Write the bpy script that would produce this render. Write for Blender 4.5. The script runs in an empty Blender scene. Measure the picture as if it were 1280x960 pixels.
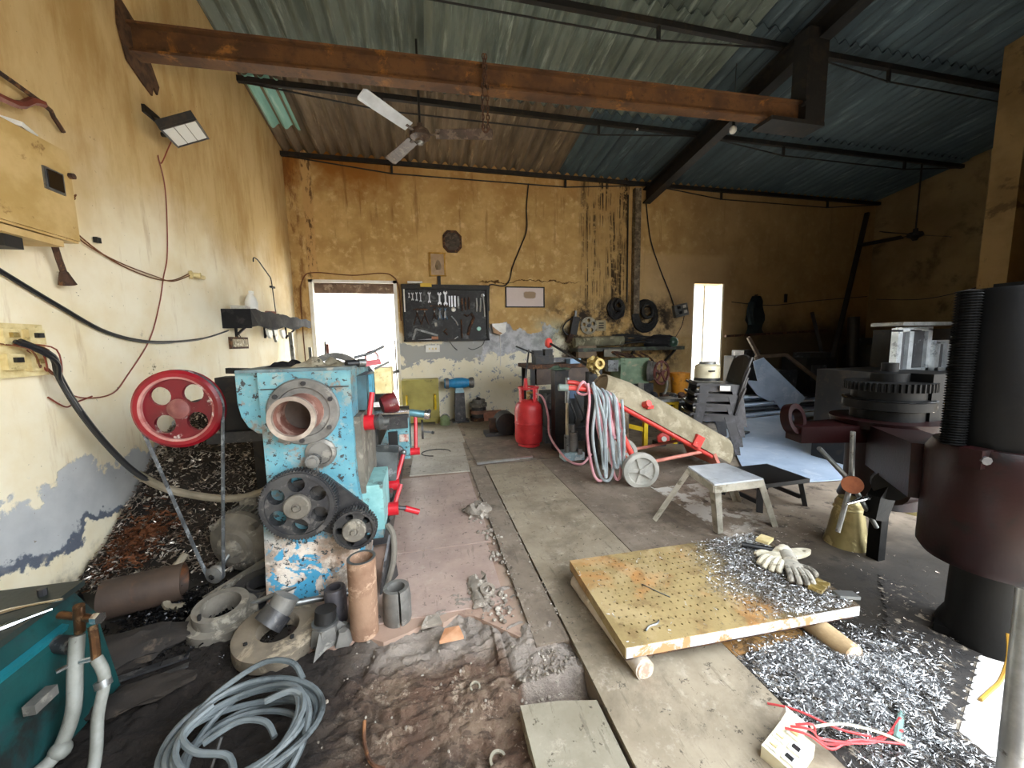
import bpy, bmesh, math, random
from mathutils import Vector, Matrix, noise as mnoise
random.seed(7)
SC = bpy.context.scene
COL = SC.collection

# ---------------------------------------------------------------- camera
cam_data = bpy.data.cameras.new('camera')
cam_data.sensor_width = 36.0
cam_data.lens = 472.0 / 1280.0 * 36.0
cam_data.clip_start = 0.05
cam = bpy.data.objects.new('camera', cam_data)
COL.objects.link(cam)
cam.matrix_world = Matrix(((0.97404905, 0.04237984, -0.22233399, 0.0),
                           (-0.22564054, 0.10481788, -0.9685554, 0.0),
                           (-0.01774264, 0.99358802, 0.11166037, 1.25),
                           (0, 0, 0, 1)))
SC.camera = cam

# ---------------------------------------------------------------- sky, sun, daylight
world = bpy.data.worlds.new('world')
SC.world = world
world.use_nodes = True
wn = world.node_tree
bg = wn.nodes['Background']
bg.inputs[0].default_value = (0.86, 0.93, 1.0, 1)
bg.inputs[1].default_value = 8.5
sun_data = bpy.data.lights.new('sun', 'SUN')
sun_data.energy = 18.0
sun_data.angle = math.radians(0.8)
sun_data.color = (1.0, 0.95, 0.86)
sun = bpy.data.objects.new('sun', sun_data)
COL.objects.link(sun)
sun_dir = Vector((-0.50, -0.12, -1.30)).normalized()
sun.rotation_euler = sun_dir.to_track_quat('-Z', 'Y').to_euler()


def portal(name, loc, size, look):
    d = bpy.data.lights.new(name, 'AREA')
    d.shape = 'RECTANGLE'
    d.size, d.size_y = size
    d.cycles.is_portal = True
    o = bpy.data.objects.new(name, d)
    COL.objects.link(o)
    o.location = loc
    o.rotation_euler = Vector(look).to_track_quat('-Z', 'Z').to_euler()
    return o


portal('front_opening_daylight', (2.02, 0.72, 1.32), (4.9, 2.62), (-0.368, 0.93, 0))
portal('rear_door_daylight', (-0.99, 6.5, 1.1), (1.2, 2.2), (0, -1, 0))
portal('slit_window_daylight', (5.2, 6.5, 1.3), (0.66, 2.0), (0, -1, 0))

SC.view_settings.view_transform = 'Standard'
SC.view_settings.look = 'None'
SC.view_settings.gamma = 1.0
SC.view_settings.use_curve_mapping = False
SC.view_settings.exposure = 0.58
try:
    SC.cycles.use_denoising = True
    SC.cycles.max_bounces = 10
    SC.cycles.diffuse_bounces = 6
    SC.cycles.sample_clamp_indirect = 8.0
except Exception:
    pass

# ---------------------------------------------------------------- helpers
def hx(s):
    v = [int(s[i:i + 2], 16) / 255 for i in (0, 2, 4)]
    return tuple((c / 12.92 if c <= 0.04045 else ((c + 0.055) / 1.055) ** 2.4) for c in v) + (1.0,)


class G:
    """small node-graph writer"""

    def __init__(s, name):
        s.m = bpy.data.materials.new(name)
        s.m.use_nodes = True
        s.nt = s.m.node_tree
        s.N, s.L = s.nt.nodes, s.nt.links
        s.b = s.N['Principled BSDF']
        s.tc = s.N.new('ShaderNodeTexCoord')
        s.P = s.tc.outputs['Object']
        s._xyz = None

    def put(s, inp, v):
        if hasattr(v, 'is_output') or isinstance(v, bpy.types.NodeSocket):
            s.L.new(v, inp)
        else:
            inp.default_value = v

    @property
    def xyz(s):
        if s._xyz is None:
            n = s.N.new('ShaderNodeSeparateXYZ')
            s.L.new(s.P, n.inputs[0])
            s._xyz = n.outputs
        return s._xyz

    def noise(s, scale=5, detail=4, rough=0.6, vec=None, stretch=None, dist=0.0):
        v = vec or s.P
        if stretch:
            mp = s.N.new('ShaderNodeMapping')
            mp.inputs['Scale'].default_value = stretch
            s.L.new(v, mp.inputs[0])
            v = mp.outputs[0]
        n = s.N.new('ShaderNodeTexNoise')
        n.inputs['Scale'].default_value = scale
        n.inputs['Detail'].default_value = detail
        n.inputs['Roughness'].default_value = rough
        n.inputs['Distortion'].default_value = dist
        s.L.new(v, n.inputs['Vector'])
        return n.outputs['Fac']

    def voro(s, scale=5, feature='F1'):
        n = s.N.new('ShaderNodeTexVoronoi')
        n.feature = feature
        n.inputs['Scale'].default_value = scale
        s.L.new(s.P, n.inputs['Vector'])
        return n.outputs['Distance']

    def math(s, op, a, b=0.0, clamp=False):
        n = s.N.new('ShaderNodeMath')
        n.operation = op
        n.use_clamp = clamp
        s.put(n.inputs[0], a)
        s.put(n.inputs[1], b)
        return n.outputs[0]

    def step(s, x, lo, hi):
        n = s.N.new('ShaderNodeMapRange')
        n.interpolation_type = 'SMOOTHSTEP'
        s.put(n.inputs['Value'], x)
        n.inputs['From Min'].default_value = lo
        n.inputs['From Max'].default_value = hi
        return n.outputs['Result']

    def band(s, x, lo, hi, soft):
        return s.math('MULTIPLY', s.step(x, lo - soft, lo + soft), s.math('SUBTRACT', 1.0, s.step(x, hi - soft, hi + soft)))

    def mul(s, a, b):
        return s.math('MULTIPLY', a, b)

    def mix(s, f, a, b):
        n = s.N.new('ShaderNodeMix')
        n.data_type = 'RGBA'
        s.put(n.inputs[0], f)
        s.put(n.inputs[6], a)
        s.put(n.inputs[7], b)
        return n.outputs[2]

    def bump(s, h, strength=0.3, dist=0.01):
        n = s.N.new('ShaderNodeBump')
        n.inputs['Strength'].default_value = strength
        n.inputs['Distance'].default_value = dist
        s.put(n.inputs['Height'], h)
        s.L.new(n.outputs[0], s.b.inputs['Normal'])

    def done(s, col, rough=0.7, metal=0.0, spec=None):
        s.put(s.b.inputs['Base Color'], col)
        s.put(s.b.inputs['Roughness'], rough)
        s.put(s.b.inputs['Metallic'], metal)
        if spec is not None:
            s.b.inputs['Specular IOR Level'].default_value = spec
        return s.m


MATS = {}


def worn(name, c1, c2, c3=None, scale=9, thr=0.56, soft=0.04, rough=0.6, metal=0.0, bump=0.25, fine=60, spec=None, dust=None):
    """mottled surface: c1/c2 blended by soft noise, c3 in sharp worn patches, optional dust blotches"""
    if name in MATS:
        return MATS[name]
    g = G(name)
    a = g.step(g.noise(scale * 0.8, 5), 0.35, 0.65)
    col = g.mix(a, hx(c1), hx(c2))
    if c3:
        w = g.step(g.noise(scale, 8, 0.7, dist=0.4), thr - soft, thr + soft)
        col = g.mix(w, col, hx(c3))
    if dust:
        w = g.step(g.noise(scale * 2.3, 8, 0.75), 0.5, 0.68)
        col = g.mix(w, col, hx(dust))
    g.bump(g.noise(fine, 4), bump, 0.004)
    MATS[name] = g.done(col, rough, metal, spec)
    return MATS[name]


def plain(name, c, rough=0.5, metal=0.0, spec=None):
    return worn(name, c, c, None, 14, rough=rough, metal=metal, bump=0.08, spec=spec)


class MB:
    def __init__(s):
        s.bm = bmesh.new()

    def _add(s, vs, fs):
        V = [s.bm.verts.new(v) for v in vs]
        for f in fs:
            try:
                s.bm.faces.new([V[i] for i in f])
            except ValueError:
                pass
        return V

    def box(s, c, d, r=(0, 0, 0), top=(1, 1)):
        from mathutils import Euler
        R = Euler(r).to_matrix()
        c = Vector(c)
        vs = []
        for z in (-.5, .5):
            k = top if z > 0 else (1, 1)
            for x, y in ((-.5, -.5), (.5, -.5), (.5, .5), (-.5, .5)):
                vs.append(c + R @ Vector((x * d[0] * k[0], y * d[1] * k[1], z * d[2])))
        s._add(vs, [(3, 2, 1, 0), (4, 5, 6, 7), (0, 1, 5, 4), (1, 2, 6, 5), (2, 3, 7, 6), (3, 0, 4, 7)])
        return s

    def bar(s, p0, p1, w, h=None, up=(0, 0, 1)):
        h = h or w
        p0, p1 = Vector(p0), Vector(p1)
        d = (p1 - p0).normalized()
        u = Vector(up)
        if abs(d.dot(u)) > 0.98:
            u = Vector((0, 1, 0))
        a = d.cross(u).normalized() * w / 2
        b = a.cross(d).normalized() * h / 2
        vs = [p + x * a + y * b for p in (p0, p1) for x, y in ((-1, -1), (1, -1), (1, 1), (-1, 1))]
        s._add(vs, [(3, 2, 1, 0), (4, 5, 6, 7), (0, 1, 5, 4), (1, 2, 6, 5), (2, 3, 7, 6), (3, 0, 4, 7)])
        return s

    def revolve(s, prof, o=(0, 0, 0), axis=(0, 0, 1), n=20, closed=False):
        """prof: (radius, height along axis); closed joins last ring to first (a ring body)"""
        o, ax = Vector(o), Vector(axis).normalized()
        t = Vector((1, 0, 0)) if abs(ax.x) < 0.9 else Vector((0, 1, 0))
        a = ax.cross(t).normalized()
        b = ax.cross(a)
        rings = []
        for r, h in prof:
            if r < 1e-6:
                rings.append([s.bm.verts.new(o + ax * h)])
            else:
                rings.append([s.bm.verts.new(o + ax * h + (a * math.cos(2 * math.pi * i / n) + b * math.sin(2 * math.pi * i / n)) * r) for i in range(n)])
        pairs = list(zip(rings, rings[1:]))
        if closed:
            pairs.append((rings[-1], rings[0]))
        for A, B in pairs:
            for i in range(n):
                j = (i + 1) % n
                try:
                    if len(A) == 1 and len(B) == 1:
                        continue
                    if len(A) == 1:
                        s.bm.faces.new((A[0], B[i], B[j]))
                    elif len(B) == 1:
                        s.bm.faces.new((A[i], B[0], A[j]))
                    else:
                        s.bm.faces.new((A[i], B[i], B[j], A[j]))
                except ValueError:
                    pass
        if not closed and not (len(prof) == 2 and min(len(rings[0]), len(rings[1])) == 1):
            for R in (rings[0], rings[-1]):
                if len(R) > 2:
                    try:
                        s.bm.faces.new(R)
                    except ValueError:
                        pass
        return s

    def cyl(s, p0, p1, r0, r1=None, n=14):
        p0, p1 = Vector(p0), Vector(p1)
        return s.revolve([(r0, 0), (r0 if r1 is None else r1, (p1 - p0).length)], p0, p1 - p0, n)

    def pipe(s, p0, p1, ro, ri, n=24):
        """hollow open tube"""
        p0, p1 = Vector(p0), Vector(p1)
        h = (p1 - p0).length
        return s.revolve([(ro, 0), (ro, h), (ri, h), (ri, 0)], p0, p1 - p0, n, closed=True)

    def tube(s, path, r, n=6, smooth=0, closed=False):
        P = [Vector(p) for p in path]
        if smooth:
            P = catmull(P, smooth, closed)
        N = len(P)
        t0 = (P[1] - P[0]).normalized()
        u = t0.orthogonal().normalized()
        rings = []
        for i, p in enumerate(P):
            if closed:
                t = (P[(i + 1) % N] - P[i - 1]).normalized()
            else:
                t = (P[min(i + 1, N - 1)] - P[max(i - 1, 0)])
                t = t.normalized() if t.length > 1e-9 else t0
            u = (u - t * u.dot(t))
            u = u.normalized() if u.length > 1e-6 else t.orthogonal().normalized()
            w = t.cross(u)
            rr = r[i * (len(r) - 1) // max(1, N - 1)] if isinstance(r, (list, tuple)) else r
            rings.append([s.bm.verts.new(p + (u * math.cos(2 * math.pi * k / n) + w * math.sin(2 * math.pi * k / n)) * rr) for k in range(n)])
        pr = list(zip(rings, rings[1:])) + ([(rings[-1], rings[0])] if closed else [])
        for A, B in pr:
            for k in range(n):
                j = (k + 1) % n
                s.bm.faces.new((A[k], A[j], B[j], B[k]))
        if not closed:
            s.bm.faces.new(rings[0][::-1])
            s.bm.faces.new(rings[-1])
        return s

    def ribbon(s, path, w, th, side):
        """flat strap along a path; side = width direction"""
        P = [Vector(p) for p in path]
        sd = Vector(side).normalized() * w / 2
        rows = []
        for i, p in enumerate(P):
            t = (P[min(i + 1, len(P) - 1)] - P[max(i - 1, 0)]).normalized()
            nn = t.cross(sd).normalized() * th / 2
            rows.append([s.bm.verts.new(q) for q in (p - sd - nn, p + sd - nn, p + sd + nn, p - sd + nn)])
        for A, B in zip(rows, rows[1:]):
            for k in range(4):
                j = (k + 1) % 4
                s.bm.faces.new((A[k], A[j], B[j], B[k]))
        s.bm.faces.new(rows[0][::-1])
        s.bm.faces.new(rows[-1])
        return s

    def prism(s, poly, vec):
        vec = Vector(vec)
        A = [s.bm.verts.new(Vector(p)) for p in poly]
        B = [s.bm.verts.new(Vector(p) + vec) for p in poly]
        n = len(A)
        s.bm.faces.new(A[::-1])
        s.bm.faces.new(B)
        for i in range(n):
            j = (i + 1) % n
            s.bm.faces.new((A[i], A[j], B[j], B[i]))
        return s

    def ball(s, c, r, sub=2, jit=0.0, freq=3.0, seed=0.0):
        r = (r, r, r) if isinstance(r, (int, float)) else r
        q = bmesh.ops.create_icosphere(s.bm, subdivisions=sub, radius=1.0)
        for v in q['verts']:
            d = v.co.copy()
            k = 1 + jit * mnoise.noise(d * freq + Vector((seed, seed * 1.7, seed * .3)))
            v.co = Vector(c) + Vector((d.x * r[0], d.y * r[1], d.z * r[2])) * k
        return s

    def perforated(s, pts_outer, holes, vec, n=10):
        """flat plate with round holes, made by filling between loops; holes: (center, radius, u, v)"""
        vec = Vector(vec)
        edges, loops = [], []
        tmp = bmesh.new()
        for loop in [pts_outer] + [[c + (u * math.cos(2 * math.pi * i / n) + v * math.sin(2 * math.pi * i / n)) * r for i in range(n)] for c, r, u, v in holes]:
            V = [tmp.verts.new(Vector(p)) for p in loop]
            for i in range(len(V)):
                edges.append(tmp.edges.new((V[i], V[(i + 1) % len(V)])))
        bmesh.ops.triangle_fill(tmp, use_beauty=True, use_dissolve=False, edges=edges, normal=vec.normalized())
        ret = bmesh.ops.extrude_face_region(tmp, geom=tmp.faces[:])
        for e in ret['geom']:
            if isinstance(e, bmesh.types.BMVert):
                e.co += vec
        me = bpy.data.meshes.new('t')
        tmp.to_mesh(me)
        tmp.free()
        s.bm.from_mesh(me)
        bpy.data.meshes.remove(me)
        return s

    def build(s, name, m, parent=None, world=True, smooth=False, bevel=0.0, kind=None, label=None, seg=2):
        if bevel:
            es = [e for e in s.bm.edges if len(e.link_faces) == 2 and e.calc_face_angle(0) > 0.5]
            if es:
                bmesh.ops.bevel(s.bm, geom=es, offset=bevel, segments=seg, profile=0.7, affect='EDGES', clamp_overlap=True)
        bmesh.ops.recalc_face_normals(s.bm, faces=s.bm.faces[:])
        if parent is not None and world:
            s.bm.transform(root_of(parent).inverted())
        me = bpy.data.meshes.new(name)
        s.bm.to_mesh(me)
        s.bm.free()
        if smooth:
            me.polygons.foreach_set('use_smooth', [True] * len(me.polygons))
            try:
                me.set_sharp_from_angle(angle=math.radians(38))
            except Exception:
                pass
        me.materials.append(m)
        o = bpy.data.objects.new(name, me)
        COL.objects.link(o)
        if parent is not None:
            o.parent = parent
        if kind:
            o['kind'] = kind
        if label:
            o['label'] = label
        return o


def catmull(P, k, closed=False):
    out = []
    n = len(P)
    rng = range(n) if closed else range(n - 1)
    for i in rng:
        if closed:
            a, b, c, d = P[i - 1], P[i], P[(i + 1) % n], P[(i + 2) % n]
        else:
            a, b, c, d = P[max(i - 1, 0)], P[i], P[i + 1], P[min(i + 2, n - 1)]
        for j in range(k):
            t = j / k
            out.append(0.5 * ((2 * b) + (c - a) * t + (2 * a - 5 * b + 4 * c - d) * t * t + (3 * b - a - 3 * c + d) * t ** 3))
    if not closed:
        out.append(P[-1])
    return out


def root_of(o):
    while o.parent is not None:
        o = o.parent
    loc, rot = o.location, o.rotation_euler
    return Matrix.Translation(loc) @ rot.to_matrix().to_4x4()


def thing(name, label, cat, loc=(0, 0, 0), rz=0.0, group=None):
    o = bpy.data.objects.new(name, None)
    COL.objects.link(o)
    o.empty_display_size = 0.05
    o.location = loc
    o.rotation_euler = (0, 0, rz)
    o['label'] = label
    o['category'] = cat
    if group:
        o['group'] = group
    return o


def tag(o, label, cat, group=None, kind=None):
    o['label'] = label
    o['category'] = cat
    if group:
        o['group'] = group
    if kind:
        o['kind'] = kind
    return o


def copy_tree(o, parent=None):
    c = o.copy()
    COL.objects.link(c)
    c.parent = parent
    for ch in list(o.children):
        copy_tree(ch, c)
    return c


def gear_profile(c, r, teeth, depth, n_per=4):
    """outline of a spur gear in the XZ plane round c"""
    pts = []
    for i in range(teeth):
        for f, rr in ((0.0, r - depth), (0.22, r), (0.5, r), (0.72, r - depth)):
            a = 2 * math.pi * (i + f) / teeth
            pts.append(Vector(c) + Vector((math.cos(a) * rr, 0, math.sin(a) * rr)))
    return pts


UX, UY, UZ = Vector((1, 0, 0)), Vector((0, 1, 0)), Vector((0, 0, 1))

# ---------------------------------------------------------------- wall, floor and roof materials
def left_wall_mat():
    g = G('lime_washed_plaster')
    x, y, z = g.xyz
    big = g.noise(0.9, 5)
    col = g.mix(g.step(g.noise(2.2, 6), .35, .7), hx('f1e8cf'), hx('e6d6b0'))
    up = g.step(g.math('ADD', z, g.mul(g.math('SUBTRACT', big, .5), 2.2)), 1.5, 2.7)
    up_col = g.mix(g.step(g.noise(3, 7, .7, stretch=(1, 1.2, .35)), .4, .68), hx('ccb07c'), hx('b5935a'))
    col = g.mix(up, col, up_col)
    # runs of dirt
    st = g.step(g.noise(5, 6, .7, stretch=(1, 1.6, .22)), .56, .72)
    col = g.mix(g.mul(st, .4), col, hx('a5803f'))
    # bare grey plaster low on the wall
    edge = g.math('ADD', z, g.mul(g.math('SUBTRACT', g.noise(2.6, 8, .62), .5), .75))
    grey = g.band(edge, .30, .60, .012)
    grey = g.mul(grey, g.step(g.noise(1.1, 4, .5), .36, .40))
    gcol = g.mix(g.noise(9, 6), hx('c9cac8'), hx('a2a4a6'))
    col = g.mix(grey, col, gcol)
    dark = g.mul(g.band(edge, .27, .33, .012), g.step(g.noise(1.6, 3), .45, .52))
    col = g.mix(dark, col, hx('5c626e'))
    low = g.mul(g.math('SUBTRACT', 1.0, g.step(edge, .03, .20)), g.step(g.noise(4, 6), .42, .6))
    col = g.mix(low, col, hx('4b4238'))
    speck = g.step(g.noise(38, 3, .6), .70, .74)
    col = g.mix(g.mul(speck, .7), col, hx('6b5632'))
    soot = g.mul(g.step(g.noise(14, 8, .75), .58, .66), g.band(y, 3.0, 3.35, .1))
    soot = g.mul(soot, g.band(z, .9, 1.35, .1))
    col = g.mix(soot, col, hx('5d4a28'))
    g.bump(g.math('ADD', g.noise(3, 8, .6), g.mul(grey, -.5)), .35, .02)
    return g.done(col, .85)


def back_wall_mat():
    g = G('ochre_peeling_plaster')
    x, y, z = g.xyz
    col = g.mix(g.step(g.noise(2.4, 7, .65), .35, .66), hx('cfae74'), hx('b5925a'))
    col = g.mix(g.step(g.noise(7, 7, .7), .5, .7), col, hx('dcc08c'))
    # rust-brown water stain under the eave
    wob = g.math('ADD', z, g.mul(g.math('SUBTRACT', g.noise(1.6, 6, .6), .5), 1.6))
    top = g.step(wob, 3.3, 3.75)
    leftzone = g.math('SUBTRACT', 1.0, g.step(x, -.9, .2))
    col = g.mix(g.mul(top, g.math('ADD', .35, g.mul(leftzone, .6))), col, hx('96601c'))
    run = g.step(g.noise(6, 6, .7, stretch=(1.5, 1, .12)), .55, .68)
    col = g.mix(g.mul(run, g.mul(g.step(wob, 1.9, 3.4), .6)), col, hx('7c5220'))
    # pale strip down the corner pier
    strip = g.band(x, -1.60, -1.47, .02)
    spots = g.step(g.noise(13, 5, .7, stretch=(1, 1, .35)), .50, .60)
    col = g.mix(g.mul(strip, g.step(z, 1.9, 2.4)), col, g.mix(spots, hx('c7a16a'), hx('6b5030')))
    pier = g.mul(g.math('SUBTRACT', 1.0, g.step(x, -1.66, -1.60)), g.step(g.noise(7, 6, .7, stretch=(1, 1, .3)), .48, .6))
    col = g.mix(g.mul(pier, .7), col, hx('77481a'))
    # black runs beside the steel post
    runs = g.step(g.noise(10, 6, .75, stretch=(1.6, 1, .07)), .47, .60)
    zone = g.mul(g.band(x, 2.65, 3.6, .12), g.step(z, 1.5, 2.1))
    col = g.mix(g.mul(zone, .5), col, hx('b09160'))
    brk = g.step(g.noise(6, 5, .7), .40, .52)
    col = g.mix(g.mul(g.mul(zone, runs), brk), col, hx('33240f'))
    # right half darker and browner
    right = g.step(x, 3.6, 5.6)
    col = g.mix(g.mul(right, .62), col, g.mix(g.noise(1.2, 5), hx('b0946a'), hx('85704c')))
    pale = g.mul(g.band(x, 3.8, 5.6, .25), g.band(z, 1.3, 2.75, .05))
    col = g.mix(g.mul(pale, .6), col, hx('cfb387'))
    # lower cream coat, flaking
    lw = g.math('ADD', z, g.mul(g.math('SUBTRACT', g.noise(1.8, 8, .62), .5), .9))
    lx = g.math('SUBTRACT', 1.0, g.step(x, 2.2, 3.0))
    cream = g.mul(g.math('SUBTRACT', 1.0, g.step(lw, 1.25, 1.45)), lx)
    col = g.mix(cream, col, g.mix(g.noise(5, 6), hx('f2ecda'), hx('e2d8b6')))
    gx = g.math('ADD', x, g.mul(g.math('SUBTRACT', g.noise(2.6, 8, .6), .5), 1.2))
    grey = g.mul(g.band(gx, .75, 2.15, .02), g.band(lw, 1.02, 1.5, .015))
    gcol = g.mix(g.step(g.noise(6, 7, .65), .4, .62), hx('c4c5c7'), hx('9a9b9d'))
    col = g.mix(grey, col, gcol)
    grey2 = g.mul(g.band(gx, -.45, .85, .02), g.band(lw, .98, 1.26, .015))
    col = g.mix(grey2, col, hx('a5a59f'))
    fl = g.mul(g.step(g.noise(8, 9, .74), .57, .60), g.band(lw, .1, 1.02, .06))
    col = g.mix(g.mul(fl, lx), col, hx('9fa2a4'))
    teal = g.mul(g.band(gx, 1.9, 2.4, .2), g.band(z, 1.2, 1.6, .15))
    col = g.mix(g.mul(teal, .5), col, hx('a9b8a4'))
    # soot over the bench and in the far right corner
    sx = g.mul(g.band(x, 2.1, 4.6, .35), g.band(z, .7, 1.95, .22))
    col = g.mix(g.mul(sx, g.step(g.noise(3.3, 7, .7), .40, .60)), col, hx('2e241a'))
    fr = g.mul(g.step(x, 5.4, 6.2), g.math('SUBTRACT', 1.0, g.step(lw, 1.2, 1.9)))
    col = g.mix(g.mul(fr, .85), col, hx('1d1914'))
    # cracks
    cr = g.math('ABSOLUTE', g.math('SUBTRACT', g.math('ADD', z, g.mul(g.math('SUBTRACT', g.noise(1.3, 7, .65), .5), .5)), 2.22))
    crack = g.mul(g.math('SUBTRACT', 1.0, g.step(cr, .004, .014)), g.band(x, .9, 2.6, .1))
    col = g.mix(crack, col, hx('54390f'))
    g.bump(g.math('ADD', g.noise(4, 8, .65), g.mul(grey, -.6)), .4, .02)
    return g.done(col, .88)


def floor_mat():
    g = G('oily_concrete_floor')
    x, y, z = g.xyz
    col = g.mix(g.step(g.noise(2.6, 7, .65), .35, .68), hx('9a8b7a'), hx('776a5c'))
    col = g.mix(g.step(g.noise(7, 8, .72), .52, .64), col, hx('4a4038'))
    pale = g.mul(g.band(x, 1.35, 2.2, .2), g.mul(g.band(y, 2.0, 2.9, .2), g.step(g.noise(6, 8, .7), .47, .53)))
    col = g.mix(pale, col, hx('c9c5bd'))
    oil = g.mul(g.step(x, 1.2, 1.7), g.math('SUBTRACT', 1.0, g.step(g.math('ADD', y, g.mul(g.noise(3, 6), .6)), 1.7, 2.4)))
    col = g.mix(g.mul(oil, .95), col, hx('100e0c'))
    oil_shade = g.mul(g.math('SUBTRACT', 1.0, g.step(x, -.5, -.25)), g.math('SUBTRACT', 1.0, g.step(y, 2.6, 3.2)))  # oily floor at left, darkened further to stand in for corner shade
    col = g.mix(g.mul(oil_shade, .92), col, hx('0d0b09'))
    red = g.mul(g.band(x, -.6, .37, .05), g.band(y, 1.2, 3.6, .1))
    col = g.mix(g.mul(red, .6), col, hx('a98a7a'))
    g.bump(g.noise(12, 8, .7), .35, .012)
    r = g.math('ADD', .45, g.mul(g.noise(4, 4), .4))
    return g.done(col, r)


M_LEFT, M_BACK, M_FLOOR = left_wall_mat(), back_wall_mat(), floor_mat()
M_TAN = worn('tan_wall_paint', '9d8255', '836a42', '655031', 2.5, thr=.6, rough=.9, bump=.3, fine=20)
M_DKWALL = worn('smoke_browned_wall', 'a38d66', '86714f', '64543a', 1.6, thr=.58, soft=.1, rough=.9, fine=20)
M_STEELDK = worn('black_painted_steel', '1c1b1a', '121212', '2c241c', 8, rough=.6, bump=.15)
M_RUSTBEAM = worn('rusted_brown_beam', '61401f', '452b15', '8a5c26', 5, thr=.62, soft=.06, rough=.75, bump=.4, dust='3a2410')
M_HOLEDARK = worn('dark_hole_earth', '5a3f28', '3a2818', None, 18, rough=.95, bump=.6)
M_YARD = worn('dry_earth_yard', '9c9284', '857b6d', 'aaa194', 1.5, rough=.95)
M_PALEOUT = worn('sunlit_pale_yard', 'e8e6e0', 'd8d6d0', None, 3, rough=.9)

# ---------------------------------------------------------------- walls
def struct(o):
    o['kind'] = 'structure'
    return o


ROOF = lambda y: 4.966 - .165 * y
b = MB()
b.prism([(-2.05, -1.2, -.05), (-2.05, 6.46, -.05), (-2.05, 6.46, 3.98), (-2.05, -1.2, 5.24)], (.23, 0, 0))
wl = struct(b.build('wall_left', M_LEFT))
b = MB()
b.prism([(-1.815, 3.14, 3.50), (-1.815, 3.32, 3.42), (-1.815, 3.40, 3.28), (-1.815, 3.48, 3.14), (-1.815, 3.45, 3.07), (-1.815, 3.41, 3.10), (-1.815, 3.39, 3.03), (-1.815, 3.30, 3.06), (-1.815, 3.17, 3.12), (-1.815, 3.12, 3.3)], (.012, 0, 0))
b.build('beam_hole_patch', M_HOLEDARK, wl)  # flat dark patch painted as the shaded recess round the beam

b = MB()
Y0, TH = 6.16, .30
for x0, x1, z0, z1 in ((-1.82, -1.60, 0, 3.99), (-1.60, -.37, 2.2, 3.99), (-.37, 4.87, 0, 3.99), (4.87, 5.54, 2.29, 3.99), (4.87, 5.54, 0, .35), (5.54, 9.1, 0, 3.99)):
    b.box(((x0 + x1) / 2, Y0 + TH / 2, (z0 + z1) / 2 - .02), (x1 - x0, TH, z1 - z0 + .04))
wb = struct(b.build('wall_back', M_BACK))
b = MB().prism([(9.1, -1.2, -.05), (9.1, 6.46, -.05), (9.1, 6.46, 3.98), (9.1, -1.2, 5.24)], (.2, 0, 0))
struct(b.build('wall_right', M_DKWALL))
# a cross wall comes in from the right
b = MB().prism([(6.5, 3.02, -.03), (9.1, 3.02, -.03), (9.1, 3.02, 4.5), (6.5, 3.02, 4.5)], (0, .24, 0))
struct(b.build('wall_cross', M_TAN))
# the front wall with the wide doorway the photograph is taken from; it runs askew to the rear wall
FL = lambda x: .10 + .396 * x
b = MB()
for xa, xb, z0, z1 in ((-2.0, -.22, -.05, 5.2), (-.22, 4.3, 2.62, 5.0), (4.3, 7.6, -.05, 4.9)):
    b.prism([(xa, FL(xa), z0), (xb, FL(xb), z0), (xb, FL(xb), z1), (xa, FL(xa), z1)], (.092, -.232, 0))
struct(b.build('wall_front', M_TAN))
# yard outside
b = MB().prism([(-14, FL(-14), -.16), (14, FL(14), -.16), (18, -12, -.16), (-14, -16, -.16)], (0, 0, .155))
struct(b.build('yard_ground', M_YARD))
b = MB().prism([(1.5, FL(1.5) - .01, -.10), (6.5, FL(6.5) - .01, -.10), (7.0, FL(6.5) - 1.3, -.10), (2.0, FL(1.5) - 1.3, -.10)], (0, 0, .099))  # added pale ground patch, coloured to stand in for sunlit glare
struct(b.build('sun_glare_patch', worn('sun_glare_ground', 'e2dfd8', 'cfcbc2', None, 3, rough=.9)))
b = MB().box((4, -11, 1.0), (26, .3, 2.4), (0, 0, .38))
struct(b.build('wall_yard', M_PALEOUT))
# unseen dark wall, added to block skylight from the left of the doorway
M_BLOCKER = worn('dark_blocker_wall', '4a3a2e', '33271f', None, 4, rough=.95)
b = MB().prism([(-.30, -.14, -.16), (2.7, -7.0, -.16), (2.7, -7.0, 3.0), (-.30, -.14, 3.0)], (-.25, -.1, 0))
struct(b.build('wall_light_blocker', M_BLOCKER))
b = MB().box((2, 9.5, -.15), (30, 6, .1))
struct(b.build('rear_yard_ground', M_PALEOUT))
b = MB().box((1, 9.2, 1.4), (16, .2, 2.9))
struct(b.build('wall_rear_yard', M_PALEOUT))

# ---------------------------------------------------------------- floor
b = MB()
rag = [(-1.82, 1.74), (-.9, 1.70), (-.6, 1.62), (-.42, 1.57), (-.30, 1.60), (-.22, 1.55), (-.12, 1.58), (-.03, 1.63), (.03, 1.60), (.10, 1.64), (.17, 1.61), (.24, 1.54), (.33, 1.45), (.40, 1.385), (.545, 1.37), (.545, .34)]
poly = [(x, y, -.16) for x, y in rag] + [(9.1, FL(9.1), -.16), (9.1, 6.2, -.16), (-1.82, 6.2, -.16)]
b.prism(poly, (0, 0, .16))
fl = struct(b.build('floor', M_FLOOR))


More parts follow.
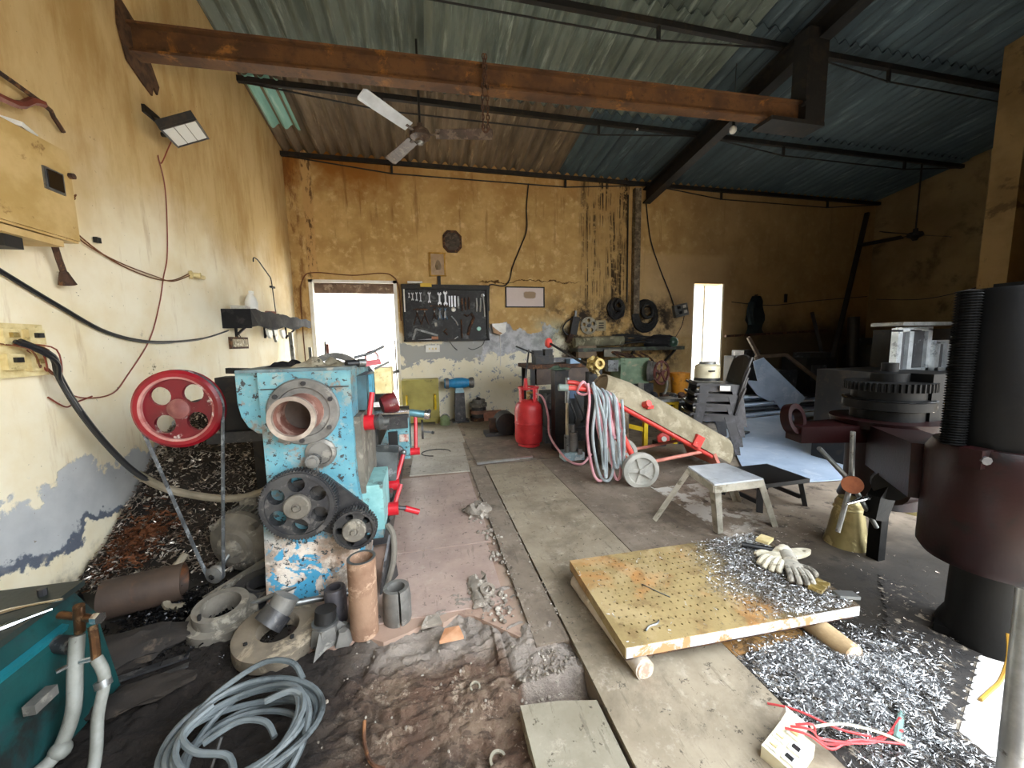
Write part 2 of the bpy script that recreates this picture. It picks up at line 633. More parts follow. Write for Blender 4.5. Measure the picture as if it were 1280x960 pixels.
def patch_z(x, y):
    n = mnoise.fractal(Vector((x * 6, y * 6, 0)), 1.0, 2.0, 6)
    wob = 1.6 * mnoise.noise(Vector((x * 4, y * 4, 5)))
    rip = (abs(mnoise.noise(Vector((x * 11 + wob, y * 24 + wob, 2)))) - .25) * .030
    fin = (abs(mnoise.noise(Vector((x * 34, y * 46, 7)))) - .2) * .012
    z = -.030 + .026 * n + rip + fin
    edge = 1.42 if x < .24 else 1.22
    if x < .27:
        z += .04 * max(0, min(1, (y - edge) / .25)) * (.6 + .6 * mnoise.noise(Vector((x * 5, y * 5, 9))))
    else:
        k = min(1, (x - .27) / .03)
        if y < 1.10:
            z = z * (1 - k) + k * -.075
        elif y < 1.22:
            z -= k * .055 * min(1, (1.22 - y) / .03)
        else:
            z += .025 * k
    z -= .05 * math.exp(-((x + .05) ** 2 / .05 + (y - .93) ** 2 / .02))
    return z


def grid_sheet(x0, x1, y0, y1, st, zf):
    b = MB()
    nx, ny = int((x1 - x0) / st) + 1, int((y1 - y0) / st) + 1
    V = [[b.bm.verts.new((x0 + i * st, y0 + j * st, zf(x0 + i * st, y0 + j * st))) for i in range(nx)] for j in range(ny)]
    for j in range(ny - 1):
        for i in range(nx - 1):
            b.bm.faces.new((V[j][i], V[j][i + 1], V[j + 1][i + 1], V[j + 1][i]))
    return b


def dirt_mat():
    g = G('loose_brown_earth')
    x, y, z = g.xyz
    col = g.mix(g.step(g.noise(9, 8, .7), .38, .64), hx('61493a'), hx('84705e'))
    w = g.step(g.noise(22, 6, .75), .56, .64)
    col = g.mix(g.mul(w, .7), col, hx('b8a692'))
    cr = g.step(g.noise(18, 7, .75, stretch=(1, 2, 1)), .40, .47)
    col = g.mix(g.mul(g.math('SUBTRACT', 1.0, cr), .65), col, hx('3d2f25'))
    dk = g.step(g.noise(3.2, 5, .6), .52, .62)
    col = g.mix(g.mul(dk, .5), col, hx('3a2a1e'))
    ash = g.mul(g.step(g.math('ADD', y, g.mul(g.step(x, .25, .32), .25)), 1.36, 1.5), g.step(x, -.45, -.2))
    col = g.mix(g.mul(ash, .6), col, hx('aba39a'))
    soil_shade = g.math('MAXIMUM', g.math('SUBTRACT', 1.0, g.step(x, -.45, -.12)), g.mul(g.math('SUBTRACT', 1.0, g.step(y, 1.0, 1.15)), g.math('SUBTRACT', 1.0, g.step(x, .0, .16))))  # oily soil, painted darker still as shade towards the near left
    col = g.mix(g.mul(soil_shade, .93), col, hx('120d0a'))
    g.bump(g.math('ADD', g.noise(24, 8, .75), g.mul(g.noise(70, 5, .7), .6)), 1.0, .022)
    return g.done(col, .95)


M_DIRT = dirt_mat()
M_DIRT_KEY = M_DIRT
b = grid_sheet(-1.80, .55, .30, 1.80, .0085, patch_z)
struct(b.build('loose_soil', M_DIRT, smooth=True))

# steel plates let into the floor, each one a part of it
def plate_mat(name, c1, c2, dark, rough, spec=.4, amt=.55):
    g = G(name)
    col = g.mix(g.step(g.noise(3.0, 8, .68), .34, .66), hx(c1), hx(c2))
    col = g.mix(g.mul(g.step(g.noise(2.1, 9, .72, dist=.4), .48, .64), amt), col, hx(dark))
    sp = g.step(g.noise(26, 6, .75), .60, .64)
    col = g.mix(g.mul(sp, .8), col, hx('3a332b'))
    du = g.step(g.noise(11, 8, .75), .55, .68)
    col = g.mix(g.mul(du, .35), col, hx('c2b8a8'))
    sc = g.step(g.noise(9, 5, .7, stretch=(3.5, .5, 1)), .60, .64)
    col = g.mix(g.mul(sc, .35), col, hx('4a4238'))
    g.bump(g.noise(40, 6, .7), .3, .006)
    r = g.math('ADD', rough - .1, g.mul(g.noise(5, 6), .25))
    return g.done(col, r, 0.0, spec)


M_PL_RED = plate_mat('worn_red_oxide_plate', 'b19c90', '9c877e', '86736a', .32, .6, .4)
M_PL_GRN = plate_mat('dusty_steel_plate', '958a77', '7f7462', '564d41', .62)
M_PL_DRK = plate_mat('oil_dark_steel_plate', '84786a', '6c6155', '453b32', .6)
M_PL_PALE = plate_mat('pale_dusty_plate', 'aca598', '999184', '7a7265', .5, .5, .4)
M_SLAB = plate_mat('grey_cement_slab', '918b7b', '7f7868', '69614f', .9, .2)


def plate(x0, x1, y0, y1, m, z0=0.0, t=.01, rz=0.0, name='steel_plate'):
    bb = MB().box(((x0 + x1) / 2, (y0 + y1) / 2, z0 + t / 2), (x1 - x0, y1 - y0, t), (0, 0, rz))
    return bb.build(name, m, fl, bevel=.003, seg=1)


plate(-.28, .33, 1.66, 2.22, M_PL_RED, .0, .006)
plate(-.28, .36, 2.23, 3.52, M_PL_RED, .0, .006)
plate(-.17, .40, 3.56, 4.62, M_PL_PALE, .003, .012, -.03)
plate(-.30, .45, 4.66, 6.0, M_PL_PALE, .0, .008)
plate(.395, .535, 1.36, 3.66, M_PL_DRK, .004, .012)
plate(.545, 1.125, .62, 3.66, M_PL_GRN, .006, .014)
plate(1.135, 1.80, 1.85, 3.66, M_PL_DRK, .004, .012)
plate(.47, 1.10, 3.72, 4.75, M_PL_DRK, .004, .02, .02)
plate(1.12, 1.95, 3.72, 4.6, M_PL_DRK, .002, .008, -.02)
plate(.50, 1.4, 4.80, 5.95, M_PL_GRN, .0, .008)
plate(1.84, 2.9, 2.72, 3.66, M_PL_DRK, .0, .006)
M_RUSTPL = worn('rust_stained_board', 'a8824f', '8c6536', '5a4326', 6, rough=.8)
plate(1.13, 1.50, 1.13, 1.28, M_RUSTPL, .004, .012, .05)
bb = MB().prism([(.262, .55, -.05), (.532, .55, -.05), (.530, 1.085, -.05), (.40, 1.115, -.05), (.268, 1.13, -.05)], (0, 0, .062))
bb.build('cement_slab', M_SLAB, fl, bevel=.006, seg=1)
bb = MB().tube([(.08 + .16 * math.cos(a), 4.25 + .13 * math.sin(a), .018) for a in [i * .3 for i in range(16)]], .006, 5)
bb.build('ring_weld', M_STEELDK, fl)
bb = MB().bar((.47, 3.70, .03), (1.07, 3.75, .03), .03, .02)
bb.build('edge_strip', worn('bright_steel_edge', 'c9c9c6', 'a9a8a4', None, 9, rough=.35, metal=.9), fl)

# broken concrete and grit on the plates
M_RUB = worn('broken_concrete', '8f867a', '766d62', 'b0a89c', 14, rough=.95, bump=.6)
b = MB()
rnd = random.Random(3)
for cx, cy, n, s in ((.35, 2.62, 26, .11), (.37, 2.3, 30, .09), (.28, 1.62, 40, .09), (.22, 1.75, 25, .07), (.36, 2.05, 14, .06), (.44, 1.30, 60, .10), (.36, 1.24, 50, .10)):
    for i in range(n):
        a, q = rnd.uniform(0, 6.28), rnd.random() ** .7 * s
        r = rnd.uniform(.004, .015) * (1.3 if i < 4 else 1) * (.55 if cy < 1.35 else 1)
        if cy < 1.35:
            b.ball((cx + q * math.cos(a), cy + q * math.sin(a) * .7, patch_z(cx + q * math.cos(a), cy + q * math.sin(a) * .7) + r * .3), (r, r * 1.2, r * .7), 1, .5, 2, i)
            continue
        b.ball((cx + q * math.cos(a), cy + q * math.sin(a) * 1.4, .006 + r * .3), (r, r * rnd.uniform(.7, 1.2), r * .7), 1, .5, 2, i + cx)
for i in range(150):
    y = rnd.uniform(1.4, 3.0)
    x = .40 + rnd.gauss(0, .012) if i % 2 else .54 + rnd.gauss(0, .012)
    r = rnd.uniform(.003, .007)
    b.ball((x, y, .014 + r * .4), r, 1, .4, 2, i)
for i in range(110):
    x, y = rnd.uniform(-.4, .35), rnd.uniform(.75, 1.6)
    r = rnd.uniform(.002, .007)
    b.ball((x, y, patch_z(x, y) + r * .3), (r, r * 1.2, r * .7), 1, .5, 2, i)
tag(b.build('concrete_rubble', M_RUB), 'crumbs of broken concrete strewn over the floor plates and bare soil', 'rubble', kind='stuff')
M_TERRA = worn('terracotta_shard', 'b07a54', 'c79a78', None, 12, rough=.9)
for i, (x, y, s, lab, m) in enumerate(((.06, 1.50, .05, 'triangular terracotta shard on the broken slab edge', M_TERRA), (-.02, 1.60, .045, 'grey curved concrete chip standing on the slab edge', M_RUB), (.20, 1.66, .028, 'small cream concrete chip beside the drain ring', M_RUB), (.36, 2.58, .035, 'white mortar chip at the foot of the rubble mound', M_RUB))):
    b = MB().prism([(x - s, y - s * .5, .005), (x + s, y - s * .6, .012), (x + s * .7, y + s * .5, .02), (x - s * .5, y + s * .7, .01)], (0, 0, .014))
    tag(b.build('shard', m, bevel=.003, seg=1), lab, 'shard')
b = MB().ball((.33, 2.66, -.01), (.10, .12, .075), 3, .55, 3, 4.2)
tag(b.build('mortar_mound', M_RUB, smooth=True), 'lump of hardened grey mortar stuck on the plate nearest the lathe', 'mortar lump')
b = MB().ball((.22, 1.78, -.03), (.085, .13, .06), 3, .5, 3, 8.2)
b.revolve([(.022, 0), (.038, 0), (.038, .012), (.022, .012)], (.255, 1.74, .022), (0.1, -.25, 1), 20, closed=True)
tag(b.build('mortar_mound', M_RUB, smooth=True), 'lump of mortar with a ring set in it at the end of the red plate', 'mortar lump')
for x, y, r, lab in ((.17, 1.03, .028, 'rusty ring half buried in the soil beside the cement slab'), (.13, 1.27, .02, 'pale washer lying in the soil below the broken slab edge')):
    b = MB().revolve([(r * .7, 0), (r, 0), (r, .008), (r * .7, .008)], (x, y, patch_z(x, y)), (.1, -.2, 1), 20, closed=True)
    tag(b.build('washer', M_SLAB, smooth=True), lab, 'washer')
b = MB().tube([(-.25, 1.23, patch_z(-.25, 1.23) + .02), (-.245, 1.18, patch_z(-.245, 1.18) + .02), (-.225, 1.12, patch_z(-.225, 1.12) + .01), (-.20, 1.08, patch_z(-.2, 1.08) + .008), (-.17, 1.07, patch_z(-.17, 1.07) + .008)], .006, 6, smooth=4)
tag(b.build('bent_rod', worn('brown_rust', '5b3a24', '42291a', '7a5130', 20, rough=.85), smooth=True), 'bent rusty rod end sticking out of the bare soil', 'rod')

# ---------------------------------------------------------------- roof
ceil_root = bpy.data.objects.new('ceiling', None)
COL.objects.link(ceil_root)
ceil_root['kind'] = 'structure'


def roof_mat(name, c1, c2, c3):
    g = G(name)
    info = g.N.new('ShaderNodeObjectInfo')
    col = g.mix(g.step(g.noise(3, 6, .65, stretch=(2.5, .35, 1)), .36, .66), hx(c1), hx(c2))
    st = g.step(g.noise(9, 6, .7, stretch=(1.5, .12, 1)), .55, .68)
    col = g.mix(g.mul(st, .7), col, hx(c3))
    hs = g.N.new('ShaderNodeHueSaturation')
    g.L.new(col, hs.inputs['Color'])
    g.L.new(g.math('ADD', .8, g.mul(info.outputs['Random'], .4)), hs.inputs['Value'])
    return g.done(hs.outputs[0], .75)


RM = {'teal': roof_mat('shade_dark_teal_sheet', '4a5b60', '364348', '6a7a80'),  # right-hand teal sheets coloured darker to stand in for roof shade
      'brown': roof_mat('browned_cement_sheet', '857560', '5d503e', 'b3a288'),
      'grey': roof_mat('grey_green_cement_sheet', '6d766c', '4a544c', '96a096')}
PITCH, AMP = .152, .030
sheet_w = PITCH * 7
courses = [(6.48, 4.80), (4.98, 3.50), (3.70, 2.20), (2.40, .90)]
sheet_mesh = {}
for ci, (yf, yn) in enumerate(courses):
    bb = MB()
    n = 7 * 8 + 4
    rows = []
    for y, dz in ((yf, .018), (yn, -.018)):
        rows.append([(i * PITCH / 8, y, ROOF(y) + dz + AMP * math.cos(2 * math.pi * i / 8)) for i in range(n + 1)])
    V = [[bb.bm.verts.new(p) for p in r] for r in rows]
    W = [[bb.bm.verts.new((p[0], p[1], p[2] + .007)) for p in r] for r in rows]
    for i in range(n):
        bb.bm.faces.new((V[0][i], V[0][i + 1], V[1][i + 1], V[1][i]))
        bb.bm.faces.new((W[0][i], W[1][i], W[1][i + 1], W[0][i + 1]))
        bb.bm.faces.new((V[1][i], V[1][i + 1], W[1][i + 1], W[1][i]))
        bb.bm.faces.new((V[0][i], W[0][i], W[0][i + 1], V[0][i + 1]))
    for k in range(11):
        key = 'grey'
        if ci == 0:
            key = 'teal' if k == 0 else ('brown' if k < 4 else 'teal')
            if k == 0:
                key = 'brown'
        elif ci == 1:
            key = 'teal' if k >= 5 else 'grey'
        elif k >= 5:
            key = 'teal'
        first = (ci, key)
        if first not in sheet_mesh:
            if not any(q[0] == ci for q in sheet_mesh):
                o = bb.build('roof_sheet', RM[key], None, smooth=True)
            else:
                src = next(sheet_mesh[q] for q in sheet_mesh if q[0] == ci)
                me = src.copy()
                me.materials.clear()
                me.materials.append(RM[key])
                o = bpy.data.objects.new('roof_sheet', me)
                COL.objects.link(o)
            sheet_mesh[first] = o.data
        else:
            o = bpy.data.objects.new('roof_sheet', sheet_mesh[first])
            COL.objects.link(o)
        o.location = (-2.0 + k * sheet_w, 0, (k % 2) * .004)
        o.parent = ceil_root
# a short teal sheet patched into the corner over the left wall
bb = MB()
n = 20
rows = [[(-1.80 + i * PITCH / 8, y, ROOF(y) - .034 + AMP * math.cos(2 * math.pi * i / 8 + .5)) for i in range(n + 1)] for y in (5.62, 4.86)]
V = [[bb.bm.verts.new(p) for p in r] for r in rows]
W = [[bb.bm.verts.new((p[0], p[1], p[2] + .006)) for p in r] for r in rows]
for i in range(n):
    bb.bm.faces.new((V[0][i], V[0][i + 1], V[1][i + 1], V[1][i]))
    bb.bm.faces.new((W[0][i], W[1][i], W[1][i + 1], W[0][i + 1]))
    bb.bm.faces.new((V[0][i], W[0][i], W[0][i + 1], V[0][i + 1]))
    bb.bm.faces.new((V[1][i], V[1][i + 1], W[1][i + 1], W[1][i]))
bb.build('roof_sheet', roof_mat('bright_teal_patch_sheet', '8fc0b4', '76a598', 'b5d2c8'), ceil_root, smooth=True)
struct(MB().prism([(-2.05, -.95, 4.88), (2.75, .95, 4.88), (2.75, 1.1, 4.88), (-2.05, 1.1, 4.88)], (0, 0, .1)).build('trim_2', M_STEELDK))
# flashing beam that keeps daylight out along the eaves
struct(MB().box((3.6, 6.34, 4.0), (11, .2, .16)).build('trim_1', M_STEELDK))

XR = 3.92
for y, z_off in ((6.10, -.075), (4.90, -.075), (3.60, -.075), (2.28, -.075)):
    pr = bpy.data.objects.new('roof_purlin', None)
    COL.objects.link(pr)
    pr['kind'] = 'structure'
    zz = ROOF(y) + z_off
    MB().box((3.62, y, zz), (10.95, .05, .055)).build('top_chord', M_STEELDK, pr)
    for xa, xb in ((-1.82, XR - .1), (XR + .1, 9.08)):
        L = xb - xa
        pts = [(xa, y, zz - .02), (xa + L * .26, y, zz - .15), (xa + L * .74, y, zz - .15), (xb, y, zz - .02)]
        MB().tube(pts, .009, 6).build('tie_rod', M_STEELDK, pr)
        for q in (.26, .74):
            MB().box((xa + L * q, y, zz - .085), (.03, .03, .14)).build('strut', M_STEELDK, pr)
# the dark rafter
rf = bpy.data.objects.new('roof_rafter', None)
COL.objects.link(rf)
rf['kind'] = 'structure'
ya, yb = 6.15, 1.7
for dz, w, h in ((-.14, .14, .016), (-.25, .012, .22), (-.36, .14, .016)):
    MB().bar((XR - .06, ya, ROOF(ya) + dz), (XR - .06, yb, ROOF(yb) + dz), w, h).build('rafter_flange' if w > .1 else 'rafter_web', M_STEELDK, rf)

# ================================================================ things fixed to walls and roof
M_RUSTDK = worn('dark_rust', '4a3020', '2f2018', '6d4a2c', 16, rough=.85, bump=.4)
M_GALV = worn('dull_bare_metal', '8d8f8e', '6f7170', '4c4a46', 12, thr=.6, rough=.42, metal=.8)
M_CHROME = plain('bright_steel', 'd4d6d8', .22, 1.0)
M_RUBBER = worn('black_rubber', '1a1a1b', '111112', '2c2b2a', 10, rough=.7)
M_BLACKP = plain('black_plastic', '18191b', .42)
M_WHITEP = worn('white_plastic', 'e9e8e2', 'd8d6cc', None, 8, rough=.45)
M_CREAMP = worn('yellowed_cream_plastic', 'e3d3a0', 'cdb880', 'a08c58', 18, thr=.62, rough=.55)
M_WIRERED = plain('red_wire', '7d3826', .5)
M_WIREBRN = plain('brown_twisted_wire', '6b3f20', .6)
M_CABLE = plain('black_cable', '15161a', .5)
M_PAPER = worn('stained_white_paper', 'd9cdc6', 'cdbfb8', None, 6, rough=.8)
M_BRASS = worn('old_brass', 'a89052', '7d6a38', 'cdbd92', 26, rough=.5, metal=.5, bump=.5)
LX = -1.82

# crane beam across the room
t = thing('crane_beam', 'long rust-brown steel beam spanning from the left wall under the roof', 'beam', (-1.9, 3.25, 3.2))
p0, p1 = Vector((-2.0, 3.25, 3.28)), Vector((3.72, 3.25, 3.43))
MB().bar(p0, p1, .02, .17).build('beam_web', M_RUSTBEAM, t)
off = Vector((0, 0, .085))
MB().bar(p0 + off, p1 + off, .11, .016).build('beam_flange', M_RUSTBEAM, t, bevel=.003)
MB().bar(p0 - off, p1 - off, .11, .016).build('beam_flange', M_RUSTBEAM, t, bevel=.003)
t = thing('beam_bracket', 'black hanging bracket holding the end of the rusty beam below the rafter', 'bracket', (3.8, 3.25, 3.3))
MB().box((3.80, 3.25, 3.74), (.24, .16, .86)).build('hanger', M_STEELDK, t, bevel=.008)
MB().box((3.58, 3.25, 3.30), (.62, .22, .035)).build('shoe_plate', M_STEELDK, t)
MB().box((3.68, 3.16, 3.42), (.03, .02, .18)).build('stiffener', M_STEELDK, t)
MB().cyl((3.64, 3.13, 3.46), (3.64, 3.17, 3.46), .018, n=6).build('bolt', M_STEELDK, t)

# chain hanging round the beam
t = thing('lifting_chain', 'rusty chain looped over the brown beam and hanging below it', 'chain', (.55, 3.25, 3.0))
for sx in (-.02, .02):
    for i in range(15):
        z = 3.47 - i * .036
        y = 3.18 if i < 8 else 3.2
        k = MB()
        loop = [Vector((math.cos(a) * .011, 0, math.sin(a) * .022)) for a in [j * math.pi / 4 for j in range(8)]]
        R = Matrix.Rotation(math.pi / 2 * (i % 2), 3, 'Z')
        k.tube([R @ q + Vector((.555 + sx * (1 if i > 5 else .4), y, z)) for q in loop], .005, 5, closed=True)
        k.build('link', M_RUSTDK, t)
MB().tube([(.535, 3.2, 2.99), (.53, 3.2, 2.95), (.55, 3.2, 2.925), (.572, 3.2, 2.94), (.568, 3.2, 2.97)], .008, 6, smooth=4).build('hook', M_RUSTDK, t, smooth=True)

# ceiling fan; one blade coloured as brightly lit, two as shaded
M_FANBROWN = worn('dusty_brown_fan_paint', '54443a', '3f3128', '6d5d4e', 9, rough=.5)
M_FANLIT = worn('lit_fan_blade', 'd5dbe2', 'b7bcc2', None, 4, rough=.35)


def fan(loc, top, angs, label, mats, r, rb):
    t = thing('ceiling_fan', label, 'fan', loc)
    c = Vector(loc)
    MB().cyl(c + UZ * .09, (c.x, c.y, top), .012, n=8).build('downrod', M_STEELDK, t)
    MB().revolve([(0, .10), (.03, .10), (.035, .05), (.03, .045), (.09, .035), (.105, .0), (.10, -.03), (.05, -.055), (.045, -.07), (.02, -.085), (0, -.088)], c, UZ, 28).build('motor', mats[0], t, smooth=True)
    MB().revolve([(0, -.10), (.03, -.095), (.042, -.07), (.04, -.055), (0, -.05)], c, UZ, 20).build('hub_cap', mats[1], t, smooth=True)
    for i, (a, m) in enumerate(zip(angs, mats[2:])):
        d = Vector((math.cos(a), math.sin(a), 0))
        s = Vector((-math.sin(a), math.cos(a), 0))
        q = MB()
        tilt = UZ * (-.022 if i == 1 else .02)
        w0, w1 = .05, .062
        q.prism([c + d * .16 + s * w0 + tilt, c + d * rb + s * w1 + tilt, c + d * (rb + .02) + s * w1 * .6 + tilt, c + d * (rb + .02) - s * w1 * .6 - tilt, c + d * rb - s * w1 - tilt, c + d * .16 - s * w0 - tilt], (0, 0, .006))
        bl = q.build('blade', m, t)
        MB().bar(c + d * .09, c + d * .2, .035, .008).build('blade_iron', mats[0], t)


fan((.05, 4.2, 3.36), ROOF(4.2) - .03, (math.radians(229), math.radians(-11), math.radians(118)), 'brown ceiling fan with one blade coloured as lit hanging below the rusty beam', (M_FANBROWN, M_GALV, M_FANLIT, M_FANBROWN, M_FANBROWN), .1, .72)
fan((8.15, 4.9, 2.92), ROOF(4.9) - .08, (math.radians(0), math.radians(182), math.radians(100)), 'black ceiling fan on a long rod in the dark right corner', (M_STEELDK,) * 5, .1, .75)

# bare bulb
t = thing('hanging_bulb', 'round white bulb hanging on a thin cord beside the rafter', 'bulb', (3.53, 3.9, 3.6))
MB().ball((3.53, 3.9, 3.60), (.04, .04, .045), 2).build('globe', M_WHITEP, t, smooth=True)
MB().cyl((3.53, 3.9, 3.635), (3.53, 3.9, 3.70), .018).build('holder', M_BLACKP, t)
MB().tube([(3.53, 3.9, 3.70), (3.535, 3.9, ROOF(3.9) - .02)], .004, 5).build('cord', M_CABLE, t)
MB().ball((2.9, 4.75, 3.66), .018, 1).build('lamp_globe', M_WHITEP, None)
o = bpy.data.objects['lamp_globe']
o.name = 'pilot_bulb'
tag(o, 'tiny white bulb clipped to the purlin behind the brown beam', 'bulb')
o.location = (0, .12, .38)

# flood light on the left wall
t = thing('flood_light', 'black framed flood light with three white panels high on the left wall', 'lamp', (LX, 3.75, 2.85))
A, B, Cc, Dd = Vector((-1.62, 3.09, 2.67)), Vector((-1.43, 3.105, 2.755)), Vector((-1.53, 3.48, 2.85)), Vector((-1.73, 3.48, 2.74))
# lamp body as a tilted flat box built from its lens corners
cen = (A + B + Cc + Dd) / 4
ex, ey = (B - A).normalized(), (Dd - A).normalized()
en = ex.cross(ey).normalized()
if en.z > 0:
    en = -en
hw, hl = (B - A).length / 2, (Dd - A).length / 2
q = lambda a, bb, n: cen + ex * a * hw + ey * bb * hl + en * n
MB().prism([q(-1.08, -1.08, .0), q(1.08, -1.08, .0), q(1.08, 1.08, .0), q(-1.08, 1.08, .0)], -en * .045).build('housing', M_STEELDK, t, bevel=.01)
for i in range(3):
    a0, a1 = -1 + i * 2 / 3 + .02, -1 + (i + 1) * 2 / 3 - .02
    MB().prism([q(a0, -.95, .004), q(a0, .95, .004), q(a1, .95, .004), q(a1, -.95, .004)], en * .003).build('lens_panel', plain('frosted_lens', 'dfe6ea', .15), t)
fr = MB()
for s in (-1, 1):
    fr.bar(q(s * 1.03, -1.08, .004), q(s * 1.03, 1.08, .004), .012, .016, en)
    fr.bar(q(-1.08, s * 1.03, .004), q(1.08, s * 1.03, .004), .012, .016, en)
fr.build('lens_frame', M_STEELDK, t)
MB().bar(q(-.9, .2, -.03), (LX + .02, 3.37, 2.88), .035, .012).box((LX + .01, 3.36, 2.89), (.02, .16, .05)).build('mounting_bracket', M_STEELDK, t)
MB().revolve([(0, 0), (.016, 0), (.016, .03), (0, .03)], q(-1.1, .2, -.03), (-1, 0, 0), 10).build('bracket_knob', M_STEELDK, t)
tag(MB().tube([(-1.70, 3.36, 2.73), (-1.74, 3.38, 2.68), (LX + .015, 3.40, 2.58), (LX + .012, 3.38, 2.62), (LX + .012, 3.42, 2.4), (LX + .012, 3.36, 1.95), (LX + .012, 3.28, 1.75), (LX + .012, 3.20, 1.55), (LX + .015, 3.05, 1.30), (LX + .012, 2.82, 1.08), (LX + .012, 2.70, .99), (LX + .012, 2.55, .98), (LX + .012, 2.42, 1.02), (LX + .02, 2.33, 1.14), (LX + .04, 2.20, 1.25)], .0038, 5, smooth=6).build('lamp_wire', M_WIRERED, smooth=True), 'thin red wire running down the left wall from the flood light', 'wire')
tag(MB().tube([(LX + .012, 2.55, .99), (LX + .012, 2.44, .97), (LX + .03, 2.36, .96), (LX + .012, 2.30, 1.02)], .004, 5, smooth=6).build('wire_tail', M_WIRERED, smooth=True), 'short red wire tail below the open socket board', 'wire')

# beige switch cabinet
M_CAB = worn('beige_cabinet_paint', 'c9ab74', 'b39458', '8a6a38', 7, thr=.62, rough=.55)
t = thing('switch_cabinet', 'beige steel switch cabinet with a small dark window on the left wall', 'cabinet', (LX, 2.25, 1.78))
MB().box((LX + .07, 2.16, 2.0), (.14, .52, .44)).build('case', M_CAB, t, bevel=.006)
MB().box((LX + .145, 2.17, 2.0), (.012, .49, .42)).build('door', M_CAB, t, bevel=.004)
MB().box((LX + .153, 2.31, 2.04), (.012, .10, .10)).build('window_frame', M_GALV, t)
MB().box((LX + .158, 2.31, 2.04), (.012, .075, .08)).build('meter_window', plain('dark_meter_glass', '1c140e', .15), t)
MB().cyl((LX + .15, 2.405, 2.10), (LX + .17, 2.405, 2.10), .014, n=10).build('lock', M_RUSTDK, t)
MB().box((LX + .07, 2.10, 1.755), (.16, .44, .03)).build('bottom_trim', M_CAB, t)
MB().box((LX + .07, 2.12, 1.715), (.10, .08, .05)).build('cable_gland_box', M_STEELDK, t)
t = thing('cable_lug_pipe', 'short rusty conduit with a flared end hanging under the beige cabinet', 'pipe', (LX + .06, 2.4, 1.6))
MB().tube([(LX + .08, 2.36, 1.78), (LX + .07, 2.39, 1.70), (LX + .06, 2.42, 1.64)], .013, 8).build('conduit', M_RUSTDK, t, smooth=True)
MB().cyl((LX + .06, 2.42, 1.64), (LX + .055, 2.44, 1.58), .016, .034).build('flared_end', M_RUSTDK, t)
t = thing('broken_bracket', 'rusty forked rod sticking from the left wall above the beige cabinet', 'rod', (LX, 2.4, 2.4))
MB().tube([(LX + .02, 2.10, 2.50), (LX + .05, 2.45, 2.45), (LX + .04, 2.52, 2.42), (LX + .03, 2.58, 2.38)], .010, 6, smooth=3).build('long_prong', M_RUSTDK, t)
MB().tube([(LX + .10, 2.05, 2.32), (LX + .06, 2.30, 2.36), (LX + .05, 2.40, 2.43), (LX + .05, 2.46, 2.45)], .017, 6, smooth=3).build('short_prong', worn('red_brown_rod', '7a3d2c', '5c2c20', None, 9), t)
tag(MB().box((LX + .08, 2.25, 2.245), (.10, .12, .02), (0, .2, .3)).build('paper_scrap', M_WHITEP), 'white scrap lying on top of the beige cabinet', 'paper')
# twisted pair to the lamp holder
pa = [(LX + .15, 2.42, 2.0), (LX + .03, 2.50, 1.95), (LX + .015, 2.62, 1.86), (LX + .015, 2.85, 1.77), (LX + .015, 3.15, 1.73), (LX + .015, 3.38, 1.75), (LX + .02, 3.58, 1.83)]
k = MB()
k.tube(pa, .004, 5, smooth=6)
k.tube([(x + .006, y + .02 * math.sin(i * 2.1), z + .018 * math.cos(i * 1.7)) for i, (x, y, z) in enumerate(pa)], .004, 5, smooth=6)
tag(k.build('twisted_wire', M_WIREBRN, smooth=True), 'brown twisted wire pair sagging from the cabinet to the bulb holder', 'wire')
t = thing('bulb_holder', 'empty cream bulb holder screwed to the left wall', 'bulb holder', (LX, 3.64, 1.83))
MB().revolve([(.03, 0), (.035, .02), (.02, .03), (.02, .07), (.025, .075), (.018, .08), (0, .06)], (LX, 3.62, 1.83), (1, .5, 0), 14).build('base', M_CREAMP, t, smooth=True)
MB().cyl((LX + .04, 3.66, 1.825), (LX + .05, 3.73, 1.825), .018).build('socket', M_CREAMP, t)
MB().box((LX + .02, 2.72, 1.87), (.02, .03, .03)).build('wire_clip', M_STEELDK, None)
tag(bpy.data.objects['wire_clip'], 'dark clip on the twisted wire under the beige cabinet', 'clip')

# socket board with its cables
t = thing('socket_board', 'open socket board with pale modules and loose wires low on the left wall', 'socket', (LX, 2.18, 1.15))
MB().box((LX + .02, 2.14, 1.25), (.04, .30, .24)).build('back_box', M_CREAMP, t, bevel=.004)
for y, z in ((2.23, 1.31), (2.12, 1.31), (2.12, 1.20), (2.22, 1.19)):
    s = MB().box((LX + .05, y, z), (.03, .075, .07)).build('socket_module', M_CREAMP, t, bevel=.004)
    MB().box((LX + .07, y, z + .008), (.02, .03, .022)).build('rocker', M_BLACKP if (y + z) * 10 % 2 > 1 else M_BRASS, s)
for i in range(4):
    MB().tube([(LX + .05, 2.08 + .03 * i, 1.28), (LX + .12, 2.12 + .04 * i, 1.25), (LX + .08, 2.2 + .03 * i, 1.17 - .02 * i), (LX + .05, 2.24, 1.2)], .0035, 5, smooth=5).build('loose_wire', M_WIRERED if i % 2 else M_WIREBRN, t)
tag(MB().tube([(LX + .10, 2.10, 1.29), (LX + .13, 2.20, 1.22), (LX + .10, 2.26, 1.12), (-1.70, 2.31, .95), (-1.64, 2.36, .75), (-1.54, 2.38, .58), (-1.40, 2.37, .48), (-1.26, 2.36, .43)], .014, 8, smooth=6).tube([(LX + .10, 2.08, 1.29), (LX + .14, 2.20, 1.20), (LX + .11, 2.25, 1.10), (-1.69, 2.30, .94)], .009, 6, smooth=6).build('machine_cable', M_CABLE, smooth=True), 'thick black cable dropping from the socket board towards the lathe motor', 'cable')
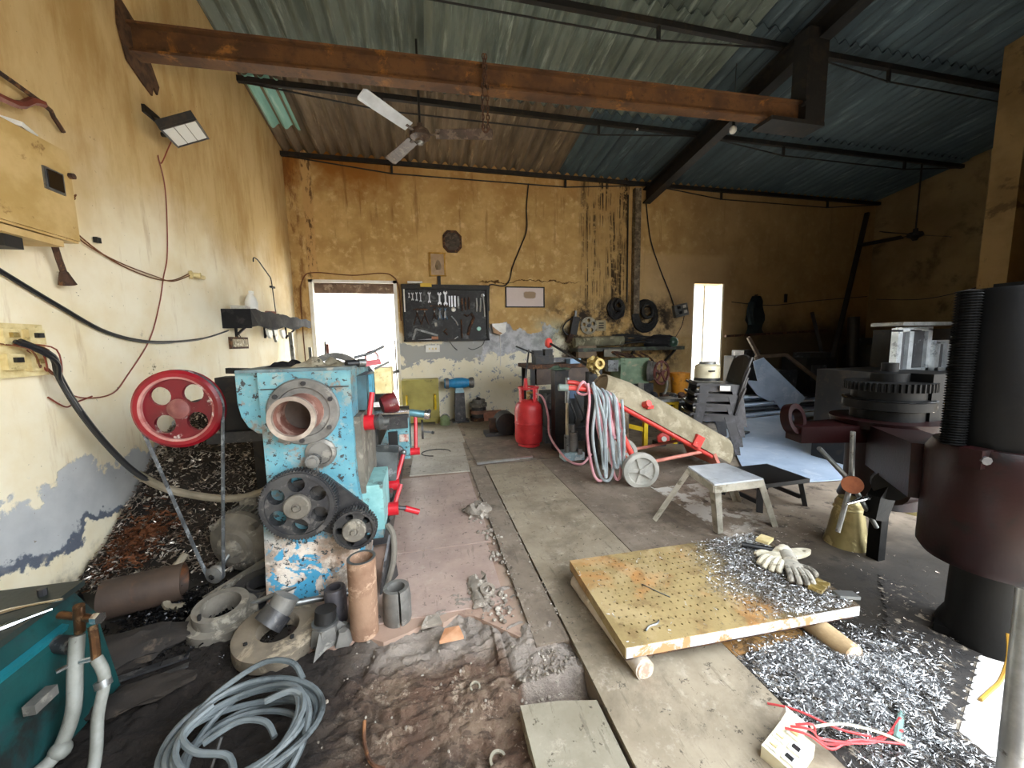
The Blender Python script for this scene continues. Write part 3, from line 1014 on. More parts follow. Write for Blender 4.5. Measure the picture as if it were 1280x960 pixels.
M_HOSEGREY = worn('dirty_grey_hose', '8f8674', '756c5b', None, 8, rough=.7)
tag(MB().tube([(-1.55, 2.40, .57), (-1.42, 2.37, .49), (-1.26, 2.36, .43), (-1.10, 2.35, .40), (-.95, 2.34, .42), (-.82, 2.33, .50), (-.72, 2.33, .62)], .021, 9, smooth=6).build('flexible_hose', M_HOSEGREY, smooth=True), 'grey flexible hose sagging in front of the swarf heap into the lathe', 'hose')
tag(MB().tube([(LX + .02, 2.05, 1.66), (LX + .02, 2.20, 1.58), (LX + .02, 2.42, 1.47), (LX + .02, 2.70, 1.345), (LX + .02, 3.05, 1.29), (LX + .02, 3.45, 1.30), (LX + .02, 3.75, 1.33), (LX + .04, 4.08, 1.40)], [.011, .011, .011, .011, .009, .007, .005], 7, smooth=6).build('swagged_cable', M_CABLE, smooth=True), 'thick black cable swagged across the left wall to the shelf', 'cable')

# shelf on the left wall with its clutter
M_BLACKCLOTH = worn('black_oily_cloth', '1b1a1c', '121113', '2e2b2a', 5, rough=.95, bump=.6)
t = thing('wall_shelf', 'long wall shelf wrapped in black sheet on the left wall near the rear door', 'shelf', (LX, 5.0, 1.42))
MB().box((LX + .12, 5.05, 1.58), (.24, 1.96, .02)).build('board', M_RUSTDK, t)
kk = MB()
sg = 16
top, bot = [], []
for i in range(sg + 1):
    y = 4.06 + 1.96 * i / sg
    top.append((LX + .245, y, 1.60 + .012 * math.sin(i * 1.9)))
    bot.append((LX + .25 + .01 * math.sin(i * 2.3), y, 1.43 + .02 * math.sin(i * 1.1) + .08 * (i / sg) ** 2))
kk.prism(top + bot[::-1], (-.012, 0, 0))
kk.build('hanging_sheet', M_BLACKCLOTH, t)
MB().box((LX + .12, 4.07, 1.51), (.24, .012, .18)).build('end_sheet', M_BLACKCLOTH, t)
for y in (4.3, 5.0, 5.7):
    MB().bar((LX + .01, y, 1.36), (LX + .22, y, 1.56), .02).bar((LX + .01, y, 1.34), (LX + .01, y, 1.56), .02).build('shelf_bracket', M_STEELDK, t)
t = thing('spray_can', 'white plastic bottle with a tapered neck standing on the wall shelf', 'bottle', (LX + .12, 4.42, 1.59))
MB().revolve([(0, 0), (.055, 0), (.058, .10), (.045, .15), (.02, .19), (0, .19)], (LX + .12, 4.42, 1.59), UZ, 18).build('body', M_WHITEP, t, smooth=True)
MB().box((LX + .135, 4.40, 1.79), (.03, .05, .03)).build('trigger', M_WHITEP, t, bevel=.004)
tag(MB().box((LX + .12, 4.18, 1.61), (.12, .20, .045), (0, 0, .2)).build('cloth_bundle', worn('grey_rag', 'b8b2a4', '8f897c', None, 14, bump=.6), bevel=.015), 'folded grey rag at the near end of the wall shelf', 'rag')
tag(MB().box((LX + .16, 4.78, 1.612), (.10, .22, .03), (0, .05, .4)).build('tool_box', worn('reddish_tin', '8c5a44', '6d4634', None, 9), bevel=.004), 'flat reddish tin lying on the wall shelf beside the lamp rod', 'tin')
tag(MB().box((LX + .14, 5.2, 1.605), (.08, .32, .025), (0, 0, .1)).build('flat_bar', M_RUSTDK), 'dark flat bar lying on the wall shelf behind the lamp rod', 'bar')
t = thing('gooseneck_rod', 'thin black gooseneck rod with a hooked tip standing on the wall shelf', 'rod', (LX + .15, 4.98, 1.59))
MB().cyl((LX + .15, 4.98, 1.59), (LX + .15, 4.98, 1.62), .035).build('foot', M_STEELDK, t)
MB().tube([(LX + .15, 4.98, 1.6), (LX + .15, 4.95, 1.82), (LX + .15, 4.92, 2.0), (LX + .15, 4.86, 2.04), (LX + .15, 4.72, 2.10), (LX + .15, 4.6, 2.15), (LX + .15, 4.5, 2.155), (LX + .15, 4.48, 2.11)], .006, 6, smooth=5).build('stem', M_STEELDK, t, smooth=True)
MB().box((LX + .15, 4.94, 1.92), (.03, .09, .02)).build('clamp', M_STEELDK, t)
for i, (y, L, m, lab) in enumerate(((4.55, .10, M_WHITEP, 'crumpled white bag hanging below the wall shelf, nearest'), (4.72, .14, M_GALV, 'grey pliers hanging below the middle of the wall shelf'), (4.95, .10, M_WHITEP, 'white tag hanging below the far half of the wall shelf'))):
    k = MB().prism([(LX + .22, y - .05, 1.43), (LX + .22, y + .06, 1.44), (LX + .22, y + .08, 1.43 - L * .6), (LX + .22, y + .02, 1.43 - L), (LX + .22, y - .02, 1.43 - L * .7)], (-.025, 0, 0))
    tag(k.build('hanging_rag' if i != 1 else 'pliers', m, bevel=.006), lab, 'rag' if i != 1 else 'pliers')
t = thing('name_plate', 'small dark framed plate screwed to the left wall under the shelf', 'plate', (LX, 4.35, 1.25))
MB().box((LX + .012, 4.33, 1.285), (.024, .36, .115)).build('frame', M_RUSTDK, t, bevel=.003)
MB().box((LX + .026, 4.33, 1.285), (.006, .31, .075)).build('face', worn('scratched_plate_face', 'b3a383', '6f6247', 'd8ccb0', 30), t)
MB().tube([(LX + .012, 4.28, 1.34), (LX + .012, 4.33, 1.39), (LX + .012, 4.38, 1.34)], .004, 5).build('hanger', M_RUSTDK, t)
# rods leaning behind the lathe
for i, (x, y, h, r, lab) in enumerate(((-1.60, 5.3, 1.42, .022, 'tall grey bar leaning under the wall shelf behind the lathe'), (-1.45, 5.45, 1.22, .018, 'short grey bar standing behind the lathe beside the tall bar'), (-1.27, 5.5, 1.26, .016, 'reddish bar standing behind the lathe near the rear door'), (-1.42, 5.9, 1.30, .013, 'thin grey rod standing at the rear door jamb'))):
    tag(MB().bar((x, y, 0.0), (x - .10 + .03 * i, y + .22, h), r * 2).build('leaning_bar', M_GALV if i != 2 else worn('red_oxide_bar', '8c5248', '6d4038', None, 9)), lab, 'bar')

# ================================================================ rear wall
YB = 6.16
# door opening: white lining, half rolled screen
t = bpy.data.objects.new('door_1', None)
COL.objects.link(t)
t['kind'] = 'structure'
M_FRAME = worn('white_door_lining', 'efece4', 'e0dacc', None, 6)
MB().box((-1.575, YB + .12, 1.1), (.05, .30, 2.2)).build('jamb', M_FRAME, t)
MB().box((-.395, YB + .12, 1.1), (.05, .30, 2.2)).build('jamb', M_FRAME, t)
MB().box((-.985, YB + .12, 2.18), (1.23, .30, .04)).build('head', M_FRAME, t)
MB().box((-.985, YB + .10, 2.09), (1.13, .05, .14)).build('screen_roll', worn('brown_screen_fabric', '7d6350', '604a3a', 'a08a74', 8), t, bevel=.01)
MB().box((-.44, YB + .02, .9), (.02, .015, .8)).build('door_edge_bar', M_STEELDK, t)
t = bpy.data.objects.new('window_1', None)
COL.objects.link(t)
t['kind'] = 'structure'
MB().box((4.885, YB + .15, 1.32), (.03, .28, 1.94)).build('jamb', M_FRAME, t)
MB().box((5.525, YB + .15, 1.32), (.03, .28, 1.94)).build('jamb', M_FRAME, t)
MB().box((5.205, YB + .15, 2.275), (.67, .28, .03)).build('head', M_FRAME, t)
MB().box((5.205, YB + .15, .365), (.67, .28, .03)).build('sill', M_FRAME, t)
MB().box((5.30, YB + .25, 1.32), (.045, .04, 1.88)).build('mullion', M_FRAME, t)

# tool board and its tools
M_BOARD = worn('black_tool_board', '232425', '161617', '5d5f60', 5, thr=.60, soft=.06, rough=.6, dust='3c3d3e')
t = thing('tool_board', 'black framed tool board hung with spanners and pliers on the rear wall', 'tool board', (.37, YB, 1.28))
MB().box((.37, YB - .02, 1.71), (1.30, .04, .86)).build('panel', M_BOARD, t)
for nm, c, d in (('top_rail', (.37, YB - .05, 2.11), (1.34, .10, .07)), ('bottom_rail', (.37, YB - .04, 1.29), (1.34, .08, .03)), ('side_rail', (-.28, YB - .04, 1.71), (.03, .08, .86)), ('side_rail', (1.02, YB - .04, 1.71), (.03, .08, .86))):
    MB().box(c, d).build(nm, M_STEELDK, t, bevel=.004)
MB().box((-.265, YB - .085, 1.90), (.02, .012, .34)).build('white_strip', M_WHITEP, t)
bx = lambda px: -.286 + (px - 110) / 975 * 1.31       # board-crop columns to metres along the wall
bz = lambda pz: 2.15 - (pz - 140) / 650 * .87
YT = YB - .055


def spanner(x, z0, z1, w, label, m):
    k = MB()
    zt, zb = max(z0, z1), min(z0, z1)
    k.box((x, YT, (zt + zb) / 2), (w * .30, .012, zt - zb - w * .9))
    s = k.build('spanner', m, None, bevel=.002, seg=1)
    tag(s, label, 'spanner', 'spanners on the tool board')
    for zz, sg in ((zt - w * .5, 1), (zb + w * .5, -1)):
        h = MB()
        pts = []
        for a in range(-50, 231, 28):
            pts.append((x + math.cos(math.radians(a) * 1) * w * .40, YT + .007, zz - sg * math.sin(math.radians(a)) * w * .40))
        inner = [(x - w * .18, YT + .007, zz + sg * w * .32), (x - w * .16, YT + .007, zz), (x + w * .16, YT + .007, zz), (x + w * .18, YT + .007, zz + sg * w * .32)]
        h.prism(pts + inner, (0, -.014, 0))
        ho = h.build('jaw', m, s)
    return s


sp = ((180, 230, 300, .035, 'first bright spanner from the left on the tool board'), (217, 228, 330, .045, 'second bright spanner from the left on the tool board'), (262, 222, 335, .042, 'third spanner from the left on the tool board'), (306, 222, 345, .042, 'fourth spanner from the left on the tool board'), (405, 215, 360, .06, 'middle-sized spanner between the small and the two large ones'), (520, 215, 385, .075, 'large dark-shafted spanner left of the biggest one'), (588, 200, 390, .08, 'biggest bright spanner at the middle of the tool board'))
M_SPAN = plain('worn_chrome_spanner', 'c9cccf', .35, .7)
for x, z0, z1, w, lab in sp:
    spanner(bx(x), bz(z0), bz(z1), w, lab, M_SPAN)
for i, (x, lab) in enumerate(((632, 'first'), (662, 'second'), (697, 'third'))):
    tag(MB().box((bx(x), YT, bz(330)), (.018 + .004 * i, .014, .17)).build('punch', M_SPAN, bevel=.003), lab + ' thin steel punch right of the biggest spanner on the tool board', 'punch', 'punches on the tool board')
for i, (x, z0, z1, w, lab) in enumerate(((735, 270, 410, .03, 'wide grey file hanging right of the punches'), (780, 290, 440, .02, 'dark file hanging second right of the punches'), (822, 290, 430, .022, 'dark file hanging third right of the punches'), (862, 280, 420, .02, 'dark file nearest the pale handled bars'))):
    k = MB().box((bx(x), YT, bz((z0 + z1) / 2)), (w, .012, bz(z0) - bz(z1)), top=(1, 1))
    o = k.build('file', M_GALV if i == 0 else M_RUSTDK, bevel=.002, seg=1)
    tag(o, lab, 'file', 'files on the tool board')
for i, (x0, z0, x1, z1, lab) in enumerate(((952, 290, 950, 450, 'first'), (1000, 285, 990, 450, 'second'), (1030, 250, 1045, 510, 'third and longest'))):
    k = MB().tube([(bx(x0), YT, bz(z0)), (bx((x0 + x1) / 2 + 4), YT, bz((z0 + z1) / 2)), (bx(x1), YT, bz(z1))], .012, 6)
    if i == 2:
        k.tube([(bx(1010), YT, bz(275)), (bx(1015), YT, bz(250)), (bx(1035), YT, bz(245)), (bx(1045), YT, bz(268))], .009, 6, smooth=4)
    tag(k.build('pipe_handle', M_SPAN, smooth=True), lab + ' pale bent bar at the right end of the tool board', 'bar', 'bars on the tool board')
for i, (x, lab) in enumerate(((262, 'first'), (345, 'second'), (455, 'third'), (520, 'fourth'), (580, 'fifth'))):
    tt = thing('pliers', lab + ' pair of dark pliers from the left in the lower row of the tool board', 'pliers', (bx(x), YT, bz(420)), 0, 'pliers on the tool board')
    L = 1.0 if i < 2 else .6
    for s in (-1, 1):
        MB().tube([(bx(x) + s * .018, YT, bz(410)), (bx(x) - s * .004, YT - .004 * s, bz(450)), (bx(x) + s * (.06 if i < 2 else .03), YT - .004 * s, bz(450) - .2 * L)], .007, 6, smooth=3).build('handle', M_RUSTDK if i < 3 else plain('blue_grip', '4f6a86', .5), tt, smooth=True)
    MB().cyl((bx(x), YT + .01, bz(448)), (bx(x), YT - .012, bz(448)), .013, n=8).build('pivot', M_GALV, tt)
tag(MB().box((bx(300), YT, bz(425)), (.22, .02, .016)).build('tool_rail', M_RUSTDK), 'short dark rail carrying the pliers on the tool board', 'rail')
tag(MB().box((bx(520), YT, bz(385)), (.30, .02, .014)).build('tool_rail', M_RUSTDK), 'dark rail under the large spanners on the tool board', 'rail')
tt = thing('hacksaw', 'hacksaw with an orange-brown grip at the lower left of the tool board', 'saw', (bx(320), YT, bz(780)))
MB().bar((bx(240), YT, bz(650)), (bx(485), YT, bz(725)), .012, .03).bar((bx(240), YT, bz(645)), (bx(195), YT, bz(785)), .012, .03).build('frame', M_GALV, tt)
MB().bar((bx(195), YT, bz(780)), (bx(430), YT, bz(770)), .004, .018).build('blade', M_SPAN, tt)
MB().box((bx(450), YT, bz(755)), (.10, .03, .045)).build('grip', worn('orange_brown_grip', 'c08a66', 'a36c4a', None, 9), tt, bevel=.008)
for x, z, m, lab in ((678, 425, M_WHITEP, 'white round dial at the centre of the tool board'), (972, 652, plain('mint_green_dial', 'a9e0d0', .4), 'mint green round tape at the lower right of the tool board')):
    tag(MB().revolve([(0, .02), (.018, .02), (.018, .026), (.03, .026), (.036, .015), (.036, 0), (0, 0)], (bx(x), YT + .02, bz(z)), (0, -1, 0), 20).build('dial', m, smooth=True), lab, 'dial')
for pts, r, lab in (([(720, 740), (690, 760), (665, 790)], .008, 'white handled driver at the bottom of the tool board'), ([(765, 540), (768, 760)], .012, 'black bar hanging at the middle bottom of the tool board'), ([(880, 470), (915, 520), (860, 640), (840, 730)], .022, 'dark bent lever in the lower right of the tool board'), ([(650, 500), (700, 560), (725, 610)], .010, 'dark hook below the white dial on the tool board'), ([(465, 575), (470, 620)], .022, 'small bright clamp below the pliers on the tool board'), ([(590, 650), (560, 680), (600, 720)], .014, 'dark crooked key in the lower middle of the tool board'), ([(800, 480), (830, 500), (860, 490)], .016, 'black clamp body right of the middle of the tool board')):
    P = [(bx(x), YT, bz(z)) for x, z in pts]
    tag(MB().tube(P, r, 6).build('hand_tool', M_SPAN if 'bright' in lab or 'white' in lab else M_RUSTDK, smooth=True), lab, 'tool')
for (x0, z0, x1, z1), lab in (((505, 455, 530, 530), 'left'), ((565, 455, 590, 520), 'right')):
    tag(MB().box((bx((x0 + x1) / 2), YT, bz((z0 + z1) / 2)), (.03, .02, .09)).build('tool_grip', M_GALV, bevel=.006), lab + ' pale grip of the short tools in the lower row of the tool board', 'tool')
t = thing('yellow_card', 'yellow card folded over the top edge of the tool board', 'card', (bx(370), YB - .1, bz(150)))
MB().box((bx(372), YB - .105, bz(152)), (.17, .008, .055)).build('sheet', plain('yellow_card', 'd9b84a', .7), t)
tag(MB().box((bx(250), YB - .05, bz(120)), (.22, .06, .03), (0, 0, .05)).build('paper_roll', M_WHITEP, bevel=.008), 'white paper lying on top of the tool board', 'paper')
tag(MB().tube([(bx(1040), YB - .05, bz(770)), (bx(1010), YB - .02, bz(850)), (bx(900), YB - .015, bz(900)), (bx(840), YB - .015, bz(880))], .005, 5, smooth=5).build('lead_wire', M_CABLE), 'thin dark lead curving below the tool board to the white socket', 'wire')
tag(MB().tube([(bx(620), YB - .03, bz(800)), (bx(660), YB - .015, bz(860)), (bx(710), YB - .015, bz(905))], .005, 5, smooth=5).build('lead_wire', M_CABLE), 'short dark lead hanging below the left half of the tool board', 'wire')

# pictures and small wall things
t = thing('octagon_picture', 'dark octagonal framed picture high on the rear wall', 'picture', (.49, YB, 2.64))
pts = [(.35, 2.73), (.35, 2.90), (.42, 2.98), (.56, 2.98), (.64, 2.90), (.64, 2.73), (.57, 2.65), (.42, 2.65)]
MB().prism([(x, YB, z) for x, z in pts], (0, -.03, 0)).build('frame', M_RUSTDK, t, bevel=.005)
MB().prism([(.495 + (x - .495) * .78, YB - .03, 2.815 + (z - 2.815) * .78) for x, z in pts], (0, -.004, 0)).build('print', worn('darkened_print', '4a4038', '332a22', '5d5044', 22), t)
t = thing('gilt_picture', 'small gilt framed picture on a short dark post above the tool board', 'picture', (.25, YB, 2.27))
for c, d in (((.145, 2.46), (.022, .34)), ((.365, 2.46), (.022, .34)), ((.255, 2.63), (.26, .022)), ((.255, 2.29), (.26, .022))):
    MB().box((c[0], YB - .02, c[1]), (d[0], .03, d[1])).build('frame_side', worn('gilt_wood', 'c79a3a', 'a0761f', None, 12, rough=.45), t, bevel=.003)
MB().box((.255, YB - .012, 2.46), (.22, .012, .34)).build('print', worn('faded_portrait_print', 'b9a084', 'a48a6c', None, 9), t)
MB().revolve([(0, 0), (.035, .0), (.05, .06), (.03, .13), (0, .16)], (.265, YB - .012, 2.38), (0, 0, 1), 8).build('faded_figure', worn('faded_figure', '7d6a50', '93806a', None, 12), t)
MB().box((.27, YB - .02, 2.22), (.05, .03, .14)).build('post', M_STEELDK, t)
t = thing('stained_board', 'white framed board with a brown stain on the rear wall', 'board', (1.66, YB, 1.82))
for c, d in (((1.335, 1.975), (.018, .33)), ((1.985, 1.975), (.018, .33)), ((1.66, 2.135), (.668, .018)), ((1.66, 1.815), (.668, .018))):
    MB().box((c[0], YB - .015, c[1]), (d[0], .03, d[1])).build('frame_side', M_STEELDK, t)


def stain_mat():
    g = G('brown_stained_sheet')
    x, y, z = g.xyz
    n = g.noise(9, 8, .7)
    dx = g.math('ABSOLUTE', g.math('SUBTRACT', x, .08))
    dz = g.math('ABSOLUTE', g.math('SUBTRACT', z, .19))
    m = g.mul(g.math('SUBTRACT', 1.0, g.step(dx, .05, .16)), g.math('SUBTRACT', 1.0, g.step(dz, .02, .09)))
    col = g.mix(g.step(g.mul(m, g.math('ADD', n, .4)), .3, .6), g.mix(n, hx('d8cac6'), hx('cbbcb6')), hx('9a8266'))
    return g.done(col, .6)


MB().box((1.66, YB - .01, 1.975), (.65, .012, .32)).build('sheet', stain_mat(), t)
t = thing('wall_lamp', 'small white lamp box tilted on the rear wall by the tool board', 'lamp', (1.2, YB, 1.36))
MB().prism([(1.08, YB, 1.54), (1.31, YB, 1.55), (1.31, YB, 1.41), (1.22, YB, 1.35), (1.10, YB, 1.42)], (0, -.09, 0)).build('shade', M_WHITEP, t, bevel=.01)
MB().prism([(1.085, YB - .092, 1.50), (1.20, YB - .092, 1.41), (1.25, YB - .092, 1.39), (1.20, YB - .092, 1.36), (1.10, YB - .092, 1.40)], (0, -.006, 0)).build('stain_patch', worn('tan_inside', 'b08c68', '9a7854', None, 9), t)
MB().tube([(1.22, YB - .01, 1.36), (1.23, YB - .01, 1.1), (1.22, YB - .01, .85)], .006, 5).build('lead', M_WHITEP, t)
t = thing('wall_socket', 'white socket plate low on the rear wall under the tool board', 'socket', (.13, YB, 1.13))
MB().box((.13, YB - .012, 1.16), (.22, .024, .11)).build('plate', M_WHITEP, t, bevel=.005)
for xx in (.08, .13, .18):
    MB().box((xx, YB - .026, 1.16), (.022, .006, .03)).build('switch', M_CREAMP, t)
tag(MB().tube([(-1.72, YB - .02, .9), (-1.72, YB - .02, 1.9), (-1.66, YB - .02, 2.22), (-1.50, YB - .02, 2.30), (-1.0, YB - .02, 2.27), (-.6, YB - .02, 2.31), (-.42, YB - .02, 2.27), (-.34, YB - .02, 2.10), (-.33, YB - .02, 1.6)], .008, 6, smooth=6).build('conduit_wire', M_WIREBRN, smooth=True), 'dark wire looping round the head of the rear door', 'wire')
tag(MB().tube([(1.74, YB - .02, 3.76), (1.70, YB - .02, 3.4), (1.70, YB - .02, 3.05), (1.58, YB - .02, 2.75), (1.45, YB - .02, 2.45), (1.40, YB - .02, 2.25), (1.30, YB - .02, 2.15), (1.10, YB - .02, 2.17), (1.055, YB - .02, 2.1), (1.05, YB - .02, 1.75)], .010, 6, smooth=6).build('drop_wire', M_CABLE, smooth=True), 'black wire dropping from the eave down the rear wall to the tool board', 'wire')
tag(MB().tube([(3.85, YB - .02, 3.6), (3.95, YB - .02, 3.0), (4.15, YB - .02, 2.5), (4.35, YB - .02, 2.1), (4.45, YB - .03, 1.85)], .010, 6, smooth=5).tube([(4.68, YB - .02, 1.66), (4.62, YB - .02, 1.45), (4.45, YB - .02, 1.2)], .006, 5, smooth=4).build('drop_wire', M_CABLE, smooth=True), 'black wire slanting down to the tilted socket box left of the slit window', 'wire')
t = thing('post_pipe', 'dark streaked steel post standing against the rear wall under the rafter', 'post', (3.63, YB - .08, 0))
MB().box((3.65, YB - .06, 2.75), (.11, .10, 2.1)).build('shaft', worn('streaked_post', '6d5f4c', '4d4233', '8f836e', 16, thr=.56, soft=.1), t, bevel=.01)
MB().tube([(3.50, YB - .03, 3.7), (3.51, YB - .03, 1.9)], .012, 6).build('conduit', M_STEELDK, t)
tt = thing('socket_box', 'tilted grey socket box hanging left of the slit window', 'socket', (4.58, YB, 1.75), 0)
MB().box((4.58, YB - .04, 1.76), (.28, .07, .22), (0, -.22, 0)).build('case', M_GALV, tt, bevel=.006)
for dx, dz in ((-.06, .05), (.05, .07), (-.02, -.04), (.08, -.02)):
    MB().box((4.58 + dx, YB - .08, 1.76 + dz), (.06, .016, .05), (0, -.22, 0)).build('outlet', M_WHITEP if dx > 0 else M_BLACKP, tt)
# loops of rubber hose on the rear wall
rnd = random.Random(11)
for cx, cz, R, lab in ((3.30, 1.79, .16, 'smaller coil of black belts hung on the rear wall'), (3.87, 1.66, .26, 'larger coil of black belts hung on the rear wall by the post')):
    t = thing('belt_coil', lab, 'belt', (cx, YB - .06, cz), 0, 'belts hung on the rear wall')
    MB().cyl((cx, YB, cz + R * .6), (cx, YB - .16, cz + R * .6), .012).build('peg', M_STEELDK, t)
    for k in range(7):
        rr = R * (1.0 - .09 * k) if k < 4 else R * .45
        oz = (R - rr) * .9
        MB().tube([(cx + rr * math.cos(a) * .92 + rnd.gauss(0, .006), YB - .03 - .015 * k, cz + oz * .7 + rr * math.sin(a) * 1.05) for a in [j * 2 * math.pi / 18 for j in range(18)]], .027, 7, closed=True).build('belt', M_RUBBER, t, smooth=True)

# ================================================================ the blue lathe and what stands round it
def blue_mat(name, thr_lo=.62, cream=True):
    g = G(name)
    x, y, z = g.xyz
    col = g.mix(g.step(g.noise(3.5, 6, .65), .36, .64), hx('6b9aa0'), hx('4a7d8b'))
    col = g.mix(g.step(g.noise(9, 8, .75), .52, .62), col, hx('8ea3a0'))
    if cream:      # below the gears the paint has flaked down to filler
        low = g.math('SUBTRACT', 1.0, g.step(z, .30, .42))
        n = g.noise(5.5, 8, .66, dist=.5)
        patch = g.mul(low, g.step(n, .46, .48))
        base = g.mix(g.step(g.noise(8, 7, .7), .4, .62), hx('ddd3c6'), hx('a98f7c'))
        col = g.mix(g.mul(low, .8), col, hx('3f9cc6'))
        col = g.mix(patch, col, base)
        deep = g.mul(g.step(z, .36, .46), g.math('SUBTRACT', 1.0, g.step(z, .95, 1.02)))
        col = g.mix(g.mul(deep, .22), col, hx('4fa6c6'))
    chips = g.step(g.noise(30, 4, .7), .575, .595)
    col = g.mix(chips, col, hx('33383a'))
    rust = g.step(g.noise(6, 8, .72), thr_lo, thr_lo + .05)
    col = g.mix(g.mul(rust, .8), col, g.mix(g.noise(25, 4), hx('7c5c40'), hx('8d8478')))
    grime = g.step(g.noise(4.5, 9, .75), .46, .66)
    col = g.mix(g.mul(grime, .75), col, hx('6f706a'))
    g.bump(g.noise(22, 6, .7), .35, .006)
    return g.done(col, .5)


M_BLUE = blue_mat('chipped_blue_paint', .56)
M_BLUE2 = blue_mat('oily_blue_paint', .60, False)
M_BLUEDK = worn('grimy_dark_blue_paint', '3d5e68', '2c3c40', '77715f', 6, thr=.58, rough=.5)
M_CAST = worn('grey_cast_iron', '7d7b76', '62605c', '8f8c84', 12, thr=.6, rough=.5, metal=.35)
M_CASTDK = worn('dark_cast_iron', '4c4b4a', '37373a', '6a6764', 14, thr=.6, rough=.45, metal=.5)
M_DUSTIRON = worn('dusty_cast_iron', '736d63', '5a554c', '8b8578', 9, thr=.58, rough=.8, bump=.4)
M_RUSTRED = worn('rust_red_bore', '8a5f52', '6d4438', 'a08478', 9, rough=.7)
M_RED = worn('red_enamel', '8d0f20', '740a18', 'c9aba4', 9, thr=.70, soft=.03, rough=.35)
M_REDLATHE = worn('red_handle_enamel', 'c4202c', 'a81822', '5a1a1c', 12, thr=.68, rough=.3)

FY = 1.90
t = lathe = thing('lathe', 'big chipped blue lathe seen from its gear end beside the left wall', 'lathe', (-.5, 2.3, 0))
b = MB()
b.prism([(-.785, FY, 0), (-.36, FY, 0), (-.345, FY, .12), (-.335, FY, .45), (-.35, FY, .62), (-.345, FY, 1.13), (-.735, FY, 1.13), (-.735, FY, .62), (-.765, FY, .45)], (0, .62, 0))
b.build('headstock', M_BLUE, t, bevel=.012)
# rounded housing on the wall side
b = MB()
pr = [(-.725, 1.14), (-.835, 1.14), (-.835, .99), (-.825, .93), (-.80, .88), (-.765, .85), (-.725, .845)]
b.prism([(x, FY + .03, z) for x, z in pr], (0, .5, 0))
b.build('belt_housing', M_BLUE, t, bevel=.008)
MB().box((-.585, FY + .31, 1.137), (.48, .60, .014)).build('top_cover', worn('oily_slate_top', '6a7f84', '475558', '8d8a80', 8, thr=.56, rough=.5), t, bevel=.006)
MB().box((-.54, FY - .002, 1.055), (.37, .008, .005)).build('cover_seam', M_CASTDK, t)
# spindle flange with the projecting bore
sp = Vector((-.555, FY, .945))
MB().revolve([(0, 0), (.155, 0), (.155, .012), (.148, .02), (.115, .02), (.112, .012), (0, .012)], sp, (0, -1, 0), 40).build('spindle_flange', M_CAST, t, smooth=True)
for a in range(6):
    aa = math.radians(25 + 60 * a)
    MB().revolve([(0, 0), (.011, 0), (.011, .01), (0, .01)], sp + Vector((math.cos(aa) * .133, -.018, math.sin(aa) * .133)), (0, -1, 0), 8).build('flange_bolt', M_CASTDK, t)
MB().pipe(sp, sp + Vector((0, -.155, 0)), .088, .076, 40).build('spindle_bore', M_RUSTRED, t, smooth=True)
MB().revolve([(.076, 0), (.094, 0), (.094, .022), (.076, .022)], sp + Vector((0, -.155, 0)), (0, -1, 0), 40, closed=True).build('bore_ring', worn('pale_worn_ring', 'b3a79a', '8d7f74', None, 12, rough=.5, metal=.4), t, smooth=True)
MB().revolve([(0, 0), (.078, 0)], sp + Vector((0, -.015, 0)), (0, -1, 0), 32).build('bore_end', worn('bore_grey_brown', '5b5048', '3a3430', None, 7, rough=.7), t)
MB().box((-.64, FY - .012, .82), (.05, .02, .03), (0, .3, 0)).build('latch_lug', M_CAST, t, bevel=.004)
MB().cyl((-.60, FY, .84), (-.60, FY - .03, .84), .014, n=8).build('latch_bolt', worn('copper_bolt', 'a06a4a', '7a4d33', None, 20), t)


def gear(name, c, r, teeth, depth, th, holes, rh, rc, hub, m, parent, mh):
    """spur gear lying in the XZ plane, facing the camera, with round holes"""
    c = Vector(c)
    H = []
    for i in range(holes):
        a = 2 * math.pi * (i + .5) / holes
        H.append((c + Vector((math.cos(a) * rc, 0, math.sin(a) * rc)), rh, UX, UZ))
    g_ = MB()
    g_.perforated(gear_profile(c, r, teeth, depth), H, (0, th, 0), 14)
    o = g_.build(name, m, parent)
    MB().revolve([(r * .82, 0), (r * .93, 0), (r * .93, .010), (r * .82, .010)], c, (0, -1, 0), 44, closed=True).build('rim', m, o, smooth=True)
    MB().revolve([(0, 0), (hub, 0), (hub, .02), (hub * .9, .026), (hub * .35, .026), (hub * .33, .02), (hub * .2, .02), (hub * .2, .04), (0, .04)], c, (0, -1, 0), 28).build('hub', mh, o, smooth=True)
    return o


gear('large_gear', (-.59, FY - .075, .525), .166, 76, .007, .05, 6, .036, .10, .056, M_CASTDK, t, M_DUSTIRON)
MB().cyl((-.59, FY, .525), (-.59, FY - .06, .525), .05, n=20).build('gear_shaft', M_CASTDK, t)
for a, r_ in ((.1, .05), (-.05, .045)):
    MB().cyl((-.59 + a, FY - .001, .60), (-.59 + a, FY - .03, .60), .014, n=8).build('plate_nut', M_CAST, t)
gear('small_gear', (-.355, FY - .085, .385), .100, 44, .006, .045, 5, .017, .066, .052, M_CASTDK, t, M_DUSTIRON)
MB().cyl((-.355, FY, .385), (-.355, FY - .05, .385), .035, n=16).build('gear_shaft', M_CASTDK, t)
MB().revolve([(0, 0), (.068, 0), (.068, .014), (.052, .02), (.05, .012), (0, .012)], (-.495, FY, .745), (0, -1, 0), 28).build('pinion_boss', M_CAST, t, smooth=True)
MB().perforated(gear_profile((-.525, FY - .045, .715), .034, 24, .004), [(Vector((-.525, FY - .045, .715)), .012, UX, UZ)], (0, .03, 0), 12).build('pinion', M_GALV, t)
MB().revolve([(0, 0), (.02, 0), (.02, .012), (0, .012)], (-.525, FY - .043, .715), (0, -1, 0), 14).build('pinion_nut', M_CAST, t)
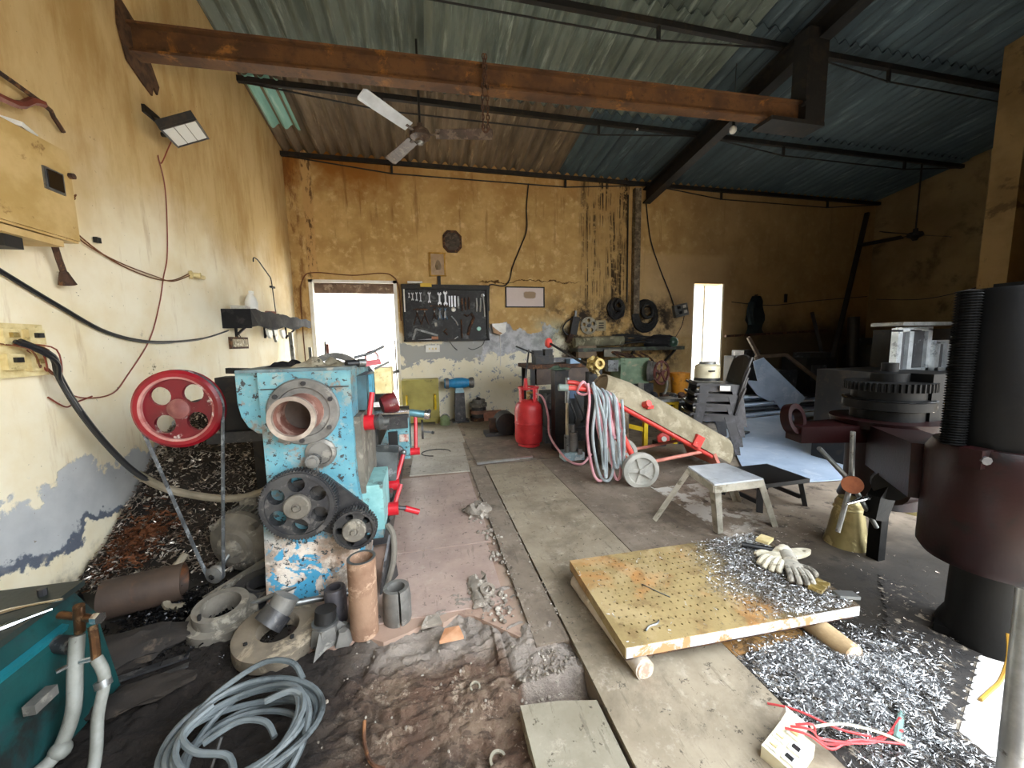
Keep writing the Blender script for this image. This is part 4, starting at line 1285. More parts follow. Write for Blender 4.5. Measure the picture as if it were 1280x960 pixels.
MB().cyl((-.525, FY, .715), (-.525, FY - .04, .715), .015, n=12).build('pinion_shaft', M_CASTDK, t)
# quadrant behind the gears
MB().prism([(-.66, FY - .002, .44), (-.36, FY - .002, .29), (-.29, FY - .002, .34), (-.30, FY - .002, .46), (-.48, FY - .002, .64), (-.62, FY - .002, .62)], (0, -.018, 0)).build('gear_quadrant', M_CASTDK, t, bevel=.004)
# operator side: feed box, side plate, levers
MB().box((-.325, 2.22, 1.0), (.05, .32, .18)).build('side_panel', M_BLUEDK, t, bevel=.006)
MB().box((-.295, 2.20, 1.02), (.02, .10, .13)).build('index_plate', worn('teal_side_plate', '4e96ad', '3a7486', None, 9), t)
MB().prism([(-.348, 1.93, .90), (-.348, 2.42, .90), (-.348, 2.42, .50), (-.348, 1.96, .50)], (.03, 0, 0)).build('side_casting', M_DUSTIRON, t, bevel=.006)
MB().box((-.30, 2.13, .41), (.12, .30, .24)).build('feed_box', worn('pale_teal_paint', '8fc0bf', '74a5a6', '5d6b68', 8, thr=.6, rough=.5), t, bevel=.012)
MB().box((-.30, 2.14, .27), (.10, .30, .06)).build('feed_box_base', M_BLUE2, t, bevel=.006)


def lever(hub, ax, r, L, p1, rr, knob=None):
    h = MB()
    h.cyl(hub, Vector(hub) + Vector(ax) * L, r, n=18)
    o = h.build('lever_hub', M_REDLATHE, lathe, smooth=True, bevel=.003)
    k = MB().tube([Vector(hub) + Vector(ax) * L * .6, p1], rr, 8)
    k.build('lever_arm', M_REDLATHE, o, smooth=True)
    if knob:
        MB().ball(p1, knob, 2).build('lever_knob', M_CASTDK, o, smooth=True)
    return o


lever((-.345, 2.05, .845), (1, 0, 0), .040, .075, (-.275, 2.07, 1.0), .013)
MB().revolve([(0, 0), (.03, 0), (.045, .03), (.02, .05), (.02, .075), (0, .075)], (-.272, 2.05, .845), (1, 0, 0), 20).build('hub_nose', M_GALV, t, smooth=True)
lever((-.26, 2.20, .30), (1, 0, 0), .038, .075, (-.17, 2.26, .42), .013)
lever((-.26, 2.42, .36), (1, 0, 0), .034, .07, (-.16, 2.50, .54), .014, .018)
MB().tube([(-.15, 2.22, .285), (-.075, 2.24, .245)], .018, 10).build('lever_grip', M_REDLATHE, t, smooth=True)
MB().tube([(-.19, 2.21, .30), (-.14, 2.22, .283)], .012, 8).build('lever_neck', M_CASTDK, t)
MB().ball((-.16, 2.50, .545), .02, 2).build('lever_knob', M_GALV, t, smooth=True)
# bed, carriage and tail end behind the headstock
MB().box((-.50, 3.35, .62), (.34, 1.75, .16)).build('bed', M_CASTDK, t, bevel=.01)
for xx in (-.63, -.38):
    MB().prism([(xx - .03, 2.5, .70), (xx + .03, 2.5, .70), (xx, 2.5, .735)], (0, 1.7, 0)).build('bed_way', M_GALV, t)
MB().box((-.50, 4.0, .30), (.36, .42, .56)).build('tail_pedestal', M_BLUE2, t, bevel=.012)
MB().box((-.50, 3.3, .10), (.50, 2.0, .12)).build('chip_tray', M_CASTDK, t)
MB().revolve([(0, 0), (.10, 0), (.13, .01), (.13, .075), (.10, .085), (.04, .085), (.04, .06), (0, .06)], (-.50, 2.53, .93), (0, 1, 0), 32).build('chuck', M_GALV, t, smooth=True)
for a in (0, 120, 240):
    aa = math.radians(a + 90)
    MB().box((-.50 + .09 * math.cos(aa), 2.635, .93 + .09 * math.sin(aa)), (.05, .06, .05), (0, -aa, 0)).build('chuck_jaw', M_CASTDK, t)
MB().revolve([(.15, 0), (.19, 0), (.19, .05), (.15, .05)], (-.57, 2.62, 1.01), (0, 1, 0), 40, closed=True).build('face_ring', M_CAST, t, smooth=True)
MB().box((-.57, 2.645, 1.01), (.32, .02, .05)).build('ring_spoke', M_CAST, t)
MB().box((-.30, 2.78, .72), (.34, .34, .08)).build('carriage', M_CASTDK, t, bevel=.01)
MB().box((-.19, 2.78, .60), (.13, .30, .28)).build('apron', M_BLUE2, t, bevel=.01)
MB().box((-.16, 2.625, .61), (.06, .012, .05)).build('maker_plate', worn('small_red_plate', '9d5a50', 'b7b0a6', None, 40), t)
MB().box((-.23, 2.61, .58), (.06, .03, .16)).build('apron_recess', plain('recess_dark', '0e0e0f', .5), t)  # black block painted as the dark inside of a recess
MB().cyl((-.36, 2.70, .775), (-.12, 2.70, .775), .045, n=22).build('slide_barrel', M_CHROME, t, smooth=True)
MB().cyl((-.12, 2.70, .77), (-.02, 2.70, .75), .026, n=16).build('slide_screw', worn('teal_collar', '6d9aa5', '527782', None, 9, rough=.35, metal=.6), t, smooth=True)
MB().cyl((-.02, 2.70, .75), (.015, 2.70, .745), .034, n=18).build('dial', M_CHROME, t, smooth=True)
MB().tube([(.015, 2.67, .77), (.015, 2.74, .72)], .008, 6).build('ball_handle', M_CASTDK, t)
MB().ball((.015, 2.66, .778), .016, 1).build('handle_ball', M_CASTDK, t, smooth=True)
MB().revolve([(.055, 0), (.07, 0), (.07, .014), (.055, .014)], (-.045, 2.76, .63), (1, 0, 0), 26, closed=True).build('hand_wheel', M_CASTDK, t, smooth=True)
MB().box((-.038, 2.76, .63), (.012, .12, .016)).box((-.038, 2.76, .63), (.012, .016, .12)).build('wheel_spoke', M_CASTDK, t)
MB().tube([(-.03, 2.82, .60), (.03, 2.83, .585)], .008, 6).build('wheel_handle', M_GALV, t)
MB().ball((.035, 2.83, .585), .014, 1).build('handle_ball', M_CASTDK, t, smooth=True)
lever((-.13, 2.66, .50), (1, 0, 0), .026, .07, (-.08, 2.72, .76), .013)
MB().revolve([(0, 0), (.05, 0), (.05, .03), (.03, .04), (0, .04)], (-.21, 2.60, .52), (0, -1, 0), 20).build('feed_boss', M_CASTDK, t, smooth=True)
MB().box((-.28, 2.50, .47), (.16, .18, .22), (0, .1, 0)).build('oily_guard', worn('oily_grey_guard', '5d6262', '3c4040', '84898a', 8, rough=.4), t, bevel=.015)
MB().cyl((-.24, 2.30, .20), (-.24, 4.0, .20), .012).build('feed_rod', M_GALV, t)
MB().cyl((-.24, 2.30, .34), (-.24, 4.0, .34), .016).build('lead_screw', M_GALV, t)
# tool post and clamps above the carriage
MB().box((-.36, 2.80, .90), (.14, .14, .10)).build('tool_post', M_CASTDK, t, bevel=.01)
MB().tube([(-.36, 2.80, .97), (-.30, 2.78, 1.02), (-.18, 2.76, 1.06)], .011, 7, smooth=4).build('post_lever', M_GALV, t)
MB().box((-.26, 2.56, 1.02), (.10, .16, .16)).build('splash_guard', M_CREAMP, t, bevel=.012)
MB().revolve([(0, 0), (.05, 0), (.07, .06), (.07, .09), (0, .09)], (-.28, 2.50, .86), (.8, .3, .2), 20).build('drum', worn('dark_red_drum', '7a2024', '57181c', '9d8a84', 9, thr=.62, rough=.4), t, smooth=True)
# steady on top: pink rag, red valve wheel and long handle
MB().revolve([(.035, 0), (.045, 0), (.045, .012), (.035, .012)], (-.33, 2.55, 1.165), (.5, -1, .1), 22, closed=True).build('clamp_ring', worn('pink_faded_ring', 'b98a88', '8f6a6a', None, 9), t, smooth=True)
MB().tube([(-.42, 2.48, 1.17), (-.34, 2.52, 1.19), (-.25, 2.55, 1.235)], .009, 7).build('clamp_handle', M_CASTDK, t)
MB().tube([(-.36, 2.5, 1.12), (-.31, 2.5, 1.05), (-.30, 2.5, .98)], .014, 7).build('clamp_stem', M_CASTDK, t)
MB().tube([(-.30, 2.45, 1.10), (-.22, 2.5, 1.135)], .008, 6).build('lock_handle', M_GALV, t)
MB().box((-.355, 2.34, 1.135), (.20, .05, .03), (0, -.1, .35)).build('clamp_bar', worn('pink_red_bar', 'c26a70', 'a4484e', None, 12), t, bevel=.008)


def rag(name, c, sx, sy, h, m, label, seed, rz=0.0):
    bb = grid_sheet(-sx, sx, -sy, sy, min(sx, sy) / 7, lambda x, y: 0)
    for v in bb.bm.verts:
        d = max(abs(v.co.x) / sx, abs(v.co.y) / sy)
        n = mnoise.noise(Vector((v.co.x * 16, v.co.y * 16, seed)))
        n2 = mnoise.noise(Vector((v.co.x * 40, v.co.y * 40, seed + 3)))
        k = 1 + .35 * mnoise.noise(Vector((math.atan2(v.co.y, v.co.x) * 1.5, seed, 1)))
        v.co.z = max(.003, h * (.55 + .9 * n + .35 * n2) * (1 - d ** 3))
        v.co.x *= k
        v.co.y *= k
    bmesh.ops.solidify(bb.bm, geom=bb.bm.faces[:], thickness=.004)
    bb.bm.transform(Matrix.Translation(Vector(c)) @ Matrix.Rotation(rz, 4, 'Z'))
    o = bb.build(name, m, smooth=True)
    return tag(o, label, 'rag')


rag('oily_rag', (-.53, 2.10, 1.135), .13, .10, .06, worn('oily_cream_rag', 'c9bea4', '8d8470', '3a362f', 9, thr=.6, rough=.95, bump=.5), 'crumpled oily cream rag on top of the lathe headstock', 2.0, .2)
rag('black_rag', (-.69, 2.16, 1.135), .09, .07, .05, M_BLACKCLOTH, 'black oily rag at the wall side of the lathe top', 5.0)
# white swarf on top and magnet etc.
t = thing('black_magnet', 'short black handled clamp lying on the lathe top beside the cream rag', 'clamp', (-.45, 2.2, 1.135))
MB().cyl((-.39, 2.06, 1.153), (-.34, 2.10, 1.153), .018).build('body', M_BLACKP, t, smooth=True)
MB().cyl((-.34, 2.10, 1.153), (-.31, 2.12, 1.153), .022).build('end_cap', M_GALV, t, smooth=True)

# red pulley with its belts, on a shaft left of the lathe
PC = Vector((-1.19, 2.16, .95))
t = thing('drive_pulley', 'large red four-holed belt pulley hanging beside the lathe on its shaft', 'pulley', (-1.19, 2.2, .95))
b = MB()
ring = [PC + Vector((math.cos(a), 0, math.sin(a))) * .165 for a in [2 * math.pi * i / 44 for i in range(44)]]
H4 = [(PC + Vector((math.cos(a) * .098, 0, math.sin(a) * .098)), .046, UX, UZ) for a in [math.radians(q) for q in (48, 138, 228, 318)]]
b.perforated(ring, H4, (0, .02, 0), 18)
b.build('web', worn('worn_red_pulley_web', '741522', '5a0f1a', 'c4bab4', 6, thr=.59, soft=.03, rough=.4), t)
MB().revolve([(.155, -.02), (.178, -.022), (.192, -.012), (.182, .008), (.192, .030), (.180, .04), (.155, .036)], PC, (0, 1, 0), 56, closed=True).build('rim', M_RED, t, smooth=True)
MB().revolve([(.150, -.018), (.160, -.022), (.160, .0), (.150, .0)], PC, (0, 1, 0), 56, closed=True).build('inner_rim', worn('chalky_red_ring', 'b98880', '93403f', 'd2c4bd', 8, rough=.6), t, smooth=True)
MB().revolve([(0, -.022), (.022, -.022), (.035, -.014), (.048, -.008), (.05, .0), (.05, .03), (0, .03)], PC, (0, 1, 0), 28).build('hub', worn('rubbed_red_hub', '9c6660', '7a4542', None, 12), t, smooth=True)
MB().cyl(PC, PC + Vector((.0, .42, 0)), .022).build('shaft', M_CASTDK, t)
t = thing('countershaft_bracket', 'black steel bracket between the red pulley and the lathe housing', 'bracket', (-.95, 2.4, .8))
MB().box((-.96, 2.44, .93), (.34, .12, .30)).build('bearing_box', M_STEELDK, t, bevel=.012)
MB().bar((-1.05, 2.35, 1.12), (-.80, 2.30, 1.11), .03).build('top_arm', M_STEELDK, t)
MB().tube([(-.93 + .05 * math.cos(a), 2.36, 1.04 + .06 * math.sin(a)) for a in [i * .5 for i in range(13)]], .012, 6).build('guard_loop', M_STEELDK, t)
MB().box((-.98, 2.42, .75), (.40, .16, .06)).build('base_angle', M_CASTDK, t)
MB().box((-.98, 2.50, .39), (.06, .06, .78)).build('bracket_leg', M_STEELDK, t)

MP = Vector((-1.085, 2.10, .10))
for s, lab in ((-1, 'outer run of the dark rubber belt from the red pulley down to the motor'), (1, 'inner run of the dark rubber belt from the red pulley down to the motor')):
    pass
k = MB()
A1 = [PC + Vector((math.cos(a) * .186, .009, math.sin(a) * .186)) for a in [math.radians(q) for q in range(-14, 206, 11)]]
A2 = [MP + Vector((math.cos(a) * .036, .0, math.sin(a) * .036)) for a in [math.radians(q) for q in range(200, 351, 25)]]
k.tube(A1 + A2, .0085, 6, closed=True)
tag(k.build('drive_belt', worn('grey_worn_belt', '5d6062', '3c3e40', '85898c', 20, rough=.5), smooth=True), 'long grey V belt running from the red pulley down to the motor', 'belt')

# electric motor on the floor
t = thing('electric_motor', 'dusty finned electric motor lying on the floor below the red pulley', 'motor', (-1.02, 2.3, 0))
ax = Vector((.28, 1, .06)).normalized()
mc = MP + ax * .15 + Vector((.02, 0, .075))
sd = ax.cross(UZ).normalized()
up = sd.cross(ax).normalized()
MB().revolve([(0, 0), (.13, 0), (.15, .02), (.15, .32), (0, .32)], mc, ax, 28).build('stator_body', M_DUSTIRON, t, smooth=True)
for i in range(22):
    a = math.radians(-10 + i * 9)
    d = sd * math.cos(a) + up * math.sin(a)
    MB().bar(mc + ax * .03 + d * .163, mc + ax * .30 + d * .163, .008, .034, d).build('cooling_fin', M_DUSTIRON, t)
MB().revolve([(0, -.085), (.035, -.085), (.05, -.055), (.085, -.055), (.10, -.035), (.14, -.03), (.172, .0), (.172, .03), (0, .03)], mc, ax, 28).build('end_bell', M_DUSTIRON, t, smooth=True)
for i in range(4):
    a = math.radians(45 + 90 * i)
    d = sd * math.cos(a) + up * math.sin(a)
    MB().cyl(mc - ax * .04 + d * .155, mc + d * .155, .018, n=8).build('bell_lug', M_DUSTIRON, t)
MB().cyl(MP, mc - ax * .05, .013).build('shaft', M_GALV, t)
MB().revolve([(0, -.018), (.034, -.018), (.044, -.012), (.034, .0), (.044, .012), (.034, .016), (0, .016)], MP, ax, 26).build('motor_pulley', M_CAST, t, smooth=True)
MB().revolve([(0, -.024), (.016, -.024), (.016, -.016), (0, -.016)], MP, ax, 6).build('shaft_nut', M_CHROME, t)
MB().box(mc + ax * .15 + up * .18, (.10, .12, .06), (0, 0, -.27)).build('terminal_box', M_DUSTIRON, t, bevel=.008)
MB().box((mc + ax * .15 - up * .165), (.26, .24, .02), (0, 0, -.27)).build('foot', M_CASTDK, t)
tag(MB().bar((-1.08, 1.98, .04), (-.78, 2.28, .12), .03, .03).build('motor_rail', M_DUSTIRON, bevel=.004), 'dusty slide rail slanting up beside the motor to the lathe foot', 'rail')
tag(MB().tube([(-1.235, 2.16, .20), (-1.265, 2.10, .14), (-1.27, 2.05, .07), (-1.24, 2.0, .025), (-1.17, 1.99, .02)], .017, 8, smooth=5).build('conduit_bend', M_HOSEGREY, smooth=True), 'curved grey conduit standing up left of the motor pulley', 'conduit')

# heaps of steel swarf behind
M_SWARF = worn('brown_black_swarf', '2b221c', '181513', '4d443b', 26, thr=.6, rough=.55, metal=.5)


def curl(bm, c, s, rnd, fl=1.0, wk=1.0):
    """one curled chip: a bent flat ribbon of five faces"""
    a = rnd.uniform(0, 6.283)
    d = Vector((math.cos(a), math.sin(a), rnd.uniform(-.7, .9) * fl)).normalized()
    n = d.orthogonal().normalized()
    n = (Matrix.Rotation(rnd.uniform(0, 6.283), 3, d) @ n)
    w = d.cross(n) * s * rnd.uniform(.07, .16) * wk
    turn = rnd.uniform(.5, 2.4)
    pv = []
    for i in range(5):
        th = (i / 4 - .5) * turn
        p = c + d * math.sin(th) / turn * s * 2 * .6 + n * (math.cos(th) - 1) / turn * s
        pv.append((bm.verts.new(p - w), bm.verts.new(p + w)))
    for (p, q), (r, u) in zip(pv, pv[1:]):
        bm.faces.new((p, q, u, r))


def heap_z(x, y):
    f = max(0, min(1, (x + 1.84) / .25)) ** .7
    g_ = max(0, min(1, (y - 2.25) / .75))
    e = .78 * g_ ** 1.2 * (0.50 + .50 * f) + .06
    e *= 1 - .55 * max(0, min(1, (y - 3.1) / .6))
    return e + .05 * mnoise.noise(Vector((x * 5, y * 5, 1))) + .02 * mnoise.noise(Vector((x * 17, y * 17, 2)))


b = grid_sheet(-1.79, -.80, 2.22, 3.55, .03, heap_z)
hp = b.build('swarf_heap', M_SWARF, smooth=True)
tag(hp, 'tall brown and black heap of steel swarf between the left wall and lathe', 'swarf', kind='stuff')
rnd = random.Random(21)
M_CURL = worn('dull_swarf_curl', 'a3978a', '5d4e42', 'd2cabf', 12, thr=.54, rough=.35, metal=.45)
b = MB()
for i in range(6500):
    x, y = rnd.uniform(-1.79, -.80), 2.2 + 1.1 * rnd.random()
    curl(b.bm, Vector((x, y, heap_z(x, y) + rnd.uniform(.0, .02))), rnd.uniform(.014, .032), rnd)
b.build('swarf_curls', M_CURL, hp, kind='stuff')
M_CURLRUST = worn('rusty_swarf_curl', '6d3f20', '4a2812', None, 15, rough=.7, metal=.3)
b = MB()
for i in range(900):
    x, y = rnd.gauss(-1.60, .08), rnd.gauss(2.42, .07)
    x = max(-1.78, x)
    curl(b.bm, Vector((x, y, heap_z(x, y) + rnd.uniform(.0, .035))), rnd.uniform(.018, .04), rnd)
b.build('rusty_curls', M_CURLRUST, hp, kind='stuff', label='rust-red swarf at the wall side')
tag(MB().box((-1.06, 2.90, .74), (.22, .10, .035), (.1, .1, .3)).build('wood_scrap', worn('split_yellow_wood', 'c9a766', 'a98544', None, 14, rough=.85, bump=.5), bevel=.01), 'split piece of yellow wood lying on the swarf heap', 'wood')
tag(MB().box((-1.12, 3.0, .80), (.12, .06, .04), (.2, .1, .8)).build('iron_scrap', M_CASTDK, bevel=.01), 'dark iron offcut lying on top of the swarf heap', 'offcut')

# castings on the floor in front of the lathe
t = thing('flange_ring', 'thick stepped iron ring with a dark bore left of the flat disc', 'ring', (-.95, 1.85, 0), .2)
MB().revolve([(.10, 0), (.135, 0), (.135, .05), (.105, .055), (.105, .10), (.075, .10), (.072, 0)], (-.94, 1.84, .005), (.05, -.12, 1), 36, closed=True).build('body', M_DUSTIRON, t, smooth=True)
MB().box((-.98, 1.75, .09), (.01, .012, .06)).build('split_notch', plain('notch_black', '15120f', .8), t)
t = thing('bearing_ring', 'dark iron ring half hidden under the lathe beside the motor rail', 'ring', (-.84, 2.02, 0))
MB().revolve([(.07, 0), (.115, 0), (.115, .06), (.07, .06)], (-.85, 2.02, .01), (.1, -.1, 1), 32, closed=True).build('outer_race', M_CASTDK, t, smooth=True)
MB().revolve([(.055, 0), (.065, 0), (.065, .065), (.055, .065)], (-.85, 2.02, .012), (.1, -.1, 1), 28, closed=True).build('inner_race', M_CASTDK, t, smooth=True)
t = thing('flat_disc_ring', 'broad dusty iron disc lying flat in front of the lathe foot', 'disc', (-.66, 1.68, 0))
MB().revolve([(.075, 0), (.165, 0), (.165, .055), (.155, .062), (.08, .062), (.075, .055)], (-.66, 1.68, .0), (.06, -.10, 1), 44, closed=True).build('body', worn('dusty_tan_iron', '776c5c', '5d5447', '8f826e', 7, rough=.85, bump=.3), t, smooth=True)
MB().cyl((-.75, 1.60, .055), (-.75, 1.60, .066), .008, n=8).build('bolt_hole', plain('hole_black', '0c0b0a', .9), t)
MB().cyl((-.58, 1.60, .055), (-.58, 1.60, .066), .008, n=8).build('bolt_hole', plain('hole_black', '0c0b0a', .9), t)
t = thing('iron_plug', 'grey stepped iron plug leaning on the flat disc', 'plug', (-.66, 1.72, .06))
MB().cyl((-.70, 1.68, .07), (-.665, 1.715, .105), .062, n=28).build('lower_step', M_CASTDK, t, smooth=True)
MB().cyl((-.665, 1.715, .105), (-.635, 1.74, .155), .052, n=28).build('upper_step', M_CAST, t, smooth=True)
tag(MB().cyl((-.62, 1.76, .10), (-.36, 1.86, .045), .014, n=10).build('steel_rod', M_GALV, smooth=True), 'steel rod lying against the lathe foot behind the disc', 'rod')
tag(MB().cyl((-.84, 1.88, .05), (-.60, 1.92, .10), .012, n=10).build('steel_rod', M_GALV, smooth=True), 'bright rod poking out beside the lathe foot behind the stepped ring', 'rod')
t = thing('jaw_casting', 'angular grey casting with a black capped boss between the disc and the rusty pipe', 'casting', (-.46, 1.63, 0))
b = MB()
for a0 in (20, 140, 260):
    pts = []
    for da, r_, z_ in ((-38, .045, .0), (0, .115, .0), (38, .045, .0), (0, .05, .075)):
        a = math.radians(a0 + da)
        pts.append((-.46 + math.cos(a) * r_, 1.62 + math.sin(a) * r_, z_))
    V = [b.bm.verts.new(p) for p in pts]
    for f in ((0, 1, 3), (1, 2, 3), (0, 3, 2), (0, 2, 1)):
        b.bm.faces.new([V[i] for i in f])
b.cyl((-.46, 1.62, 0), (-.46, 1.62, .075), .06, .05, 6)
b.build('claw_body', M_CAST, t)
MB().cyl((-.46, 1.63, .07), (-.46, 1.63, .085), .052, n=26).build('collar', M_GALV, t, smooth=True)
MB().cyl((-.46, 1.63, .085), (-.455, 1.635, .135), .042, n=26).build('cap', M_STEELDK, t, smooth=True, bevel=.006)
b = MB()
for dx, dy, h in ((0, 0, .05), (.05, .03, .07), (-.01, .05, .04)):
    b.cyl((-.385 + dx, 1.60 + dy, 0), (-.385 + dx, 1.60 + dy, h), .045, .02, 5)
tag(b.build('broken_casting', M_CAST), 'broken grey casting lying between the capped boss and the rusty pipe', 'casting')
t = thing('rusty_pipe', 'tall open rusty pipe standing on end before the lathe', 'pipe', (-.30, 1.63, 0))
MB().pipe((-.305, 1.63, 0), (-.30, 1.63, .345), .058, .046, 36).build('wall', worn('orange_brown_pipe', '8f725c', '7a5c48', 'a98c74', 10, rough=.8, bump=.3), t, smooth=True)
MB().pipe((-.30, 1.63, .3455), (-.30, 1.63, .347), .058, .046, 36).build('cut_end', M_GALV, t)
t = thing('dark_bush', 'dark grey hollow cylinder standing left of the rusty pipe', 'cylinder', (-.44, 1.74, 0))
MB().revolve([(.046, 0), (.046, .15), (.040, .16), (.026, .16), (.026, .02)], (-.44, 1.74, 0), UZ, 30, closed=True).build('body', worn('purple_grey_iron', '57555a', '444247', '6d6a6c', 9, rough=.5, metal=.4), t, smooth=True)
t = thing('split_sleeve', 'grey thick sleeve with a slit standing right of the rusty pipe', 'sleeve', (-.17, 1.68, 0))
b = MB()
n = 34
prof = [(.062, 0), (.062, .105), (.056, .155), (.038, .155), (.038, 0)]
rings = []
for i in range(n + 1):
    a = math.radians(-70 + 352 * i / n)
    rings.append([b.bm.verts.new((-.17 + math.cos(a) * r_, 1.68 + math.sin(a) * r_, z_)) for r_, z_ in prof])
for A, B in zip(rings, rings[1:]):
    for k in range(5):
        b.bm.faces.new((A[k], A[(k + 1) % 5], B[(k + 1) % 5], B[k]))
b.bm.faces.new(rings[0])
b.bm.faces.new(rings[-1][::-1])
b.build('body', M_CAST, t, smooth=True)
t = thing('iron_hook_plate', 'curved dark iron guard leaning at the operator side of the lathe foot', 'guard', (-.24, 1.95, 0))
MB().tube([(-.24, 1.90, .02), (-.20, 1.92, .15), (-.20, 1.96, .26), (-.23, 2.0, .30)], .016, 8, smooth=5).build('outer_bow', M_DUSTIRON, t, smooth=True)
MB().prism([(-.27, 1.86, 0), (-.24, 1.86, .18), (-.22, 1.95, .27), (-.20, 2.0, .0)], (.012, .01, 0)).build('web', M_CASTDK, t, bevel=.003)

# ================================================================ middle of the shop
M_REDGAS = worn('scuffed_red_cylinder', 'd23a3c', 'bd2a2e', 'e08a84', 10, thr=.66, rough=.4)
M_PINKHOSE = worn('pink_rubber_hose', 'd6a2a8', 'bb7f88', None, 9, rough=.6)
M_GREYHOSE = worn('grey_rubber_hose', 'a4adaf', '868f92', None, 9, rough=.6)
M_TRUCKRED = worn('faded_red_truck_paint', 'd8473c', 'c2372f', 'd99a8c', 12, thr=.66, rough=.45)
M_TRUCKPINK = worn('dusty_red_truck_paint', 'c98272', 'b56a5a', None, 9, rough=.6)
M_WHEEL = worn('dusty_grey_wheel', 'bbb9b0', 'a09f97', None, 9, rough=.8, bump=.4)
M_TROUGH = worn('dusty_tan_trough', '968b73', '7d725b', 'a99e86', 9, thr=.6, soft=.1, rough=.9, bump=.3)
M_YELLOW = worn('yellow_frame_paint', 'd9b818', 'c2a010', None, 9, rough=.5)
M_GREENM = worn('dusty_green_machine', '84997c', '6a8066', '9c9a80', 7, thr=.6, rough=.6)
M_WOOD = worn('grey_brown_wood', '8a7a66', '6d5e4c', 'a5947c', 9, rough=.9, bump=.5)

# gas cylinder
t = thing('gas_cylinder', 'red gas cylinder with a guard collar standing on the floor plates', 'gas cylinder', (1.17, 4.25, .02))
c = Vector((1.17, 4.25, .02))
MB().revolve([(0, .02), (.12, .02), (.155, .05), (.165, .10), (.165, .42), (.15, .49), (.11, .535), (.05, .55), (0, .55)], c, UZ, 32).build('body', M_REDGAS, t, smooth=True)
MB().pipe(c, c + UZ * .04, .13, .12, 28).build('foot_ring', M_REDGAS, t)
MB().revolve([(.166, .265), (.169, .27), (.169, .28), (.166, .285)], c, UZ, 32, closed=True).build('weld_band', M_REDGAS, t, smooth=True)
MB().revolve([(.115, .68), (.125, .68), (.125, .70), (.115, .70)], c, UZ, 28, closed=True).build('collar_ring', M_REDGAS, t)
for a in (20, 110, 200, 290):
    aa = math.radians(a)
    MB().bar(c + Vector((.115 * math.cos(aa), .115 * math.sin(aa), .50)), c + Vector((.12 * math.cos(aa), .12 * math.sin(aa), .69)), .035, .008, (math.cos(aa), math.sin(aa), 0)).build('collar_stay', M_REDGAS, t)
MB().cyl(c + UZ * .55, c + UZ * .64, .02).build('valve', M_BRASS, t)
MB().cyl(c + Vector((-.03, 0, .66)), c + Vector((-.03, 0, .80)), .028, .02, 12).build('regulator', M_REDGAS, t)
MB().cyl(c + Vector((.0, -.02, .63)), c + Vector((.06, -.06, .63)), .016).build('outlet', M_BRASS, t)
tag(MB().tube([c + Vector((.06, -.06, .63)), c + Vector((.13, -.16, .58)), c + Vector((.17, -.22, .38)), (1.30, 3.86, .22), (1.33, 3.62, .10), (1.37, 3.45, .05), (1.46, 3.36, .04), (1.58, 3.40, .12)], .012, 7, smooth=6).build('gas_hose', M_PINKHOSE, smooth=True), 'dull pink hose curving from the gas cylinder valve to the hanging hose bundle', 'hose')
tag(MB().tube([c + Vector((-.03, 0, .80)), (1.17, 4.3, .95), (1.22, 4.4, 1.10), (1.28, 4.6, 1.14)], .010, 6, smooth=5).build('thin_hose', M_CABLE, smooth=True), 'thin black lead rising from the gas cylinder to the bench', 'hose')

# hydraulic jack
t = thing('bottle_jack', 'grey jack on a pale blue base with a tall silver handle', 'jack', (1.46, 3.62, .02))
MB().box((1.46, 3.62, .06), (.22, .16, .08)).build('base', worn('pale_blue_base', '9db4bb', '7e979f', 'b7c2c4', 9, rough=.5), t, bevel=.008)
MB().cyl((1.47, 3.64, .1), (1.47, 3.64, .30), .065).build('body', M_CAST, t, smooth=True)
MB().cyl((1.47, 3.64, .30), (1.47, 3.64, .38), .035).build('ram', M_GALV, t, smooth=True)
MB().cyl((1.40, 3.60, .1), (1.40, 3.60, .28), .03).build('pump', M_GALV, t, smooth=True)
MB().cyl((1.40, 3.60, .28), (1.435, 3.68, .62), .016).build('lower_handle', worn('brass_tinted_steel', 'a89c80', '8a8068', None, 9, rough=.4, metal=.6), t, smooth=True)
MB().cyl((1.435, 3.68, .60), (1.455, 3.72, .86), .026, .022).build('upper_handle', M_GALV, t, smooth=True)
MB().box((1.52, 3.545, .11), (.05, .03, .06)).build('release_lug', M_CAST, t, bevel=.004)

# hand truck with the big trough on it
t = thing('hand_truck', 'red two-wheeled hand truck tipped down to the floor under a tan trough', 'hand truck', (1.75, 3.0, 0))
R0n, R1n = Vector((1.42, 2.98, .80)), Vector((2.62, 2.98, .13))
R0f, R1f = Vector((1.50, 3.38, .80)), Vector((2.72, 3.36, .13))
for a, bb in ((R0n, R1n), (R0f, R1f)):
    MB().cyl(a, bb, .022, n=12).build('rail', M_TRUCKRED, t, smooth=True)
for f in (.0, .30, .62, .97):
    MB().cyl(R0n.lerp(R1n, f), R0f.lerp(R1f, f), .018, n=10).build('cross_bar', M_TRUCKRED, t, smooth=True)
MB().tube([R0n, (1.34, 2.99, .83), (1.24, 3.0, .845), (1.16, 3.01, .85)], .022, 10, smooth=4).build('handle', M_TRUCKRED, t, smooth=True)
MB().cyl((1.18, 3.01, .85), (1.10, 3.02, .855), .03).build('grip', worn('green_grey_grip', '83918a', '66746e', None, 9), t, smooth=True)
MB().tube([R0f, (1.42, 3.38, .84), (1.32, 3.38, .855)], .022, 10, smooth=4).build('handle', M_TRUCKRED, t, smooth=True)
W1, W2 = Vector((1.73, 2.76, .155)), Vector((1.82, 3.24, .155))
